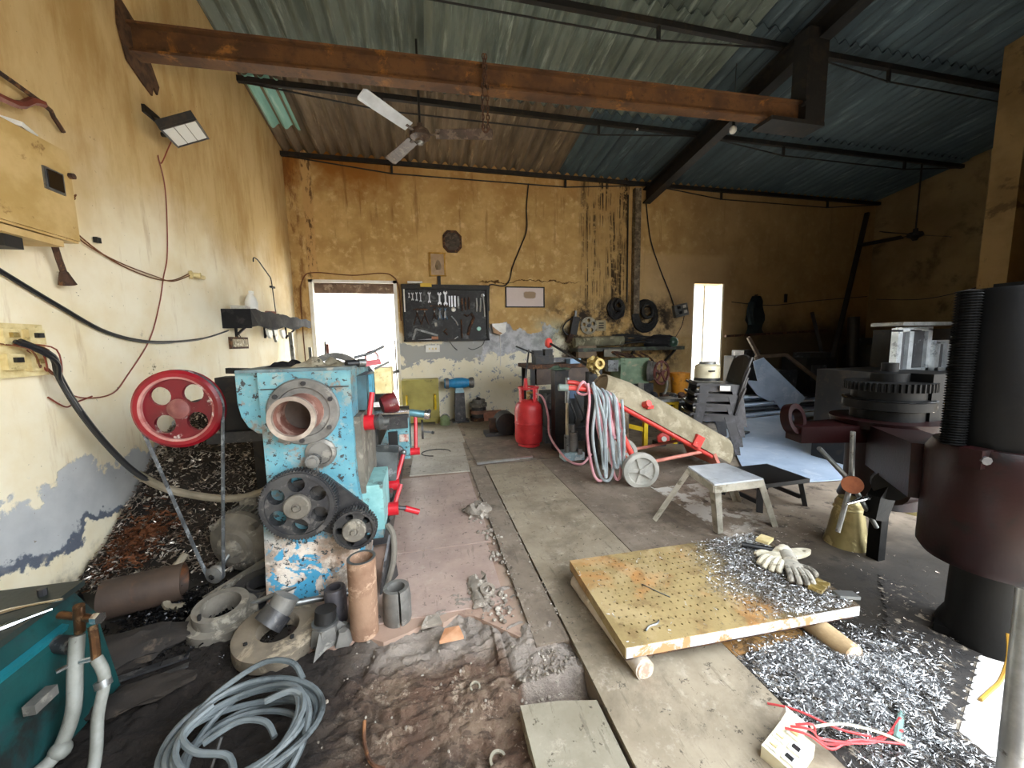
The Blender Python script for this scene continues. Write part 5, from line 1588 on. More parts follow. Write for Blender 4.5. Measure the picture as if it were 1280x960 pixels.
for w, s in ((W1, -1), (W2, -1)):
    ax2 = (W1 - W2).normalized()
    wo = MB().revolve([(.02, -.02), (.04, -.012), (.105, -.012), (.115, -.03), (.15, -.026), (.153, 0), (.15, .026), (.115, .03), (.105, .012), (.04, .012), (.02, .02)], w, ax2, 36, closed=True).build('wheel', M_WHEEL, t, smooth=True)
    for k in range(5):
        a = k * 2 * math.pi / 5 + .3
        d = UZ * math.cos(a) + ax2.cross(UZ).normalized() * math.sin(a)
        MB().bar(w + ax2 * .018 + d * .02, w + ax2 * .018 + d * .11, .026, .018, ax2).build('spoke', M_WHEEL, wo)
    MB().cyl(w - ax2 * .04, w + ax2 * .045, .025).build('hub', M_WHEEL, wo)
MB().cyl(W1, W2, .016, n=8).build('axle', M_TRUCKPINK, t)
MB().cyl((1.52, 2.96, .73), W1 + Vector((0, .06, .02)), .024, n=10).build('wheel_strut', M_TRUCKRED, t, smooth=True)
MB().cyl((1.62, 3.36, .73), W2 + Vector((0, -.05, .02)), .024, n=10).build('wheel_strut', M_TRUCKRED, t, smooth=True)
MB().cyl(W1 + Vector((0, .05, .03)), (2.55, 2.99, .185), .016, n=8).build('brace', M_TRUCKPINK, t, smooth=True)
MB().cyl(W2 + Vector((0, -.05, .03)), (2.60, 3.34, .21), .016, n=8).build('brace', M_TRUCKPINK, t, smooth=True)
MB().box((2.66, 3.17, .10), (.03, .44, .14), (0, -.5, 0)).build('toe_plate', M_TRUCKPINK, t)
MB().box((2.44, 2.95, .30), (.09, .03, .11), (0, .5, 0)).build('cradle_clip', M_TRUCKRED, t)

t = thing('half_round_trough', 'long dusty tan half-round trough lying upside down on the red hand truck', 'trough', (2.2, 3.17, .3))
A, B = Vector((1.50, 3.16, .765)), Vector((2.80, 3.15, .04))
axd = (B - A).normalized()
side = Vector((0, 1, 0))
upv = side.cross(axd).normalized()
if upv.z < 0:
    upv = -upv
b = MB()
rows = []
for i in range(7):
    p = A.lerp(B, i / 6)
    k = 1.0 if i else .82
    out = [p + side * (math.cos(a) * .20 * k) + upv * (math.sin(a) * .23 * k + .015) for a in [math.pi * j / 14 for j in range(15)]]
    inn = [p + side * (math.cos(a) * .186 * k) + upv * (math.sin(a) * .216 * k + .015) for a in [math.pi * j / 14 for j in range(14, -1, -1)]]
    rows.append([b.bm.verts.new(q) for q in out + inn])
for r1, r2 in zip(rows, rows[1:]):
    n = len(r1)
    for j in range(n):
        b.bm.faces.new((r1[j], r1[(j + 1) % n], r2[(j + 1) % n], r2[j]))
b.bm.faces.new(rows[0])
b.bm.faces.new(rows[-1][::-1])
b.build('shell', M_TROUGH, t, smooth=True)
b = MB()
p = A + axd * .02
b.prism([p + side * (math.cos(a) * .15) + upv * (math.sin(a) * .17 + .015) for a in [math.pi * j / 12 for j in range(13)]], axd * .01)
b.build('end_plate', M_TROUGH, t)
MB().cyl(A.lerp(B, .26) + side * -.17 + upv * .10, A.lerp(B, .26) + side * -.24 + upv * .13, .03).build('red_boss', M_TRUCKRED, t, smooth=True)
MB().box(A.lerp(B, .29) + side * -.20 + upv * .11, (.06, .04, .03)).build('boss_lug', M_TRUCKRED, t, bevel=.006)

# welding hoses hung over the handle
rnd = random.Random(5)
for nm, m, lab, seed, n in (('welding_hose', M_PINKHOSE, 'pink hose hung in long loops over the red hand truck handle', 1, 6), ('welding_hose', M_GREYHOSE, 'grey hose hung in long loops over the red hand truck handle', 2, 6)):
    rnd = random.Random(seed)
    pts = []
    for i in range(n):
        x0 = 1.37 + .033 * i + rnd.uniform(-.03, .03)
        w = rnd.uniform(.03, .17)
        zb = rnd.choice((.05, .09, .16, .30, .42))
        y = 2.90 - .012 * (i % 3) - (.02 if seed == 2 else 0)
        s = 1 if i % 2 else 1
        pts += [(x0, 2.98, .87 - .02 * i + .01 * seed), (x0 - .02, y, .74), (x0 - w * .6 + .04, y - .02, .45 + .1 * rnd.random()), (x0 - w * .3 + .06, y, zb + .08), (x0 + w * .4 + .02, y - .02, zb), (x0 + w * .9, y, zb + .10), (x0 + w * .75, y - .015, .48), (x0 + .045, y, .75)]
    tag(MB().tube(pts, .0125, 7, smooth=5).build(nm, m, smooth=True), lab, 'hose')
tag(MB().tube([(1.30 + .045 * math.cos(a), 2.97 + .03 * math.sin(2 * a), .845 + .055 * math.sin(a)) for a in [i * .45 for i in range(26)]], .011, 6, smooth=2).build('hose_tie', M_PINKHOSE, smooth=True), 'pink hose end wrapped round the red handle beside the grip', 'hose')

# steel stool
M_STOOL = worn('scratched_stool_steel', 'b9b5a8', '9a9688', '7a7464', 10, thr=.6, rough=.45, metal=.35, bump=.2)
t = thing('steel_stool', 'bare steel stool with splayed flat legs beside the perforated plate', 'stool', (1.87, 2.03, 0))
S = [Vector(p) for p in ((1.735, 2.185, .365), (2.025, 2.175, .365), (2.02, 1.86, .365), (1.665, 1.86, .365))]
b = MB()
b.prism(S, (0, 0, .012))
b.build('seat', worn('sky_sheen_stool_seat', 'd3d9e0', 'b9c0c8', '9a9fa4', 7, thr=.60, soft=.1, rough=.28, metal=.35), t, bevel=.004)  # pale blue sky reflection painted into the seat colour
for i in range(4):
    a, bb = S[i], S[(i + 1) % 4]
    MB().bar(a - UZ * .02, bb - UZ * .02, .012, .045).build('apron', M_STOOL, t)
cen = sum(S, Vector()) / 4
FE = [Vector(p) for p in ((1.48, 2.20, 0.02), (2.30, 2.33, 0), (2.235, 1.93, 0), (1.755, 1.915, .02))]
for a, f in zip(S, FE):
    d = (cen - a)
    d.z = 0
    d.normalize()
    u1, u2 = Vector((d.x, 0, 0)).normalized() * .045, Vector((0, d.y, 0)).normalized() * .045
    b = MB()
    b.prism([a, a + u1, f + u1 * .9, f], (0, .004, 0))
    b.prism([a, a + u2, f + u2 * .9, f], (.004, 0, 0))
    b.build('leg', M_STOOL, t)
t = thing('black_stool', 'low black plastic stool behind the steel stool', 'stool', (2.5, 2.2, 0))
MB().box((2.50, 2.30, .195), (.44, .36, .03)).build('seat', M_BLACKP, t, bevel=.012)
for sx in (-1, 1):
    for sy in (-1, 1):
        MB().bar((2.50 + sx * .18, 2.30 + sy * .14, .185), (2.50 + sx * .205, 2.30 + sy * .17, 0), .04, .03).build('leg', M_BLACKP, t)
    MB().box((2.50 + sx * .19, 2.30, .06), (.015, .28, .03)).build('stretcher', M_BLACKP, t)

# stack of plastic chairs, facing the left wall
M_CHAIR = worn('dusty_black_chair_plastic', '2b2a2c', '1f1e20', '47444a', 6, thr=.6, soft=.1, rough=.4)


def make_chair():
    t = thing('plastic_chair', 'x', 'chair', (0, 0, 0))
    L = dict(parent=t, world=False)
    b = MB()
    b.prism([(-.22, -.21, .44), (-.20, .21, .44), (.20, .19, .42), (.20, -.19, .42)], (0, 0, .022))
    b.build('seat', M_CHAIR, bevel=.008, **L)
    MB().tube([(-.225, -.21, .445), (-.24, -.08, .448), (-.24, .08, .448), (-.225, .21, .445)], .014, 6, smooth=4).build('seat_lip', M_CHAIR, smooth=True, **L)
    b = MB()
    pl = [(.20, -.19, .44), (.215, -.20, .52), (.265, -.195, .69), (.285, -.12, .735), (.29, 0, .745), (.285, .12, .735), (.265, .195, .69), (.215, .20, .52), (.20, .19, .44)]
    b.prism(pl, (.016, 0, .004))
    b.build('backrest', M_CHAIR, bevel=.005, **L)
    for sy in (-1, 1):
        MB().tube([(.205, sy * .20, .44), (.235, sy * .205, .56), (.29, sy * .20, .73)], .015, 7, smooth=3).build('back_post', M_CHAIR, smooth=True, **L)
        q = MB().prism([(-.20, sy * .19, .44), (-.10, sy * .19, .44), (-.19, sy * .225, .0), (-.235, sy * .225, .0)], (0, sy * .014, 0))
        q.build('leg', M_CHAIR, bevel=.003, **L)
        q = MB().prism([(.10, sy * .18, .43), (.21, sy * .18, .44), (.27, sy * .215, .0), (.225, sy * .215, .0)], (0, sy * .014, 0))
        q.build('leg', M_CHAIR, bevel=.003, **L)
        MB().bar((-.15, sy * .195, .40), (.16, sy * .185, .40), .012, .06).build('side_rail', M_CHAIR, **L)
    return t


ch = make_chair()
names = ('lowest black plastic chair of the stack beside the tan trough', 'second black plastic chair from the floor in the stack', 'third black plastic chair from the floor in the stack', 'topmost black plastic chair of the stack carrying the cream pot')
for i in range(4):
    o = ch if i == 0 else copy_tree(ch)
    o.location = (3.04 + .02 * i, 3.54, .0 + .105 * i)
    o.rotation_euler = (0, 0, -.42 + .02 * (i % 2))
    o['label'] = names[i]
    o['group'] = 'stacked plastic chairs'
t = thing('cream_pot', 'cream lidded pot on top of the stacked black chairs', 'pot', (3.06, 3.60, .80))
c = Vector((3.06, 3.60, .785))
MB().revolve([(0, 0), (.125, 0), (.13, .03), (.128, .16), (.10, .18), (0, .18)], c, UZ, 28).build('body', worn('cream_enamel', 'd8d0b4', 'c2b898', None, 7, rough=.4), t, smooth=True)
MB().revolve([(.128, 0), (.134, 0), (.134, .03), (.128, .03)], c, UZ, 28, closed=True).build('base_band', M_BLACKP, t, smooth=True)
MB().revolve([(0, .18), (.085, .18), (.085, .205), (0, .21)], c, UZ, 24).build('lid', M_GALV, t, smooth=True)
MB().bar(c + Vector((-.02, -.13, .11)), c + Vector((-.12, -.17, .115)), .02, .014).build('handle', M_BLACKP, t, bevel=.003)
tag(MB().box((3.045, 3.315, .725), (.10, .012, .05), (0, 0, -.42)).build('paper_label', M_WHITEP), 'white paper slip stuck under the seat of an upper stacked chair', 'paper')

# yellow trestle, wooden block, bucket
t = thing('yellow_trestle', 'small yellow steel trestle standing behind the hand truck', 'trestle', (2.4, 3.95, 0))
for (x, y) in ((2.27, 3.95), (2.47, 3.86), (2.80, 3.98), (2.88, 3.88)):
    MB().bar((x, y, .0), (x, y, .50), .05, .04).build('leg', M_YELLOW, t, bevel=.003)
MB().bar((2.27, 3.95, .25), (2.47, 3.86, .20), .03, .05).build('rung', M_YELLOW, t)
MB().bar((2.25, 3.96, .50), (2.9, 3.96, .50), .05, .04).build('top_rail', M_YELLOW, t)
MB().bar((2.45, 3.87, .50), (2.9, 3.87, .50), .05, .04).build('top_rail', M_YELLOW, t)
MB().box((2.58, 3.92, .535), (.66, .22, .03)).build('top_board', M_GALV, t)
tag(MB().cyl((2.08, 3.78, 0), (2.08, 3.78, .46), .115, n=24).build('wood_block', M_WOOD, smooth=True, bevel=.008), 'upright wooden log block behind the hanging hoses', 'block')
t = thing('red_flanged_cap', 'small red and white round cap on the floor behind the yellow trestle', 'cap', (2.7, 4.1, 0))
MB().revolve([(0, 0), (.07, 0), (.07, .04), (.03, .05), (0, .05)], (2.66, 3.80, .10), (-.3, -1, .1), 20).build('rim', M_TRUCKRED, t, smooth=True)
MB().revolve([(0, .05), (.03, .05), (.03, .06), (0, .06)], (2.66, 3.80, .10), (-.3, -1, .1), 14).build('centre', M_WHITEP, t)
MB().box((2.66, 3.86, .03), (.12, .10, .06)).build('stand', M_CASTDK, t)
t = thing('yellow_bucket', 'yellow orange plastic bucket against the rear wall left of the slit window', 'bucket', (4.1, 5.45, 0))
MB().box((4.13, 5.48, .17), (.5, .36, .34)).build('x', M_CASTDK)
o = bpy.data.objects['x']
o.name = 'dark_crate'
tag(o, 'dark low box under the yellow bucket', 'box')
MB().revolve([(0, .0), (.12, .0), (.15, .34), (.14, .34), (.115, .02), (0, .02)], (4.10, 5.44, .345), UZ, 26).build('shell', worn('orange_bucket', 'd9932a', 'c27c1c', 'a86a1c', 6, rough=.5), t, smooth=True)
MB().revolve([(.148, .28), (.158, .28), (.160, .345), (.150, .345)], (4.10, 5.44, .345), UZ, 26, closed=True).build('rim', worn('orange_bucket', '', ''), t, smooth=True)
MB().tube([(4.10 + .16 * math.cos(a), 5.44 - .03 * 1, .63 - .10 * math.sin(a)) for a in [math.pi * i / 10 for i in range(11)]], .005, 5).build('bail', M_GALV, t)

# machines against the rear wall
t = thing('work_table', 'dark steel work table behind the gas cylinder', 'table', (1.75, 4.75, 0))
MB().box((1.78, 4.80, .93), (1.05, .55, .05)).build('top', M_RUSTDK, t, bevel=.006)
MB().box((1.72, 4.62, .80), (.72, .18, .20)).build('drawer_box', worn('dark_brown_box', '4d3c2e', '38291f', None, 9), t, bevel=.006)
for x in (1.32, 2.24):
    for y in (4.58, 5.02):
        MB().box((x, y, .455), (.05, .05, .91)).build('leg', M_STEELDK, t)
MB().box((1.78, 4.8, .25), (.95, .5, .03)).build('lower_shelf', M_STEELDK, t)
t = thing('bench_drill', 'black bench machine with a long thin rod on the dark table', 'drill', (1.55, 4.75, .955))
MB().box((1.50, 4.72, 1.01), (.24, .2, .11)).build('body', M_STEELDK, t, bevel=.02)
MB().box((1.42, 4.70, 1.09), (.12, .12, .08)).box((1.56, 4.70, 1.10), (.10, .12, .09)).build('head', M_STEELDK, t, bevel=.015)
MB().box((1.75, 4.72, 1.0), (.35, .12, .06)).build('slide', M_CASTDK, t, bevel=.01)
MB().cyl((1.42, 4.68, 1.07), (1.12, 4.62, 1.19), .010, n=6).build('rod', M_STEELDK, t)
MB().tube([(1.42, 4.66, 1.04), (1.37, 4.62, .9), (1.32, 4.58, .7)], .012, 6, smooth=4).build('lead', M_CABLE, t)
MB().box((1.88, 4.60, .985), (.16, .10, .06), (0, 0, .2)).build('blue_box', plain('steel_blue_box', '7f9ab4', .5), None, bevel=.008)
o = bpy.data.objects['blue_box']
tag(o, 'small steel blue box on the dark table beside the black machine', 'box')
t = thing('engine_block', 'black engine block stored under the dark table', 'engine', (1.6, 4.5, 0))
MB().box((1.66, 4.48, .40), (.48, .34, .44)).build('block', M_STEELDK, t, bevel=.03)
MB().cyl((1.50, 4.30, .52), (1.50, 4.24, .52), .11, n=22).build('pulley', M_CASTDK, t)
MB().box((1.70, 4.29, .60), (.16, .05, .10)).build('blue_tag_plate', plain('dull_blue_plate', '38506c', .5), t)
MB().box((1.66, 4.48, .09), (.54, .40, .18)).build('stand', M_CASTDK, t)
for i in range(4):
    MB().tube([(1.45 + .1 * i, 4.28, .62), (1.5 + .12 * i, 4.22, .45 - .04 * i), (1.6 + .08 * i, 4.26, .25)], .014, 6, smooth=4).build('engine_pipe', M_STEELDK if i % 2 else M_CASTDK, t)
rag('green_cloth', (1.47, 3.98, .93), .10, .09, .05, worn('dull_green_cloth', '86a08c', '6a8472', None, 9, rough=.95), 'dull green cloth hanging over the engine behind the truck handle', 7.0)
bpy.data.objects['green_cloth'].rotation_euler = (0, 0, 0)
MB().box((1.47, 4.0, .46), (.16, .14, .92)).build('tall_oil_can', M_STEELDK, None, bevel=.02)
tag(bpy.data.objects['tall_oil_can'], 'tall black can standing behind the truck handle under the green cloth', 'can')
t = thing('electric_motor', 'dark round motor with a disc on the floor left of the gas cylinder', 'motor', (1.0, 4.9, 0))
MB().cyl((1.02, 4.75, .17), (1.02, 5.0, .17), .15, n=24).build('disc_housing', M_STEELDK, t, smooth=True, bevel=.012)
MB().cyl((.80, 4.9, .14), (.96, 4.88, .15), .10, n=18).build('body', M_RUSTDK, t, smooth=True)
MB().box((.92, 4.9, .03), (.36, .24, .06)).build('foot', M_CASTDK, t)
t = thing('brass_tap', 'old brass clamp casting hung above the hose bundle', 'casting', (1.74, 3.5, .95))
MB().box((1.70, 3.66, .46), (.10, .10, .92)).build('stand_post', M_STEELDK, t)
MB().ball((1.70, 3.60, 1.00), (.075, .06, .085), 3, .5, 3, 2).build('body', M_BRASS, t, smooth=True)
MB().revolve([(.03, -.02), (.055, -.02), (.055, .02), (.03, .02)], (1.72, 3.53, 1.01), (.1, -1, .1), 18, closed=True).build('ring', M_BRASS, t, smooth=True)
MB().tube([(1.69, 3.54, .95), (1.72, 3.52, .88), (1.76, 3.52, .82)], .018, 7, smooth=3).build('leg', M_BRASS, t, smooth=True)
t = thing('pry_bar', 'black bar with a red grip leaning on the brass casting', 'bar', (1.5, 4.1, 1.0))
MB().cyl((1.66, 3.66, .98), (1.46, 4.3, 1.22), .014, n=8).build('shaft', M_STEELDK, t)
MB().ball((1.45, 4.33, 1.225), (.045, .045, .06), 2, .3).build('grip', M_TRUCKRED, t, smooth=True)

# shelf board over the green machine
t = thing('loaded_shelf', 'dark shelf board on brackets low on the rear wall', 'shelf', (3.4, 5.95, 1.07))
MB().box((3.45, 5.97, 1.09), (2.0, .34, .06)).build('board', worn('oily_dark_board', '3c3a32', '2a2822', '4d5a48', 6), t, bevel=.005)
for x in (2.7, 3.5, 4.3):
    MB().bar((x, 6.14, .84), (x, 5.85, 1.06), .03).build('bracket', M_STEELDK, t)
tag(MB().cyl((2.42, 5.90, 1.21), (3.30, 5.90, 1.24), .085, n=22).build('fabric_roll', worn('olive_grey_roll', '7c7860', '5f5b48', '9a957c', 6, rough=.9), smooth=True), 'olive grey roll lying along the shelf on the rear wall', 'roll')
tag(MB().box((2.62, 5.86, 1.06), (.32, .1, .20)).build('cardboard_flap', worn('brown_cardboard', '7d684e', '65523c', None, 9)), 'brown board hanging over the left end of the shelf', 'board')
tag(MB().box((3.05, 5.78, 1.03), (.30, .03, .12)).build('grey_flap', worn('grey_board', '8c8674', '747060', None, 9)), 'grey board hanging from the front of the shelf', 'board')
rnd = random.Random(9)
k = MB()
for j in range(5):
    z0 = 1.15 + .03 * j
    k.tube([(3.15 + .25 * i + rnd.uniform(-.05, .05), 5.88 + rnd.uniform(-.04, .06), z0 + rnd.uniform(0, .10)) for i in range(5)], .018, 6, smooth=4)
tag(k.build('tangled_hose', M_RUBBER, smooth=True), 'tangle of black hoses on the shelf below the belt coils', 'hose')
t = thing('covered_machine', 'black cloth covered lump at the right end of the rear shelf', 'machine', (4.1, 5.9, 1.12))
MB().ball((4.05, 5.92, 1.20), (.30, .14, .13), 3, .4, 2.5, 3).build('cover', M_BLACKCLOTH, t, smooth=True)
MB().ball((4.24, 5.84, 1.19), (.10, .08, .10), 2).build('green_dome', worn('dark_green_dome', '3d5c4a', '2c4638', None, 9, rough=.35), t, smooth=True)
tag(MB().tube([(3.0, 5.80, 1.05), (3.3, 5.72, .98), (3.4, 5.70, .80), (3.42, 5.68, .55)], .03, 8, smooth=5).build('dark_pipe', M_RUSTDK, smooth=True), 'bent dark pipe hanging under the rear shelf', 'pipe')
for i in range(5):
    o = MB().tube([(3.05 + .12 * i, 5.74, 1.04), (3.2 + .12 * i, 5.62, .92), (3.35 + .10 * i, 5.6, .98 - .05 * i)], .016, 6, smooth=4).build('bent_rod', M_RUSTDK, smooth=True)
    tag(o, ('first', 'second', 'third', 'fourth', 'fifth')[i] + ' bent rusty rod from the left under the rear shelf', 'rod', 'bent rods under the rear shelf')

t = thing('green_machine', 'dusty green machine with a red-brown hand wheel under the rear shelf', 'machine', (3.4, 5.5, 0))
MB().box((3.28, 5.62, .74), (.50, .34, .42)).build('body', M_GREENM, t, bevel=.04)
MB().prism([(3.02, 5.44, .70), (3.02, 5.44, .55), (3.3, 5.44, .40), (3.55, 5.44, .45), (3.5, 5.44, .68)], (0, .2, 0)).build('web', M_GREENM, t, bevel=.02)
MB().box((3.3, 5.62, .27), (.6, .4, .54)).build('pedestal', M_CASTDK, t, bevel=.02)
MB().cyl((2.94, 5.55, .86), (3.12, 5.5, .90), .07).build('spindle', M_GREENM, t, smooth=True)
MB().box((2.9, 5.5, .84), (.18, .10, .18)).build('vice_jaw', M_GALV, t, bevel=.01)
for k in range(4):
    MB().revolve([(.10 + .02 * (k % 2), 0), (.17 - .01 * k, 0), (.17 - .01 * k, .03), (.10 + .02 * (k % 2), .03)], (3.50 + .035 * k, 5.42, .74), (.75, -.65, 0), 26, closed=True).build('step_pulley', M_CAST, t, smooth=True)
wc = Vector((3.70, 5.36, .71))
wa = Vector((.35, -1, 0)).normalized()
wo = MB().revolve([(.165, -.015), (.195, -.015), (.20, .0), (.195, .015), (.165, .015)], wc, wa, 36, closed=True).build('hand_wheel', worn('red_brown_wheel', '7d4a42', '5c332e', '9d8a82', 10, rough=.5), t, smooth=True)
for k in range(5):
    a = k * 2 * math.pi / 5
    d = UZ * math.cos(a) + wa.cross(UZ).normalized() * math.sin(a)
    MB().bar(wc + d * .02, wc + d * .17, .035, .018, wa).build('spoke', MATS['red_brown_wheel'], wo)
MB().cyl(wc - wa * .05, wc + wa * .03, .04).build('hub', MATS['red_brown_wheel'], wo)
k = MB()
for j in range(3):
    k.tube([(3.56 + (.26 - .02 * j) * math.cos(a), 5.36 - .02 * j, .52 + (.26 - .02 * j) * math.sin(a)) for a in [math.radians(170 + 12 * i) for i in range(18)]], .016, 6)
k.build('flywheel_belt', worn('pale_belt', '9a968a', '7a766a', None, 9), t, smooth=True)
MB().cyl((3.6, 5.42, .30), (3.6, 5.52, .30), .10, n=20).build('motor', M_CASTDK, t, smooth=True)
t = thing('small_stand', 'low steel stand with scrap on it beside the green machine', 'stand', (3.9, 5.1, 0))
MB().box((3.62, 4.72, .38), (1.1, .34, .03)).build('top', M_GALV, t)
for x in (3.12, 4.12):
    for y in (4.58, 4.86):
        MB().box((x, y, .19), (.04, .04, .38)).build('leg', M_STEELDK, t)
for i in range(6):
    x = 3.3 + .14 * i
    o = MB().ball((x, 4.7, .43), (.06, .05, .04 + .01 * (i % 3)), 2, .5, 3, i).build('scrap_casting', M_CASTDK if i % 2 else M_RUSTDK, smooth=True)
    tag(o, ('first', 'second', 'third', 'fourth', 'fifth', 'sixth')[i] + ' scrap casting from the left on the low steel stand', 'scrap', 'scrap castings on the low stand')

# things on the wall above the shelf
t = thing('wall_drill', 'black hand drill with a coiled lead hung on the rear wall', 'drill', (2.5, YB, 1.5))
MB().box((2.50, YB - .07, 1.50), (.12, .10, .30), (0, .2, 0)).build('body', M_STEELDK, t, bevel=.02)
MB().bar((2.46, YB - .08, 1.38), (2.38, YB - .08, 1.22), .07).build('grip', M_RUSTDK, t, bevel=.01)
MB().cyl((2.52, YB - .07, 1.65), (2.53, YB - .07, 1.75), .025).build('chuck', M_GALV, t)
MB().tube([(2.45, YB - .08, 1.62), (2.36, YB - .06, 1.56), (2.30, YB - .06, 1.45), (2.36, YB - .06, 1.36), (2.45, YB - .07, 1.34)], .012, 6, smooth=5).build('lead', M_CABLE, t, smooth=True)
t = thing('round_guard', 'battered pale round guard with dark holes on the rear wall', 'guard', (2.78, YB, 1.5))
b = MB()
gc = Vector((2.78, YB - .02, 1.50))
b.perforated([gc + Vector((math.cos(a), 0, math.sin(a))) * .15 for a in [i * 2 * math.pi / 24 for i in range(24)]], [(gc + Vector((math.cos(a) * .09, 0, math.sin(a) * .09)), .032, UX, UZ) for a in [.4, 1.6, 2.9, 4.1, 5.3]], (0, -.03, 0), 10)
b.build('plate', worn('battered_pale_plate', 'a69f8b', '847d6a', '3c372e', 16, thr=.58), t)
MB().revolve([(0, 0), (.03, 0), (.03, .02), (0, .02)], gc + Vector((0, -.03, 0)), (0, -1, 0), 12).build('hub', M_CASTDK, t)
t = thing('switch_plate', 'square cream switch plate on the rear wall right of the round guard', 'switch', (3.02, YB, 1.5))
MB().box((3.02, YB - .015, 1.50), (.18, .03, .18)).build('plate', worn('dusty_cream_plate', 'a89c7c', '8f8366', None, 9), t, bevel=.006)
for dz in (-.04, 0, .04):
    MB().box((3.02, YB - .034, 1.50 + dz), (.09, .008, .018)).build('switch', M_STEELDK, t)
# green panel, blue grinder, bush stack at the foot of the rear wall
M_OLIVE = worn('olive_yellow_paint', 'a59a4e', '8f8540', '766c38', 5, thr=.62, rough=.55)
t = thing('olive_locker', 'olive yellow steel box with two handles on the floor under the tool board', 'box', (-.08, 6.02, 0))
MB().box((-.08, 5.98, .37), (.54, .24, .66)).build('case', M_OLIVE, t, bevel=.008)
MB().box((-.08, 5.855, .33), (.36, .012, .34)).build('front_panel', M_OLIVE, t, bevel=.004)
for x in (-.29, .13):
    MB().tube([(x, 5.86, .46), (x, 5.81, .46), (x, 5.81, .24), (x, 5.86, .24)], .016, 6).build('handle', M_YELLOW, t)
for x in (-.30, .14):
    MB().box((x, 5.98, .02), (.05, .2, .04)).build('foot', M_OLIVE, t)
t = thing('bench_grinder', 'bright blue bench grinder on a dark pedestal by the rear wall', 'grinder', (.51, 5.95, 0))
M_GRBLUE = worn('bright_blue_grinder', '2f8fc4', '2478a8', None, 8, rough=.4)
MB().revolve([(0, -.16), (.06, -.15), (.085, -.05), (.085, .05), (.06, .15), (0, .16)], (.51, 5.92, .62), (1, 0, 0), 24).build('motor', M_GRBLUE, t, smooth=True)
for s in (-1, 1):
    MB().cyl((.51 + s * .15, 5.92, .62), (.51 + s * .23, 5.92, .62), .075, n=20).build('wheel_guard', M_GRBLUE if s < 0 else M_GALV, t, smooth=True)
    MB().cyl((.51 + s * .165, 5.91, .62), (.51 + s * .215, 5.91, .62), .085, n=20).build('grinding_wheel', M_CAST, t)
MB().box((.51, 5.93, .52), (.14, .12, .10), top=(.7, .7)).build('neck', worn('pale_blue_neck', '9fc4d0', '86aab6', None, 8), t)
MB().box((.51, 5.94, .25), (.17, .15, .46), top=(.85, .85)).build('pedestal', M_CASTDK, t, bevel=.006)
MB().box((.51, 5.94, .015), (.26, .24, .03)).build('base', M_CASTDK, t)
nth = ('lowest', 'second', 'third', 'fourth', 'fifth', 'topmost')
for i, (r_, m) in enumerate(((.13, M_RUSTDK), (.12, M_CASTDK), (.13, worn('rust_pink_ring', '94705e', '7a5848', None, 9)), (.115, M_CASTDK), (.14, M_DUSTIRON), (.10, M_CAST))):
    o = MB().revolve([(r_ * .6, 0), (r_, .0), (r_, .055), (r_ * .6, .055)], (.80 + .01 * (i % 2), 5.93, .008 + .056 * i), UZ, 26, closed=True).build('ring', m, smooth=True)
    tag(o, nth[i] + ' ring of the rusty stack beside the grinder pedestal', 'ring', 'rings stacked by the grinder')
t = thing('green_jar', 'small green ring-handled tin on the floor beside the olive box', 'tin', (.24, 5.75, 0))
MB().revolve([(0, 0), (.075, 0), (.075, .12), (.05, .14), (0, .14)], (.26, 5.74, .01), UZ, 20).build('body', worn('dull_green_tin', '7c8a62', '64724c', None, 12), t, smooth=True)
MB().tube([(.26 + .06 * math.cos(a), 5.70, .12 + .06 * math.sin(a)) for a in [math.pi * i / 8 for i in range(9)]], .008, 5).build('bail', M_GALV, t)
tag(MB().box((.80, 5.87, .365), (.05, .05, .04), (.2, .3, .4)).build('small_lug', M_CASTDK, bevel=.006), 'small dark lug on top of the ring stack', 'lug')
tag(MB().box((1.02, 5.92, .07), (.34, .16, .14), (0, 0, .1)).build('pink_block', worn('pinkish_brick', 'b3806c', '9a6a58', None, 12, rough=.95), bevel=.01), 'pinkish brick block at the foot of the rear wall by the rings', 'brick')

# pale blue sheet lying on the right of the floor
def sheet_mat():
    g = G('scuffed_pale_blue_sheet')
    col = g.mix(g.step(g.noise(1.4, 7, .65), .35, .68), hx('b4c3d6'), hx('93a6bd'))
    w = g.step(g.noise(4, 9, .75, dist=.6), .55, .62)
    col = g.mix(g.mul(w, .6), col, hx('c8d0dc'))
    d = g.step(g.noise(7, 6, .7), .62, .70)
    col = g.mix(g.mul(d, .5), col, hx('6f7f94'))
    return g.done(col, .38)


M_SHEET = sheet_mat()
b = MB()
b.prism([(2.72, 2.66, .012), (3.05, 2.47, .012), (3.6, 2.41, .012), (4.6, 2.36, .012), (5.5, 2.62, .012), (6.3, 4.85, .012), (4.15, 4.70, .012), (3.4, 3.56, .012)], (0, 0, .006))
tag(b.build('steel_sheet', M_SHEET), 'large pale blue steel sheet lying on the floor right of the chairs', 'sheet')
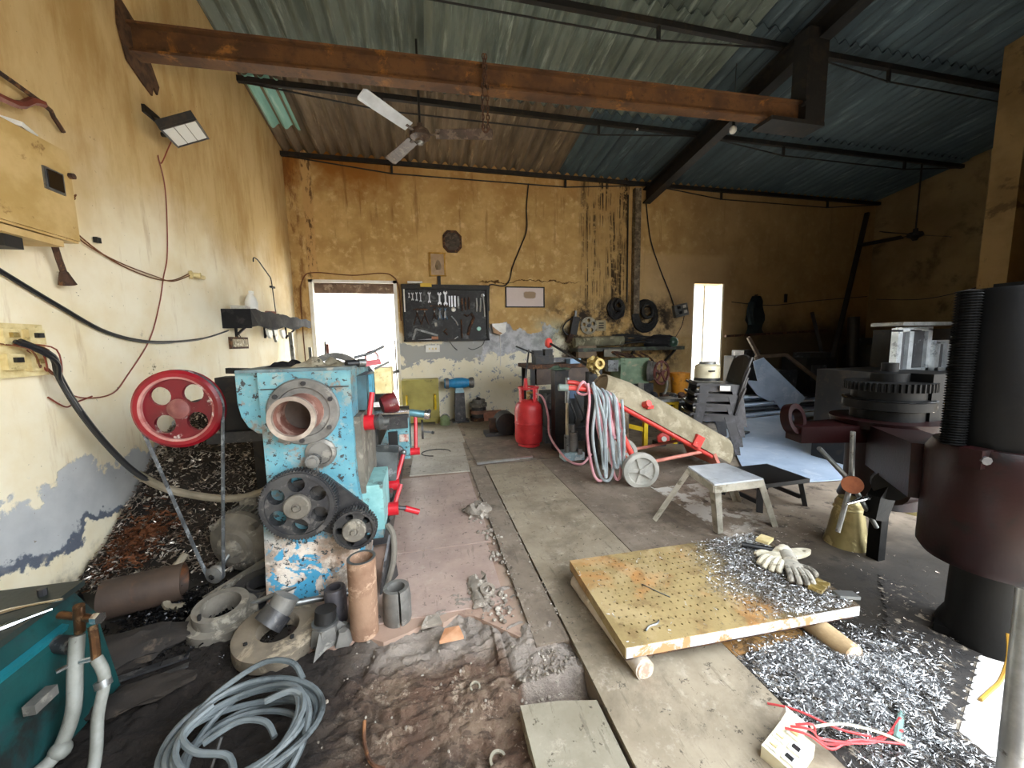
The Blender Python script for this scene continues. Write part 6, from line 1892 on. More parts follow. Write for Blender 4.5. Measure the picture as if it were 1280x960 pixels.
# stacked bars and sheets beyond it
M_SHEETDK = worn('dark_sheet_steel', '4a4b4e', '35363a', '7f8388', 5, thr=.6, rough=.35, metal=.5)
labs = ('lowest dark steel strip in the stack beyond the pale blue sheet', 'second steel strip up in the stack beyond the pale blue sheet', 'bright-topped steel strip in the middle of the stack beyond the blue sheet', 'upper steel strip in the stack beyond the pale blue sheet', 'topmost pale sheet of the stack beyond the blue sheet')
for i, (x0, x1, y, w, z, rz) in enumerate(((4.0, 9.0, 5.05, .26, .035, .09), (4.2, 8.9, 5.22, .34, .085, .07), (4.3, 8.8, 5.42, .5, .13, .06), (4.6, 8.7, 5.55, .42, .17, .05), (4.35, 6.3, 5.60, .55, .205, .03))):
    o = MB().box(((x0 + x1) / 2, y, z), (x1 - x0, w, .03), (0, 0, rz)).build('steel_strip', M_SHEETDK if i in (1, 3) else M_SHEET)
    tag(o, labs[i], 'strip', 'steel strips stacked on the floor')
for i, x in enumerate((4.6, 6.4, 8.2)):
    o = MB().box((x, 5.35, .012), (.10, .9, .024)).build('packing_timber', M_WOOD)
    tag(o, ('first', 'second', 'third')[i] + ' packing timber from the left under the stacked steel strips', 'timber', 'packing timbers')
for i, (a, bb, lab) in enumerate((((3.45, 3.95, .03), (4.4, 4.55, .03), 'short dark flat bar lying on the blue sheet beside the chairs'), ((3.4, 3.7, .03), (4.05, 4.0, .03), 'shorter dark flat bar lying on the blue sheet nearest the chairs'), ((5.0, 4.25, .03), (7.2, 4.9, .03), 'long dark flat bar lying across the far edge of the blue sheet'))):
    tag(MB().bar(a, bb, .05, .02).build('flat_bar', M_SHEETDK), lab, 'bar')
rnd = random.Random(4)
for i in range(7):
    o = MB().box((4.45 + .13 * i + rnd.uniform(-.04, .04), 5.55 + rnd.uniform(-.1, .1), .235), (.10, .05, .03), (rnd.random(), 0, rnd.random() * 3)).build('offcut', M_RUSTRED)
    tag(o, ('first', 'second', 'third', 'fourth', 'fifth', 'sixth', 'seventh')[i] + ' reddish offcut from the left on the pale sheet beyond the chairs', 'offcut', 'reddish offcuts')

# far right corner clutter
t = thing('folded_panel', 'bent pale steel panel leaning in the dark corner', 'panel', (5.4, 4.95, .2))
MB().prism([(5.05, 4.95, .86), (5.20, 4.9, .92), (5.95, 4.8, .26), (5.70, 4.83, .04), (5.58, 4.85, .04), (5.12, 4.92, .56)], (.02, .03, .01)).build('broad_face', M_SHEET, t)
MB().prism([(4.92, 4.93, .58), (5.12, 4.90, .56), (5.55, 4.82, .30), (5.30, 4.84, .24), (5.10, 4.88, .34)], (.01, .02, -.01)).build('folded_lip', M_SHEET, t)
t = thing('angle_frame', 'triangular frame of rusty angle bars standing in the dark corner', 'frame', (6.2, 5.25, .2))
for a, bb in (((5.45, 5.3, .92), (6.02, 5.25, .94)), ((6.02, 5.25, .94), (7.0, 5.15, .26)), ((5.45, 5.3, .92), (5.6, 5.2, .25)), ((5.48, 5.5, 1.25), (5.95, 5.4, .45))):
    MB().bar(a, bb, .05).build('angle_bar', worn('brown_angle_bar', '6d5a48', '4f4134', None, 9), t)
t = thing('dark_bin', 'dark square bin behind the triangular angle frame', 'bin', (6.3, 5.6, 0))
MB().box((6.25, 5.7, .32), (.6, .4, .62), top=(1.1, 1.1)).build('body', M_SHEETDK, t, bevel=.01)
MB().box((6.25, 5.5, .635), (.66, .03, .03)).box((6.25, 5.9, .635), (.66, .03, .03)).build('rim', M_SHEETDK, t)
t = thing('hung_coat', 'dark teal coat hanging on the rear wall right of the slit window', 'coat', (6.25, YB, 1.3))
b = MB()
pr = []
for i in range(9):
    z = 2.03 - .09 * i
    pr.append((.10 + .10 * min(1, i / 3) + .03 * math.sin(i * 1.7), z))
V = []
for w, z in pr:
    V.append([b.bm.verts.new((6.24 + w * k + .03 * mnoise.noise(Vector((k * 3, z * 6, 1))), YB - .04 - .07 * (1 - abs(k)) - .03 * mnoise.noise(Vector((k * 5, z * 4, 4))), z)) for k in (-1, -.6, -.2, .2, .6, 1)])
for r1, r2 in zip(V, V[1:]):
    for j in range(5):
        b.bm.faces.new((r1[j], r1[j + 1], r2[j + 1], r2[j]))
bmesh.ops.solidify(b.bm, geom=b.bm.faces[:], thickness=.02)
b.build('cloth', worn('dark_teal_cloth', '26363a', '18242a', None, 8, rough=.95), t, smooth=True)
MB().tube([(6.10, YB - .08, 1.9), (6.05, YB - .10, 1.7), (6.10, YB - .10, 1.5)], .06, 8, smooth=4).build('sleeve', MATS['dark_teal_cloth'], t, smooth=True)
MB().cyl((6.24, YB, 2.05), (6.24, YB - .06, 2.05), .012, n=8).build('hook', M_STEELDK, t)
tag(MB().box((6.95, YB - .02, 2.0), (.05, .03, .16)).build('wall_bracket', M_STEELDK), 'small dark bracket on the rear wall right of the coat', 'bracket')
tag(MB().bar((8.53, 5.92, 3.62), (7.60, 5.75, .25), .07, .05).build('leaning_angle', M_STEELDK), 'long dark angle bar leaning high against the rear wall in the corner', 'bar')
tag(MB().bar((7.42, 5.98, 1.72), (7.75, 5.7, .0), .06, .05).build('leaning_angle', M_STEELDK), 'short dark angle bar crossing the long leaning one', 'bar')
tag(MB().bar((5.5, YB - .12, 1.28), (7.9, YB - .12, 1.36), .05, .04).build('wall_rail', M_RUSTDK), 'brown rail fixed along the rear wall in the dark corner', 'rail')
tag(MB().cyl((7.98, 5.55, 0), (7.95, 5.6, 1.6), .09, n=14).build('dark_post', M_STEELDK, smooth=True), 'thick dark post standing before the far corner', 'post')
tag(MB().tube([(5.7, YB - .02, 1.92), (6.6, YB - .02, 1.86), (7.6, YB - .02, 1.95), (9.0, YB - .04, 2.05)], .008, 5, smooth=5).build('wall_wire', M_CABLE, smooth=True), 'thin wire sagging along the dark right part of the rear wall', 'wire')
tag(MB().tube([(9.08, 6.0, 1.98), (9.08, 5.2, 1.90), (9.08, 4.4, 2.05), (9.08, 3.6, 2.3)], .008, 5, smooth=5).build('wall_wire', M_CABLE, smooth=True), 'thin wire sagging along the right hand wall', 'wire')
for i, (x, y, w, d, h, m, lab, cat) in enumerate(((5.75, 5.85, .5, .4, 1.02, M_STEELDK, 'black cabinet against the rear wall beneath the coat', 'cabinet'), (7.2, 5.8, .7, .5, .95, M_STEELDK, 'squat black machine in the dark corner behind the angle frame', 'machine'), (8.5, 5.5, .8, .7, 1.2, M_STEELDK, 'tall black machine in the far right corner', 'machine'))):
    t = thing('dark_machine', lab, cat, (x, y, 0))
    MB().box((x, y, h * .45), (w, d, h * .9)).build('body', m, t, bevel=.02)
    MB().box((x, y - d * .1, h * .95), (w * .7, d * .7, h * .1)).build('head', M_SHEETDK, t, bevel=.015)
    MB().box((x - w * .1, y - d / 2 - .01, h * .6), (w * .5, .02, h * .3)).build('front_door', M_SHEETDK, t)

# ================================================================ perforated plate, shavings, radial drill
def perf_mat():
    g = G('rust_bloomed_yellow_plate')
    x, y, z = g.xyz
    n = g.noise(4, 7, .66)
    col = g.mix(g.step(n, .36, .66), hx('a08c60'), hx('83714a'))
    col = g.mix(g.step(g.noise(3.2, 6, .6, dist=.5), .52, .64), col, hx('a67a48'))
    w = g.step(g.noise(13, 8, .75), .50, .64)
    col = g.mix(g.mul(w, .55), col, hx('6f5536'))
    p = g.mul(g.step(g.noise(5, 5), .5, .6), .4)
    col = g.mix(p, col, hx('b8a47c'))
    sp = g.step(g.noise(34, 5, .75), .58, .64)
    col = g.mix(g.mul(sp, .6), col, hx('5a4630'))
    dk = g.step(g.math('ADD', x, g.mul(g.math('SUBTRACT', g.noise(7, 6, .7), .5), .5)), .04, .30)
    col = g.mix(g.mul(dk, .85), col, hx('2a2622'))
    g.bump(g.noise(30, 6, .7), .3, .004)
    return g.done(col, .6, .1)


t = thing('perforated_plate', 'thick rust-yellow perforated plate lying on two logs on the floor', 'plate', (1.2, 1.4, .11))
PA, PB, PC_, PD = Vector((.675, 1.70, .094)), Vector((.665, 1.135, .094)), Vector((1.715, 1.095, .094)), Vector((1.80, 1.68, .094))
b = MB()
NI, NJ, TH_ = 33, 14, .044
P = lambda u, v: PA.lerp(PD, u).lerp(PB.lerp(PC_, u), v)
hexa = [(.5 + .16 * math.cos(a), .5 + .16 * math.sin(a)) for a in [math.pi / 4 + i * math.pi / 2 for i in range(4)]]
top = {}


def vtop(u, v, dz):
    k = (round(u, 5), round(v, 5), dz)
    if k not in top:
        top[k] = b.bm.verts.new(P(u, v) + UZ * dz)
    return top[k]


for i in range(NI):
    for j in range(NJ):
        cs = [((i + a) / NI, (j + c) / NJ) for a, c in ((1, 1), (0, 1), (0, 0), (1, 0))]
        C4 = [vtop(u, v, TH_) for u, v in cs]
        if i < NI * .68 and 0 < j < NJ - 1 and i > 0:
            hs = [vtop((i + a) / NI, (j + c) / NJ, TH_) for a, c in hexa]
            lo = [vtop((i + a) / NI, (j + c) / NJ, .022) for a, c in hexa]
            for q in range(4):
                r = (q + 1) % 4
                b.bm.faces.new((C4[q], C4[r], hs[r], hs[q]))
                b.bm.faces.new((hs[q], hs[r], lo[r], lo[q]))
            b.bm.faces.new(lo)
        else:
            b.bm.faces.new(C4)
ring_ = [(i / NI, 0) for i in range(NI)] + [(1, j / NJ) for j in range(NJ)] + [(i / NI, 1) for i in range(NI, 0, -1)] + [(0, j / NJ) for j in range(NJ, 0, -1)]
for (u0, v0), (u1, v1) in zip(ring_, ring_[1:] + ring_[:1]):
    b.bm.faces.new((vtop(u0, v0, TH_), vtop(u1, v1, TH_), vtop(u1, v1, 0), vtop(u0, v0, 0)))
b.bm.faces.new([vtop(u, v, 0) for u, v in ring_])
b.build('plate', perf_mat(), t)
MB().prism([PB + Vector((.004, -.003, .001)), PC_ + Vector((-.004, -.003, .001)), PC_ + Vector((-.004, -.003, .041)), PB + Vector((.004, -.003, .041))], (0, .004, 0)).build('front_edge', worn('whitewashed_edge', 'd6d0c6', 'b7bcc4', 'a8845a', 9, thr=.56, rough=.8), t)
MB().prism([PA + Vector((.003, .0, .002)), PD + Vector((0, .0, .002)), PD - UZ * .012, PA - UZ * .012 + Vector((.003, 0, 0))], (0, -.02, 0)).build('under_rib', M_RUSTDK, t)
MB().prism([PB + Vector((.01, .012, .002)), PC_ + Vector((-.01, .012, .002)), PC_ + Vector((-.01, .012, -.02)), PB + Vector((.01, .012, -.02))], (0, .02, 0)).build('under_rib', M_RUSTDK, t)
M_LOG = worn('barked_log', 'b29a74', '94795a', 'd8cdb8', 8, thr=.6, rough=.95, bump=.6)


def log(p0, p1, r, label, seed, m=M_LOG):
    p0, p1 = Vector(p0), Vector(p1)
    t = thing('wood_log', label, 'log', (p0 + p1) / 2 - UZ * r)
    b = MB()
    pts = [p0.lerp(p1, i / 6) for i in range(7)]
    b.tube(pts, [r * (1 + .14 * mnoise.noise(Vector((i, seed, 0)))) for i in range(7)], 14)
    for v in b.bm.verts:
        n = mnoise.noise(v.co * 14 + Vector((seed, 0, 0)))
        v.co += Vector((0, n * r * .14, n * r * .2))
        v.co.z = max(.0, v.co.z)
    b.build('trunk', m, t, smooth=True)
    d = (p1 - p0).normalized()
    MB().revolve([(0, .0), (r * .82, 0), (r * .86, -.01), (0, -.01)], p0 - d * .004, -d, 14).build('cut_end', worn('pale_cut_end', 'dccdbb', 'c4ae98', 'b88a78', 7, rough=.9), t)
    return t


log((.735, 1.115, .050), (.70, 1.66, .050), .038, 'whitish log under the near left corner of the perforated plate', 1, worn('whitish_log', 'cfc6b8', 'a89a88', 'e4ddd2', 9, thr=.6, rough=.95, bump=.5))
log((1.535, .985, .048), (1.56, 1.62, .048), .040, 'tan log sticking out from under the near edge of the perforated plate', 4)

# cream work gloves
M_GLOVE = worn('cream_cotton_glove', 'd6d0bc', 'b8b09a', '8c8472', 18, thr=.62, rough=.95, bump=.4)
M_GLOVEG = worn('oil_grey_glove', 'a9a599', '8a857a', '5c5850', 16, thr=.58, rough=.95, bump=.4)


def glove(c, rz, m, label, s=1.0, mir=1):
    t = thing('work_glove', label, 'glove', c, rz)
    L = dict(parent=t, world=False)
    b = MB().ball((0, 0, .022 * s), (.05 * s, .045 * s, .022 * s), 3, .15, 3, rz)
    b.build('palm', m, smooth=True, **L)
    for i, (y, ln) in enumerate(((-.033, .065), (-.012, .080), (.011, .082), (.033, .070))):
        y *= s * mir
        MB().tube([(.02 * s, y * .8, .022 * s), (.055 * s, y * 1.05, .032 * s), ((.05 + ln * .65) * s, y * 1.2, .026 * s), ((.05 + ln) * s, y * 1.28, .012 * s)], [.0135 * s, .0135 * s, .013 * s, .009 * s], 8, smooth=4).build('finger', m, smooth=True, **L)
    MB().tube([(-.01 * s, -.035 * s * mir, .02 * s), (.01 * s, -.065 * s * mir, .024 * s), (.04 * s, -.082 * s * mir, .015 * s)], [.015 * s, .014 * s, .010 * s], 8, smooth=4).build('thumb', m, smooth=True, **L)
    MB().tube([(-.03 * s, 0, .022 * s), (-.06 * s, 0, .022 * s), (-.09 * s, .005, .018 * s)], [.034 * s, .036 * s, .04 * s], 12, smooth=2).build('cuff', m, smooth=True, **L)
    return t


PZ = .138
glove((1.665, 1.43, PZ), math.radians(205), M_GLOVE, 'cream work glove palm down at the far edge of the perforated plate', 1.0, 1)
glove((1.66, 1.345, PZ + .006), math.radians(238), M_GLOVEG, 'greyer work glove with spread fingers in front of the cream glove', 1.0, -1)
t = thing('tan_bush', 'tan worn metal eyelet lying behind the gloves on the plate', 'eyelet', (1.80, 1.44, PZ))
b = MB()
b.perforated([Vector((1.80 + .07 * math.cos(a) + .02 * math.cos(2 * a), 1.445 + .032 * math.sin(a), PZ + .004)) for a in [i * 2 * math.pi / 20 for i in range(20)]], [(Vector((1.84, 1.445, PZ + .004)), .013, UX, UY)], (0, 0, .022), 12)
b.build('body', M_GLOVE, t, smooth=True, bevel=.003)
tag(MB().cyl((1.60, 1.58, PZ + .018), (1.74, 1.46, PZ + .022), .015, n=12).build('tool_grip', M_BLACKP, smooth=True), 'black tool handle lying behind the gloves on the plate', 'handle')
for i, (x, y, sx, sy, rz, m, lab) in enumerate(((1.66, 1.22, .06, .024, .4, M_BRASS, 'brownish flat offcut in the shavings before the gloves'), (1.71, 1.145, .045, .02, -.2, M_GALV, 'grey flat offcut near the right corner of the plate'), (1.77, 1.60, .05, .03, .5, M_CREAMP, 'pale flat offcut at the far right corner of the plate'))):
    tag(MB().box((x, y, PZ + .012), (sx * 2, sy * 2, .014), (0, .1, rz)).build('offcut', m, bevel=.006), lab, 'offcut')
b = MB().tube([(.78, 1.185, PZ + .004), (.805, 1.20, PZ + .006), (.84, 1.205, PZ + .005), (.86, 1.22, PZ + .004)], .004, 5, smooth=4)
tag(b.build('long_shaving', M_GALV, smooth=True), 'long pale shaving curled near the front left corner of the plate', 'shaving')
tag(MB().tube([(.92, 1.44, PZ + .003), (.96, 1.37, PZ + .004), (.99, 1.33, PZ + .003)], .0025, 5).build('thin_wire_offcut', M_GALV), 'thin straight wire lying in the middle of the plate', 'wire')

# bright shavings on the plate and the floor
M_SHINE = worn('bright_steel_shaving', 'd2d4d6', 'a6a7a8', '8a7f72', 20, thr=.62, rough=.3, metal=.85)
rnd = random.Random(31)
b = MB()
cnt = 0
while cnt < 8500:
    u, v = rnd.random(), rnd.random()
    d = (u - (.45 + .25 * abs(v - .62)))
    if rnd.random() > max(.012, min(1, d * 4.5)) or u > .97:
        continue
    p = PA.lerp(PD, u).lerp(PB.lerp(PC_, u), v)
    curl(b.bm, p + UZ * (.046 + rnd.random() * .012 * min(1, max(0, d * 4))), rnd.uniform(.008, .020), rnd, .5, .4)
    cnt += 1
tag(b.build('plate_shavings', M_SHINE), 'bright steel shavings heaped on the right half of the perforated plate', 'shavings', kind='stuff')


def pile_z(x, y):
    e = math.exp(-(((x - 1.45) / .32) ** 2 + ((y - .86) / .22) ** 2)) * .05
    return .004 + e * (1 + .6 * mnoise.noise(Vector((x * 14, y * 14, 3))))


b = grid_sheet(1.12, 2.3, .50, 1.6, .02, pile_z)
bmesh.ops.delete(b.bm, geom=[f for f in b.bm.faces if f.calc_center_median().y < FL(f.calc_center_median().x) - .01 and f.calc_center_median().x > 1.55 or f.calc_center_median().y > 1.25 + .25 * math.sin(f.calc_center_median().x * 3)], context='FACES')
M_FINES = worn('black_oily_fines', '2c2723', '171412', '8a7f70', 24, thr=.60, rough=.8, bump=.8)
pb = tag(b.build('floor_shavings', M_FINES, smooth=True), 'bright shavings piled on oily black fines before the perforated plate', 'shavings', kind='stuff')
b = MB()
cnt = 0
while cnt < 14000:
    x, y = rnd.gauss(1.40, .20), rnd.gauss(.90, .16)
    if y < .5 or y > 1.6 or x < 1.13 or (x > 1.55 and y < FL(x) + .03):
        continue
    if y > 1.12 and rnd.random() < .5:
        continue
    f = mnoise.noise(Vector((x * 6, y * 6, 8)))
    if rnd.random() > .62 + f * .9:
        continue
    curl(b.bm, Vector((x, y, pile_z(x, y) + rnd.random() * .014)), rnd.uniform(.012, .028), rnd, .55, .4)
    cnt += 1
b.build('shaving_curls', M_SHINE, pb, kind='stuff')
b = MB()
for i in range(900):
    x, y = rnd.uniform(1.15, 2.6), rnd.uniform(1.7, 2.1) if i % 3 else rnd.uniform(.7, 1.7)
    if y < FL(x) + .05:
        continue
    curl(b.bm, Vector((x, y, .006)), rnd.uniform(.006, .014), rnd, .4)
b.build('scattered_curls', M_CURL, pb, kind='stuff')

# switch box with loose wires, red and green leads
t = thing('switch_board', 'white plastic switch box lying open on the shavings with red wires', 'switch box', (1.0, .78, .0))
ro = .32
cx = Vector((.985, .775, .045))
MB().box(cx, (.125, .085, .05), (.06, -.1, ro)).build('case', worn('cream_white_box', 'e0dcc4', 'cfc9a8', None, 9, rough=.5), t, bevel=.004)
R = Matrix.Rotation(ro, 3, 'Z')
for i, (dx, dy) in enumerate(((-.04, .02), (-.04, -.02), (0, .02), (.0, -.02), (.04, .0))):
    s = MB().box(cx + R @ Vector((dx, dy, .027 + dx * .1)), (.03, .032, .008), (.06, -.1, ro)).build('switch_module', M_WHITEP, t, bevel=.002)
    MB().box(cx + R @ Vector((dx, dy, .032 + dx * .1)), (.012, .018, .006), (.06, .1, ro)).build('rocker', M_BLACKP if i % 2 else M_CREAMP, s)
MB().box((1.068, .83, .055), (.03, .06, .045), (.4, .3, .8)).build('raised_flap', M_WHITEP, t, bevel=.003)
for i in range(3):
    o = MB().tube([(1.0 + .02 * i, .80, .09), (1.04 + .02 * i, .76 + .01 * i, .10), (1.10, .74 + .015 * i, .06), (1.2 + .03 * i, .75 - .01 * i, .05), (1.32 + .04 * i, .70 + .03 * i, .06)], .0035, 5, smooth=5).build('loose_wire', plain('bright_red_wire', 'c2484a', .5), smooth=True)
    tag(o, ('first', 'second', 'third')[i] + ' loose red wire from the near side trailing out of the white switch box', 'wire', 'red wires of the switch box')
tag(MB().tube([(1.07, .92, .03), (1.10, .88, .05), (1.13, .84, .06), (1.18, .78, .06), (1.25, .74, .06)], .0035, 5, smooth=5).build('loose_wire', plain('bright_red_wire', 'c2484a', .5), smooth=True), 'red wire reaching up the shavings beside the grey floor plate', 'wire')
tag(MB().tube([(1.10, .80, .065), (1.2, .785, .065), (1.28, .74, .065), (1.33, .69, .06)], .004, 5, smooth=5).build('loose_wire', plain('cream_wire', 'd8cdb0', .5), smooth=True), 'cream wire lying on the shavings beside the red wires', 'wire')
tag(MB().cyl((1.32, .72, .055), (1.44, .78, .05), .009, n=8).build('glass_tube', worn('pale_green_tube', '8aa8a0', '6d8a84', None, 9, rough=.3), smooth=True), 'pale green tube lying at the right end of the shavings', 'tube')
tag(MB().tube([(2.03, .83, .16), (2.00, .81, .09), (1.95, .80, .02), (1.88, .79, .006), (1.80, .775, .006)], .006, 6, smooth=5).build('yellow_wire', plain('amber_wire', 'a9822f', .5), smooth=True), 'amber wire hanging at the foot of the drill column', 'wire')
tag(MB().cyl((1.40, .535, .0), (1.64, .645, .52), .024, n=16).build('steel_pipe', M_GALV, smooth=True), 'smooth grey pipe leaning in the near right corner', 'pipe')

# radial drill, mostly in shadow
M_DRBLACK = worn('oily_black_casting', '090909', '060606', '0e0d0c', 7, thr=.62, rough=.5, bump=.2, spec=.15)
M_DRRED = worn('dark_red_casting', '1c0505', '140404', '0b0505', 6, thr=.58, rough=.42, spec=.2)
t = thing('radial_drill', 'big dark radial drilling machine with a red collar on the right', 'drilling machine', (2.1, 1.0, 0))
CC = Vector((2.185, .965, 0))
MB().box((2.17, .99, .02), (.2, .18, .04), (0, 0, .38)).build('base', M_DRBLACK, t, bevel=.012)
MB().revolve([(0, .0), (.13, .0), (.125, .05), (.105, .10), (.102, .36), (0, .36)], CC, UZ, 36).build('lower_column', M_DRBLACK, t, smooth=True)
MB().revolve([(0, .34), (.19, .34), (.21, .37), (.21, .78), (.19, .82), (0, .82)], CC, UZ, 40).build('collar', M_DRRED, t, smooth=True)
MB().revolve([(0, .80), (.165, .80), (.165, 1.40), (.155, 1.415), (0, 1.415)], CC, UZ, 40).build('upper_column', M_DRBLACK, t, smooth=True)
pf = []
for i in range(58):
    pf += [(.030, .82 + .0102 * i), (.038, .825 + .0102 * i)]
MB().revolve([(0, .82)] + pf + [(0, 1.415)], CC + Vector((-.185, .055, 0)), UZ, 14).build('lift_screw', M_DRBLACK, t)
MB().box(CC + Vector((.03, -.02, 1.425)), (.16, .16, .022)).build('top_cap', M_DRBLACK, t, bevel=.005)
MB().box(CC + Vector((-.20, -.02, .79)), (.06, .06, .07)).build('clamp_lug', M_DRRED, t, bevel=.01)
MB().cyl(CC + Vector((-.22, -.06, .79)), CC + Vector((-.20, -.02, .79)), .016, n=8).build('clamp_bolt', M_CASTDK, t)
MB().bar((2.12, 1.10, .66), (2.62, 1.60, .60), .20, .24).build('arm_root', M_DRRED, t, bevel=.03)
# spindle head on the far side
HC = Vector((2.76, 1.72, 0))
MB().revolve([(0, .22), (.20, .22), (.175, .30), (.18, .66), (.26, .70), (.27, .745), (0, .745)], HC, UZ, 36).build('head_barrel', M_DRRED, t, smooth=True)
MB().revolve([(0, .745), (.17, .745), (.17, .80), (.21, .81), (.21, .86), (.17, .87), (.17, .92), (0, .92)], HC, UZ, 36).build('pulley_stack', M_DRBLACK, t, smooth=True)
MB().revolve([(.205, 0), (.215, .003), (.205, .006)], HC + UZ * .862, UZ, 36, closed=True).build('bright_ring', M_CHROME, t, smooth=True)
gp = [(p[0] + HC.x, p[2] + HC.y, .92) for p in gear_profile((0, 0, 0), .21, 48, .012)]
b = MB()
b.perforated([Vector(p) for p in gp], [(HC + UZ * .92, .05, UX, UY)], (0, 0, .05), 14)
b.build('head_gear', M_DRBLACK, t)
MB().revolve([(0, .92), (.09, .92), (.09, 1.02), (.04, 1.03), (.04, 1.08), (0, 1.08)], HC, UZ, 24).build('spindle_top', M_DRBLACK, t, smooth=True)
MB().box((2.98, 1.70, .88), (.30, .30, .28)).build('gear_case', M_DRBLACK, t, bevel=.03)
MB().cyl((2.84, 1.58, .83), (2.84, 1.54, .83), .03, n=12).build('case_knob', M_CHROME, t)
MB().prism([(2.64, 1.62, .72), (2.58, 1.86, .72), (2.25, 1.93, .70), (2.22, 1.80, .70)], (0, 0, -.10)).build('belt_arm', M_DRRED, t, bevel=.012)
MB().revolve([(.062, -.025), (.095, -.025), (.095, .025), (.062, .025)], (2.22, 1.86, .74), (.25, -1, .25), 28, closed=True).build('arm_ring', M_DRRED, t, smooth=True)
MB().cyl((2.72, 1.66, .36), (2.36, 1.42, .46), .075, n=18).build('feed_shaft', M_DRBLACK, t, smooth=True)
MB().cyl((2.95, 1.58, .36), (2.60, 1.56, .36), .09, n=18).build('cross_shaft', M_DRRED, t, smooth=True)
# capstan
HB = Vector((2.14, 1.45, .48))
axc = Vector((-.75, -.62, .05)).normalized()
MB().revolve([(0, -.09), (.034, -.09), (.034, -.01), (.03, 0), (0, 0)], HB, axc, 22).build('capstan_hub', M_CHROME, t, smooth=True)
MB().revolve([(0, 0), (.045, .0), (.045, .014), (0, .016)], HB, axc, 26).build('capstan_cap', worn('orange_rust_cap', '9a5a38', '7c4428', None, 14, rough=.7), t, smooth=True)
for p in ((1.93, 1.47, .685), (2.145, 1.47, .755), (2.055, 1.44, .235), (2.37, 1.47, .205)):
    MB().cyl(HB - axc * .04, p, .0125, .011, 12).build('capstan_spoke', M_GALV, t, smooth=True)
MB().tube([(2.07, 1.42, .395), (2.20, 1.44, .395), (2.32, 1.47, .385)], [.006, .013, .010], 10).build('lock_bar', M_CHROME, t, smooth=True)
MB().revolve([(0, 0), (.022, 0), (.026, .02), (.018, .03), (0, .03)], (2.31, 1.47, .385), (1, .1, -.05), 14).build('lock_knob', M_CASTDK, t, smooth=True)
# link to the collar
MB().prism([(2.28, 1.42, .28), (2.36, 1.42, .26), (2.44, 1.44, .36), (2.58, 1.44, .54), (2.56, 1.44, .60), (2.50, 1.44, .62), (2.40, 1.43, .50), (2.30, 1.42, .40)], (0, .06, 0)).build('link', M_DRBLACK, t, bevel=.015)
MB().revolve([(.018, 0), (.045, 0), (.045, .03), (.018, .03)], (2.52, 1.42, .57), (0, -1, 0), 22, closed=True).build('link_eye', M_CASTDK, t, smooth=True)
MB().box((2.44, 1.405, .50), (.10, .03, .07), (0, -.7, 0)).build('link_clamp', M_GALV, t, bevel=.004)
MB().box((2.43, 1.50, .14), (.05, .06, .28)).build('link_leg', M_DRBLACK, t, bevel=.01)
M_BELL = worn('olive_brass_bell', '8f8358', '6d623d', 'b3a678', 8, rough=.4, metal=.45)


def bell(c, s, label):
    t = thing('brass_bell', label, 'bell', c)
    MB().revolve([(r_ * s, h_ * s) for r_, h_ in ((0, .26), (.05, .26), (.062, .235), (.062, .20), (.07, .17), (.085, .06), (.10, .0), (.09, .0), (.07, .08), (0, .20))], c, UZ, 30).build('body', M_BELL, t, smooth=True)
    MB().revolve([(.063 * s, .20 * s), (.070 * s, .205 * s), (.063 * s, .215 * s)], c, UZ, 28, closed=True).build('shoulder_ring', M_BELL, t, smooth=True)
    return t


bell(Vector((2.44, 1.66, .0)), 1.1, 'large olive brass bell-shaped casting on the floor behind the drill capstan')
bell(Vector((3.36, 1.86, .0)), 1.1, 'brass bell-shaped casting on the pale floor behind the drill arm')

# metal frames on a dark cabinet behind the drill
t = thing('dark_cabinet', 'black cabinet carrying bright metal frames behind the drilling machine', 'cabinet', (4.5, 2.7, 0))
MB().box((4.55, 2.72, .46), (1.35, .62, .92)).build('body', M_STEELDK, t, bevel=.01)
MB().box((4.2, 2.40, .46), (.58, .02, .8)).build('door', M_SHEETDK, t)
MB().box((4.85, 2.40, .46), (.58, .02, .8)).build('door', M_SHEETDK, t)
M_FRSILV = worn('bright_frame_metal', 'c6ccd0', 'a3aaae', '7d8286', 9, thr=.6, rough=.3, metal=.7)
for i, (x0, x1, y, h, lab) in enumerate(((3.93, 4.06, 2.42, .37, 'nearest narrow bright metal frame on the black cabinet'), (4.10, 4.42, 2.50, .38, 'middle bright metal frame on the black cabinet'), (4.46, 4.60, 2.46, .26, 'short bright metal frame on the right of the black cabinet'))):
    t = thing('metal_frame', lab, 'frame', ((x0 + x1) / 2, y, .92), 0, 'metal frames on the black cabinet')
    for x in (x0, x1):
        MB().box((x, y, .92 + h / 2), (.05, .05, h)).build('upright', M_FRSILV, t, bevel=.004)
    MB().box(((x0 + x1) / 2, y, .92 + h), (x1 - x0 + .05, .05, .03)).build('top_rail', M_FRSILV, t)
    MB().box(((x0 + x1) / 2, y, .935), (x1 - x0 + .05, .05, .03)).build('bottom_rail', M_FRSILV, t)
    MB().box(((x0 + x1) / 2, y + .01, .92 + h / 2), (max(.02, x1 - x0 - .05), .012, h - .04)).build('panel', M_SHEETDK, t)
tag(MB().box((4.30, 2.5, 1.34), (.75, .24, .03)).build('top_board', M_GALV), 'pale board laid across the tops of the metal frames', 'board')
t = thing('dark_box', 'black box with a small white mark behind the metal frames', 'box', (4.85, 2.75, .92))
MB().box((4.86, 2.80, 1.11), (.62, .42, .38)).build('case', M_STEELDK, t, bevel=.01)
MB().box((4.92, 2.585, 1.22), (.05, .01, .025)).build('mark', M_WHITEP, t)

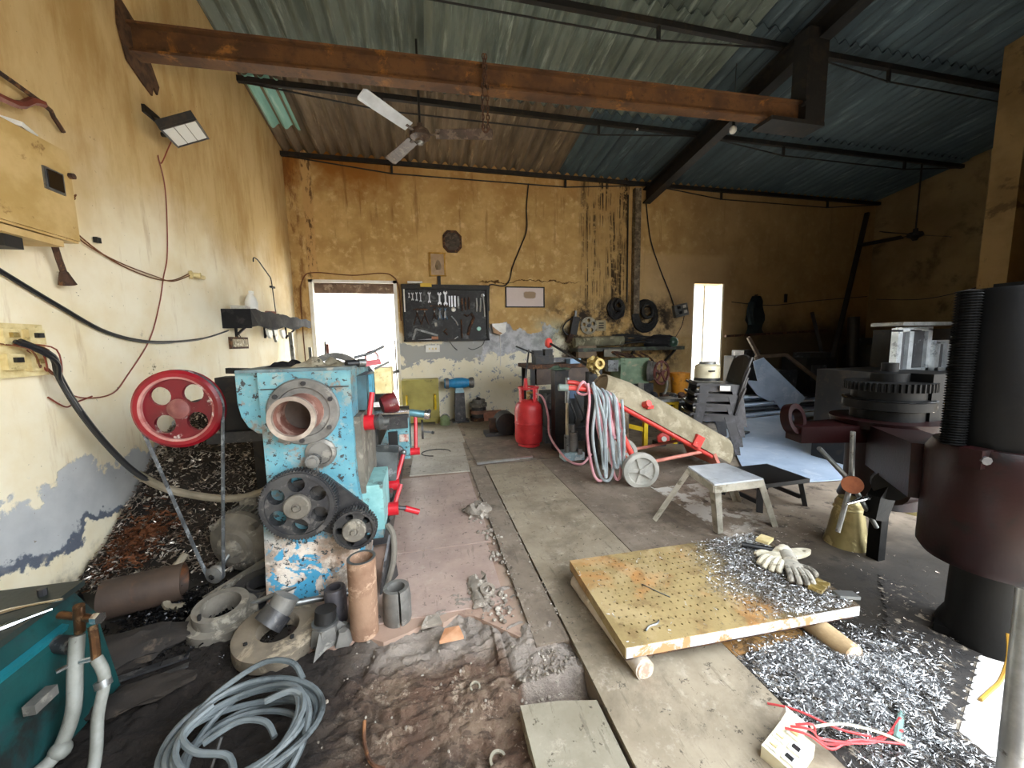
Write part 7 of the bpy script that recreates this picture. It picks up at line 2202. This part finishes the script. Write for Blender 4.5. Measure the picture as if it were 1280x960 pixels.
# ================================================================ near left corner
M_TEALM = worn('dark_teal_machine_paint', '104241', '0b2f2f', '181c1b', 4, thr=.54, soft=.06, rough=.45, dust='1c3436')
M_TEALTOP = worn('oily_teal_top', '28312d', '1d2422', '3f5654', 5, thr=.62, rough=.5)
M_PIPEGREY = worn('pale_grey_pipe', '8b8d87', '6b6c65', '53514a', 9, thr=.62, rough=.6)
M_COPPER = worn('tarnished_copper', '65482f', '4a3424', '85694d', 14, rough=.4, metal=.8)
t = thing('teal_machine', 'dark teal machine cabinet with pipes in the near left corner', 'machine', (-1.5, 1.25, 0))
b = MB()
b.prism([(-1.80, 1.58, 0), (-1.80, 1.58, .40), (-1.26, 1.58, .40), (-1.20, 1.58, .30), (-1.16, 1.58, 0)], (0, -.85, 0))
b.build('body', M_TEALM, t, bevel=.012)
MB().prism([(-1.80, 1.60, .40), (-1.235, 1.60, .40), (-1.20, .72, .40), (-1.80, .72, .40)], (0, 0, .02)).build('top_plate', M_TEALTOP, t, bevel=.004)
MB().box((-1.235, 1.33, .27), (.02, .30, .14), (0, .35, 0)).build('side_panel', worn('bright_teal_panel', '176a75', '0f4c55', '1a2525', 6, thr=.6, rough=.45), t, bevel=.004)
MB().cyl((-1.30, 1.53, .42), (-1.30, 1.53, .445), .012, n=8).build('top_bolt', M_CASTDK, t)
MB().cyl((-1.22, 1.44, .30), (-1.15, 1.42, .295), .026, n=14).build('drain_cock', M_CASTDK, t, smooth=True)
MB().tube([(-1.16, 1.42, .285), (-1.12, 1.38, .27), (-1.14, 1.34, .27)], .007, 6, smooth=3).build('cock_handle', M_CHROME, t)
MB().box((-1.15, 1.30, .22), (.03, .07, .03)).build('name_lug', M_CAST, t, bevel=.004)
t = thing('copper_fitting', 'copper tee fitting with two pale pipes on the corner of the teal machine', 'fitting', (-1.12, 1.40, .36))
MB().cyl((-1.12, 1.41, .345), (-1.105, 1.40, .44), .014, n=12).build('tee', M_COPPER, t, smooth=True)
MB().cyl((-1.18, 1.43, .40), (-1.06, 1.395, .39), .012, n=12).build('cross_arm', M_COPPER, t, smooth=True)
MB().cyl((-1.07, 1.40, .39), (-1.05, 1.395, .39), .018, n=6).build('nut', M_CHROME, t)
MB().tube([(-1.07, 1.39, .37), (-1.055, 1.37, .33), (-1.05, 1.36, .28)], .012, 8, smooth=3).build('copper_elbow', M_COPPER, t, smooth=True)
MB().tube([(-1.12, 1.40, .34), (-1.115, 1.37, .25), (-1.11, 1.34, .14), (-1.125, 1.31, .06), (-1.14, 1.28, .03), (-1.17, 1.24, .02)], .019, 10, smooth=5).build('pale_pipe', M_PIPEGREY, t, smooth=True)
MB().ball((-1.125, 1.30, .045), (.028, .026, .028), 2).build('pipe_joint', M_PIPEGREY, t, smooth=True)
MB().tube([(-1.05, 1.36, .28), (-1.03, 1.35, .24), (-1.025, 1.34, .20), (-1.03, 1.31, .12), (-1.01, 1.26, .04), (-.98, 1.18, .0)], .015, 10, smooth=5).build('thin_pipe', M_PIPEGREY, t, smooth=True)
MB().cyl((-1.032, 1.345, .215), (-1.026, 1.34, .195), .021, n=12).build('pipe_ferrule', M_GALV, t, smooth=True)
MB().cyl((-1.10, 1.37, .27), (-1.06, 1.37, .275), .008, n=8).build('bridge', M_CHROME, t)
tag(MB().tube([(-1.17, 1.24, .02), (-1.20, 1.20, .03), (-1.20, 1.18, .08), (-1.22, 1.18, .14), (-1.26, 1.16, .17)], .022, 10, smooth=5).build('bent_pipe', M_PIPEGREY, smooth=True), 'thick pale bent pipe at the foot of the teal machine', 'pipe')
t = thing('spanner_pair', 'chrome lever resting on top of the teal machine', 'lever', (-1.3, 1.35, .42))
MB().tube([(-1.19, 1.46, .435), (-1.30, 1.43, .44), (-1.42, 1.36, .435), (-1.52, 1.26, .43)], [.005, .008, .009, .010], 8, smooth=4).build('long_arm', M_CHROME, t, smooth=True)
t2 = MB().tube([(-1.19, 1.42, .43), (-1.24, 1.36, .435), (-1.31, 1.28, .435), (-1.36, 1.20, .43)], [.005, .010, .011, .012], 8, smooth=4).build('second_lever', M_CHROME, None, smooth=True)
tag(t2, 'second chrome lever nearer the camera on the teal machine', 'lever')
t['label'] = 'first chrome lever farther back on top of the teal machine'
t.name = 'chrome_lever'
tag(MB().box((-1.37, 1.36, .432), (.09, .05, .022), (0, 0, .6)).build('black_clamp', M_CASTDK, bevel=.006), 'small dark clamp between the chrome levers on the teal machine', 'clamp')

# oily tubes and sacks on the floor
M_SACK = worn('oily_brown_sack', '2d2620', '1c1713', '453a2f', 7, thr=.6, rough=.9, bump=.6)
t = thing('rusty_duct', 'wide rust-brown steel tube lying against the left wall', 'tube', (-1.4, 1.98, 0))
MB().pipe((-1.50, 2.02, .09), (-1.22, 2.10, .088), .088, .080, 30).build('shell', worn('rust_streaked_tube', '4a3a2f', '2e2520', '75482a', 4, thr=.6, soft=.08, rough=.6), t, smooth=True)
t = thing('black_duct', 'black steel half tube lying beside the teal machine', 'tube', (-1.45, 1.72, 0))
MB().pipe((-1.70, 1.80, .10), (-1.50, 1.90, .10), .10, .092, 26).build('shell', M_DRBLACK, t, smooth=True)
for i, (c, s, rz, m, lab) in enumerate((((-1.22, 1.70, .045), (.20, .095, .06), .35, M_SACK, 'flattened brown oily sack between the teal machine and the stepped ring'), ((-1.35, 1.62, .05), (.13, .09, .07), -.2, M_BLACKCLOTH, 'black oily cloth bundle behind the copper fitting'), ((-1.05, 1.50, .015), (.16, .06, .02), .3, M_SACK, 'thin dark scrap of sacking in front of the brown sack'))):
    b = MB().ball((0, 0, 0), s, 3, .35, 2.6, i * 3.1)
    for v in b.bm.verts:
        v.co.z += .012 * mnoise.noise(v.co * 22)
    b.bm.transform(Matrix.Translation(Vector(c)) @ Matrix.Rotation(rz, 4, 'Z'))
    for v in b.bm.verts:
        v.co.z = max(v.co.z, .0)
    tag(b.build('oily_sack', m, smooth=True), lab, 'sack')
for i, (a, bb, lab) in enumerate((((-1.28, 1.56, .012), (-.98, 1.66, .012), 'dark flat strip lying below the brown sack'), ((-1.18, 1.50, .012), (-.95, 1.60, .018), 'thin grey strip lying in the oil below the brown sack'))):
    tag(MB().bar(a, bb, .03 - .01 * i, .008).build('flat_strip', M_CASTDK), lab, 'strip')
# black oily swarf by the motor foot
rnd = random.Random(77)
b = MB()
for i in range(1500):
    x, y = rnd.gauss(-1.15, .12), rnd.gauss(1.93, .10)
    curl(b.bm, Vector((x, y, rnd.uniform(.004, .03))), rnd.uniform(.018, .04), rnd)
for i in range(260):
    x, y = rnd.uniform(-1.1, -.45), rnd.uniform(1.55, 1.75)
    curl(b.bm, Vector((x, y, .012)), rnd.uniform(.008, .016), rnd)
tag(b.build('oily_swarf', worn('wet_black_swarf', '2b2a2b', '161617', '8d8d90', 24, thr=.64, rough=.22, metal=.6)), 'wet black swarf ribbons round the stepped ring and motor foot', 'swarf', kind='stuff')

# coil of grey cable, partly out of the frame
t = thing('cable_coil', 'loose coil of grey cable on the bare soil in the near left', 'cable', (-.60, 1.22, 0))
M_COIL = worn('slate_grey_cable', '6a7173', '4d5456', '373c3e', 8, thr=.62, rough=.5)
rnd = random.Random(13)
cx, cy = -.60, 1.215
for k in range(9):
    rx, ry = rnd.uniform(.150, .215), rnd.uniform(.115, .16)
    ox, oy = rnd.uniform(-.02, .02), rnd.uniform(-.015, .02)
    z0 = .0 + .009 * k
    ph = rnd.uniform(0, 6)
    tl = rnd.uniform(-.03, .05)
    pts = []
    for i in range(20):
        a = i * 2 * math.pi / 20
        pts.append((cx + ox + rx * math.cos(a), cy + oy + ry * math.sin(a), max(-.03, z0 + .012 * math.sin(a * 2 + ph) + tl * math.sin(a) * .7 + .005)))
    MB().tube(pts, .0095, 7, smooth=2, closed=True).build('turn', M_COIL, t, smooth=True)
MB().tube([(-.80, 1.23, .05), (-.74, 1.34, .085), (-.62, 1.42, .11), (-.52, 1.41, .10), (-.47, 1.36, .07)], .0095, 7, smooth=5).build('loose_end', M_COIL, t, smooth=True)
MB().tube([(-.72, 1.30, .09), (-.76, 1.22, .09), (-.70, 1.16, .08), (-.60, 1.13, .07), (-.56, 1.06, .04)], .0095, 7, smooth=5).build('loose_end', M_COIL, t, smooth=True)
MB().tube([(-.56, 1.28, .085), (-.48, 1.29, .095), (-.42, 1.24, .08), (-.41, 1.15, .05), (-.44, 1.07, .02)], .0105, 7, smooth=5).build('loose_end', M_COIL, t, smooth=True)
MB().tube([(-.70, 1.20, .06), (-.62, 1.235, .075), (-.54, 1.22, .07), (-.50, 1.18, .05)], .009, 7, smooth=5).build('loose_end', M_COIL, t, smooth=True)
tag(MB().cyl((-.66, 1.10, .0), (-.635, 1.17, .10), .006, n=6).build('thin_stake', M_STEELDK), 'thin dark stake standing inside the cable coil', 'stake')
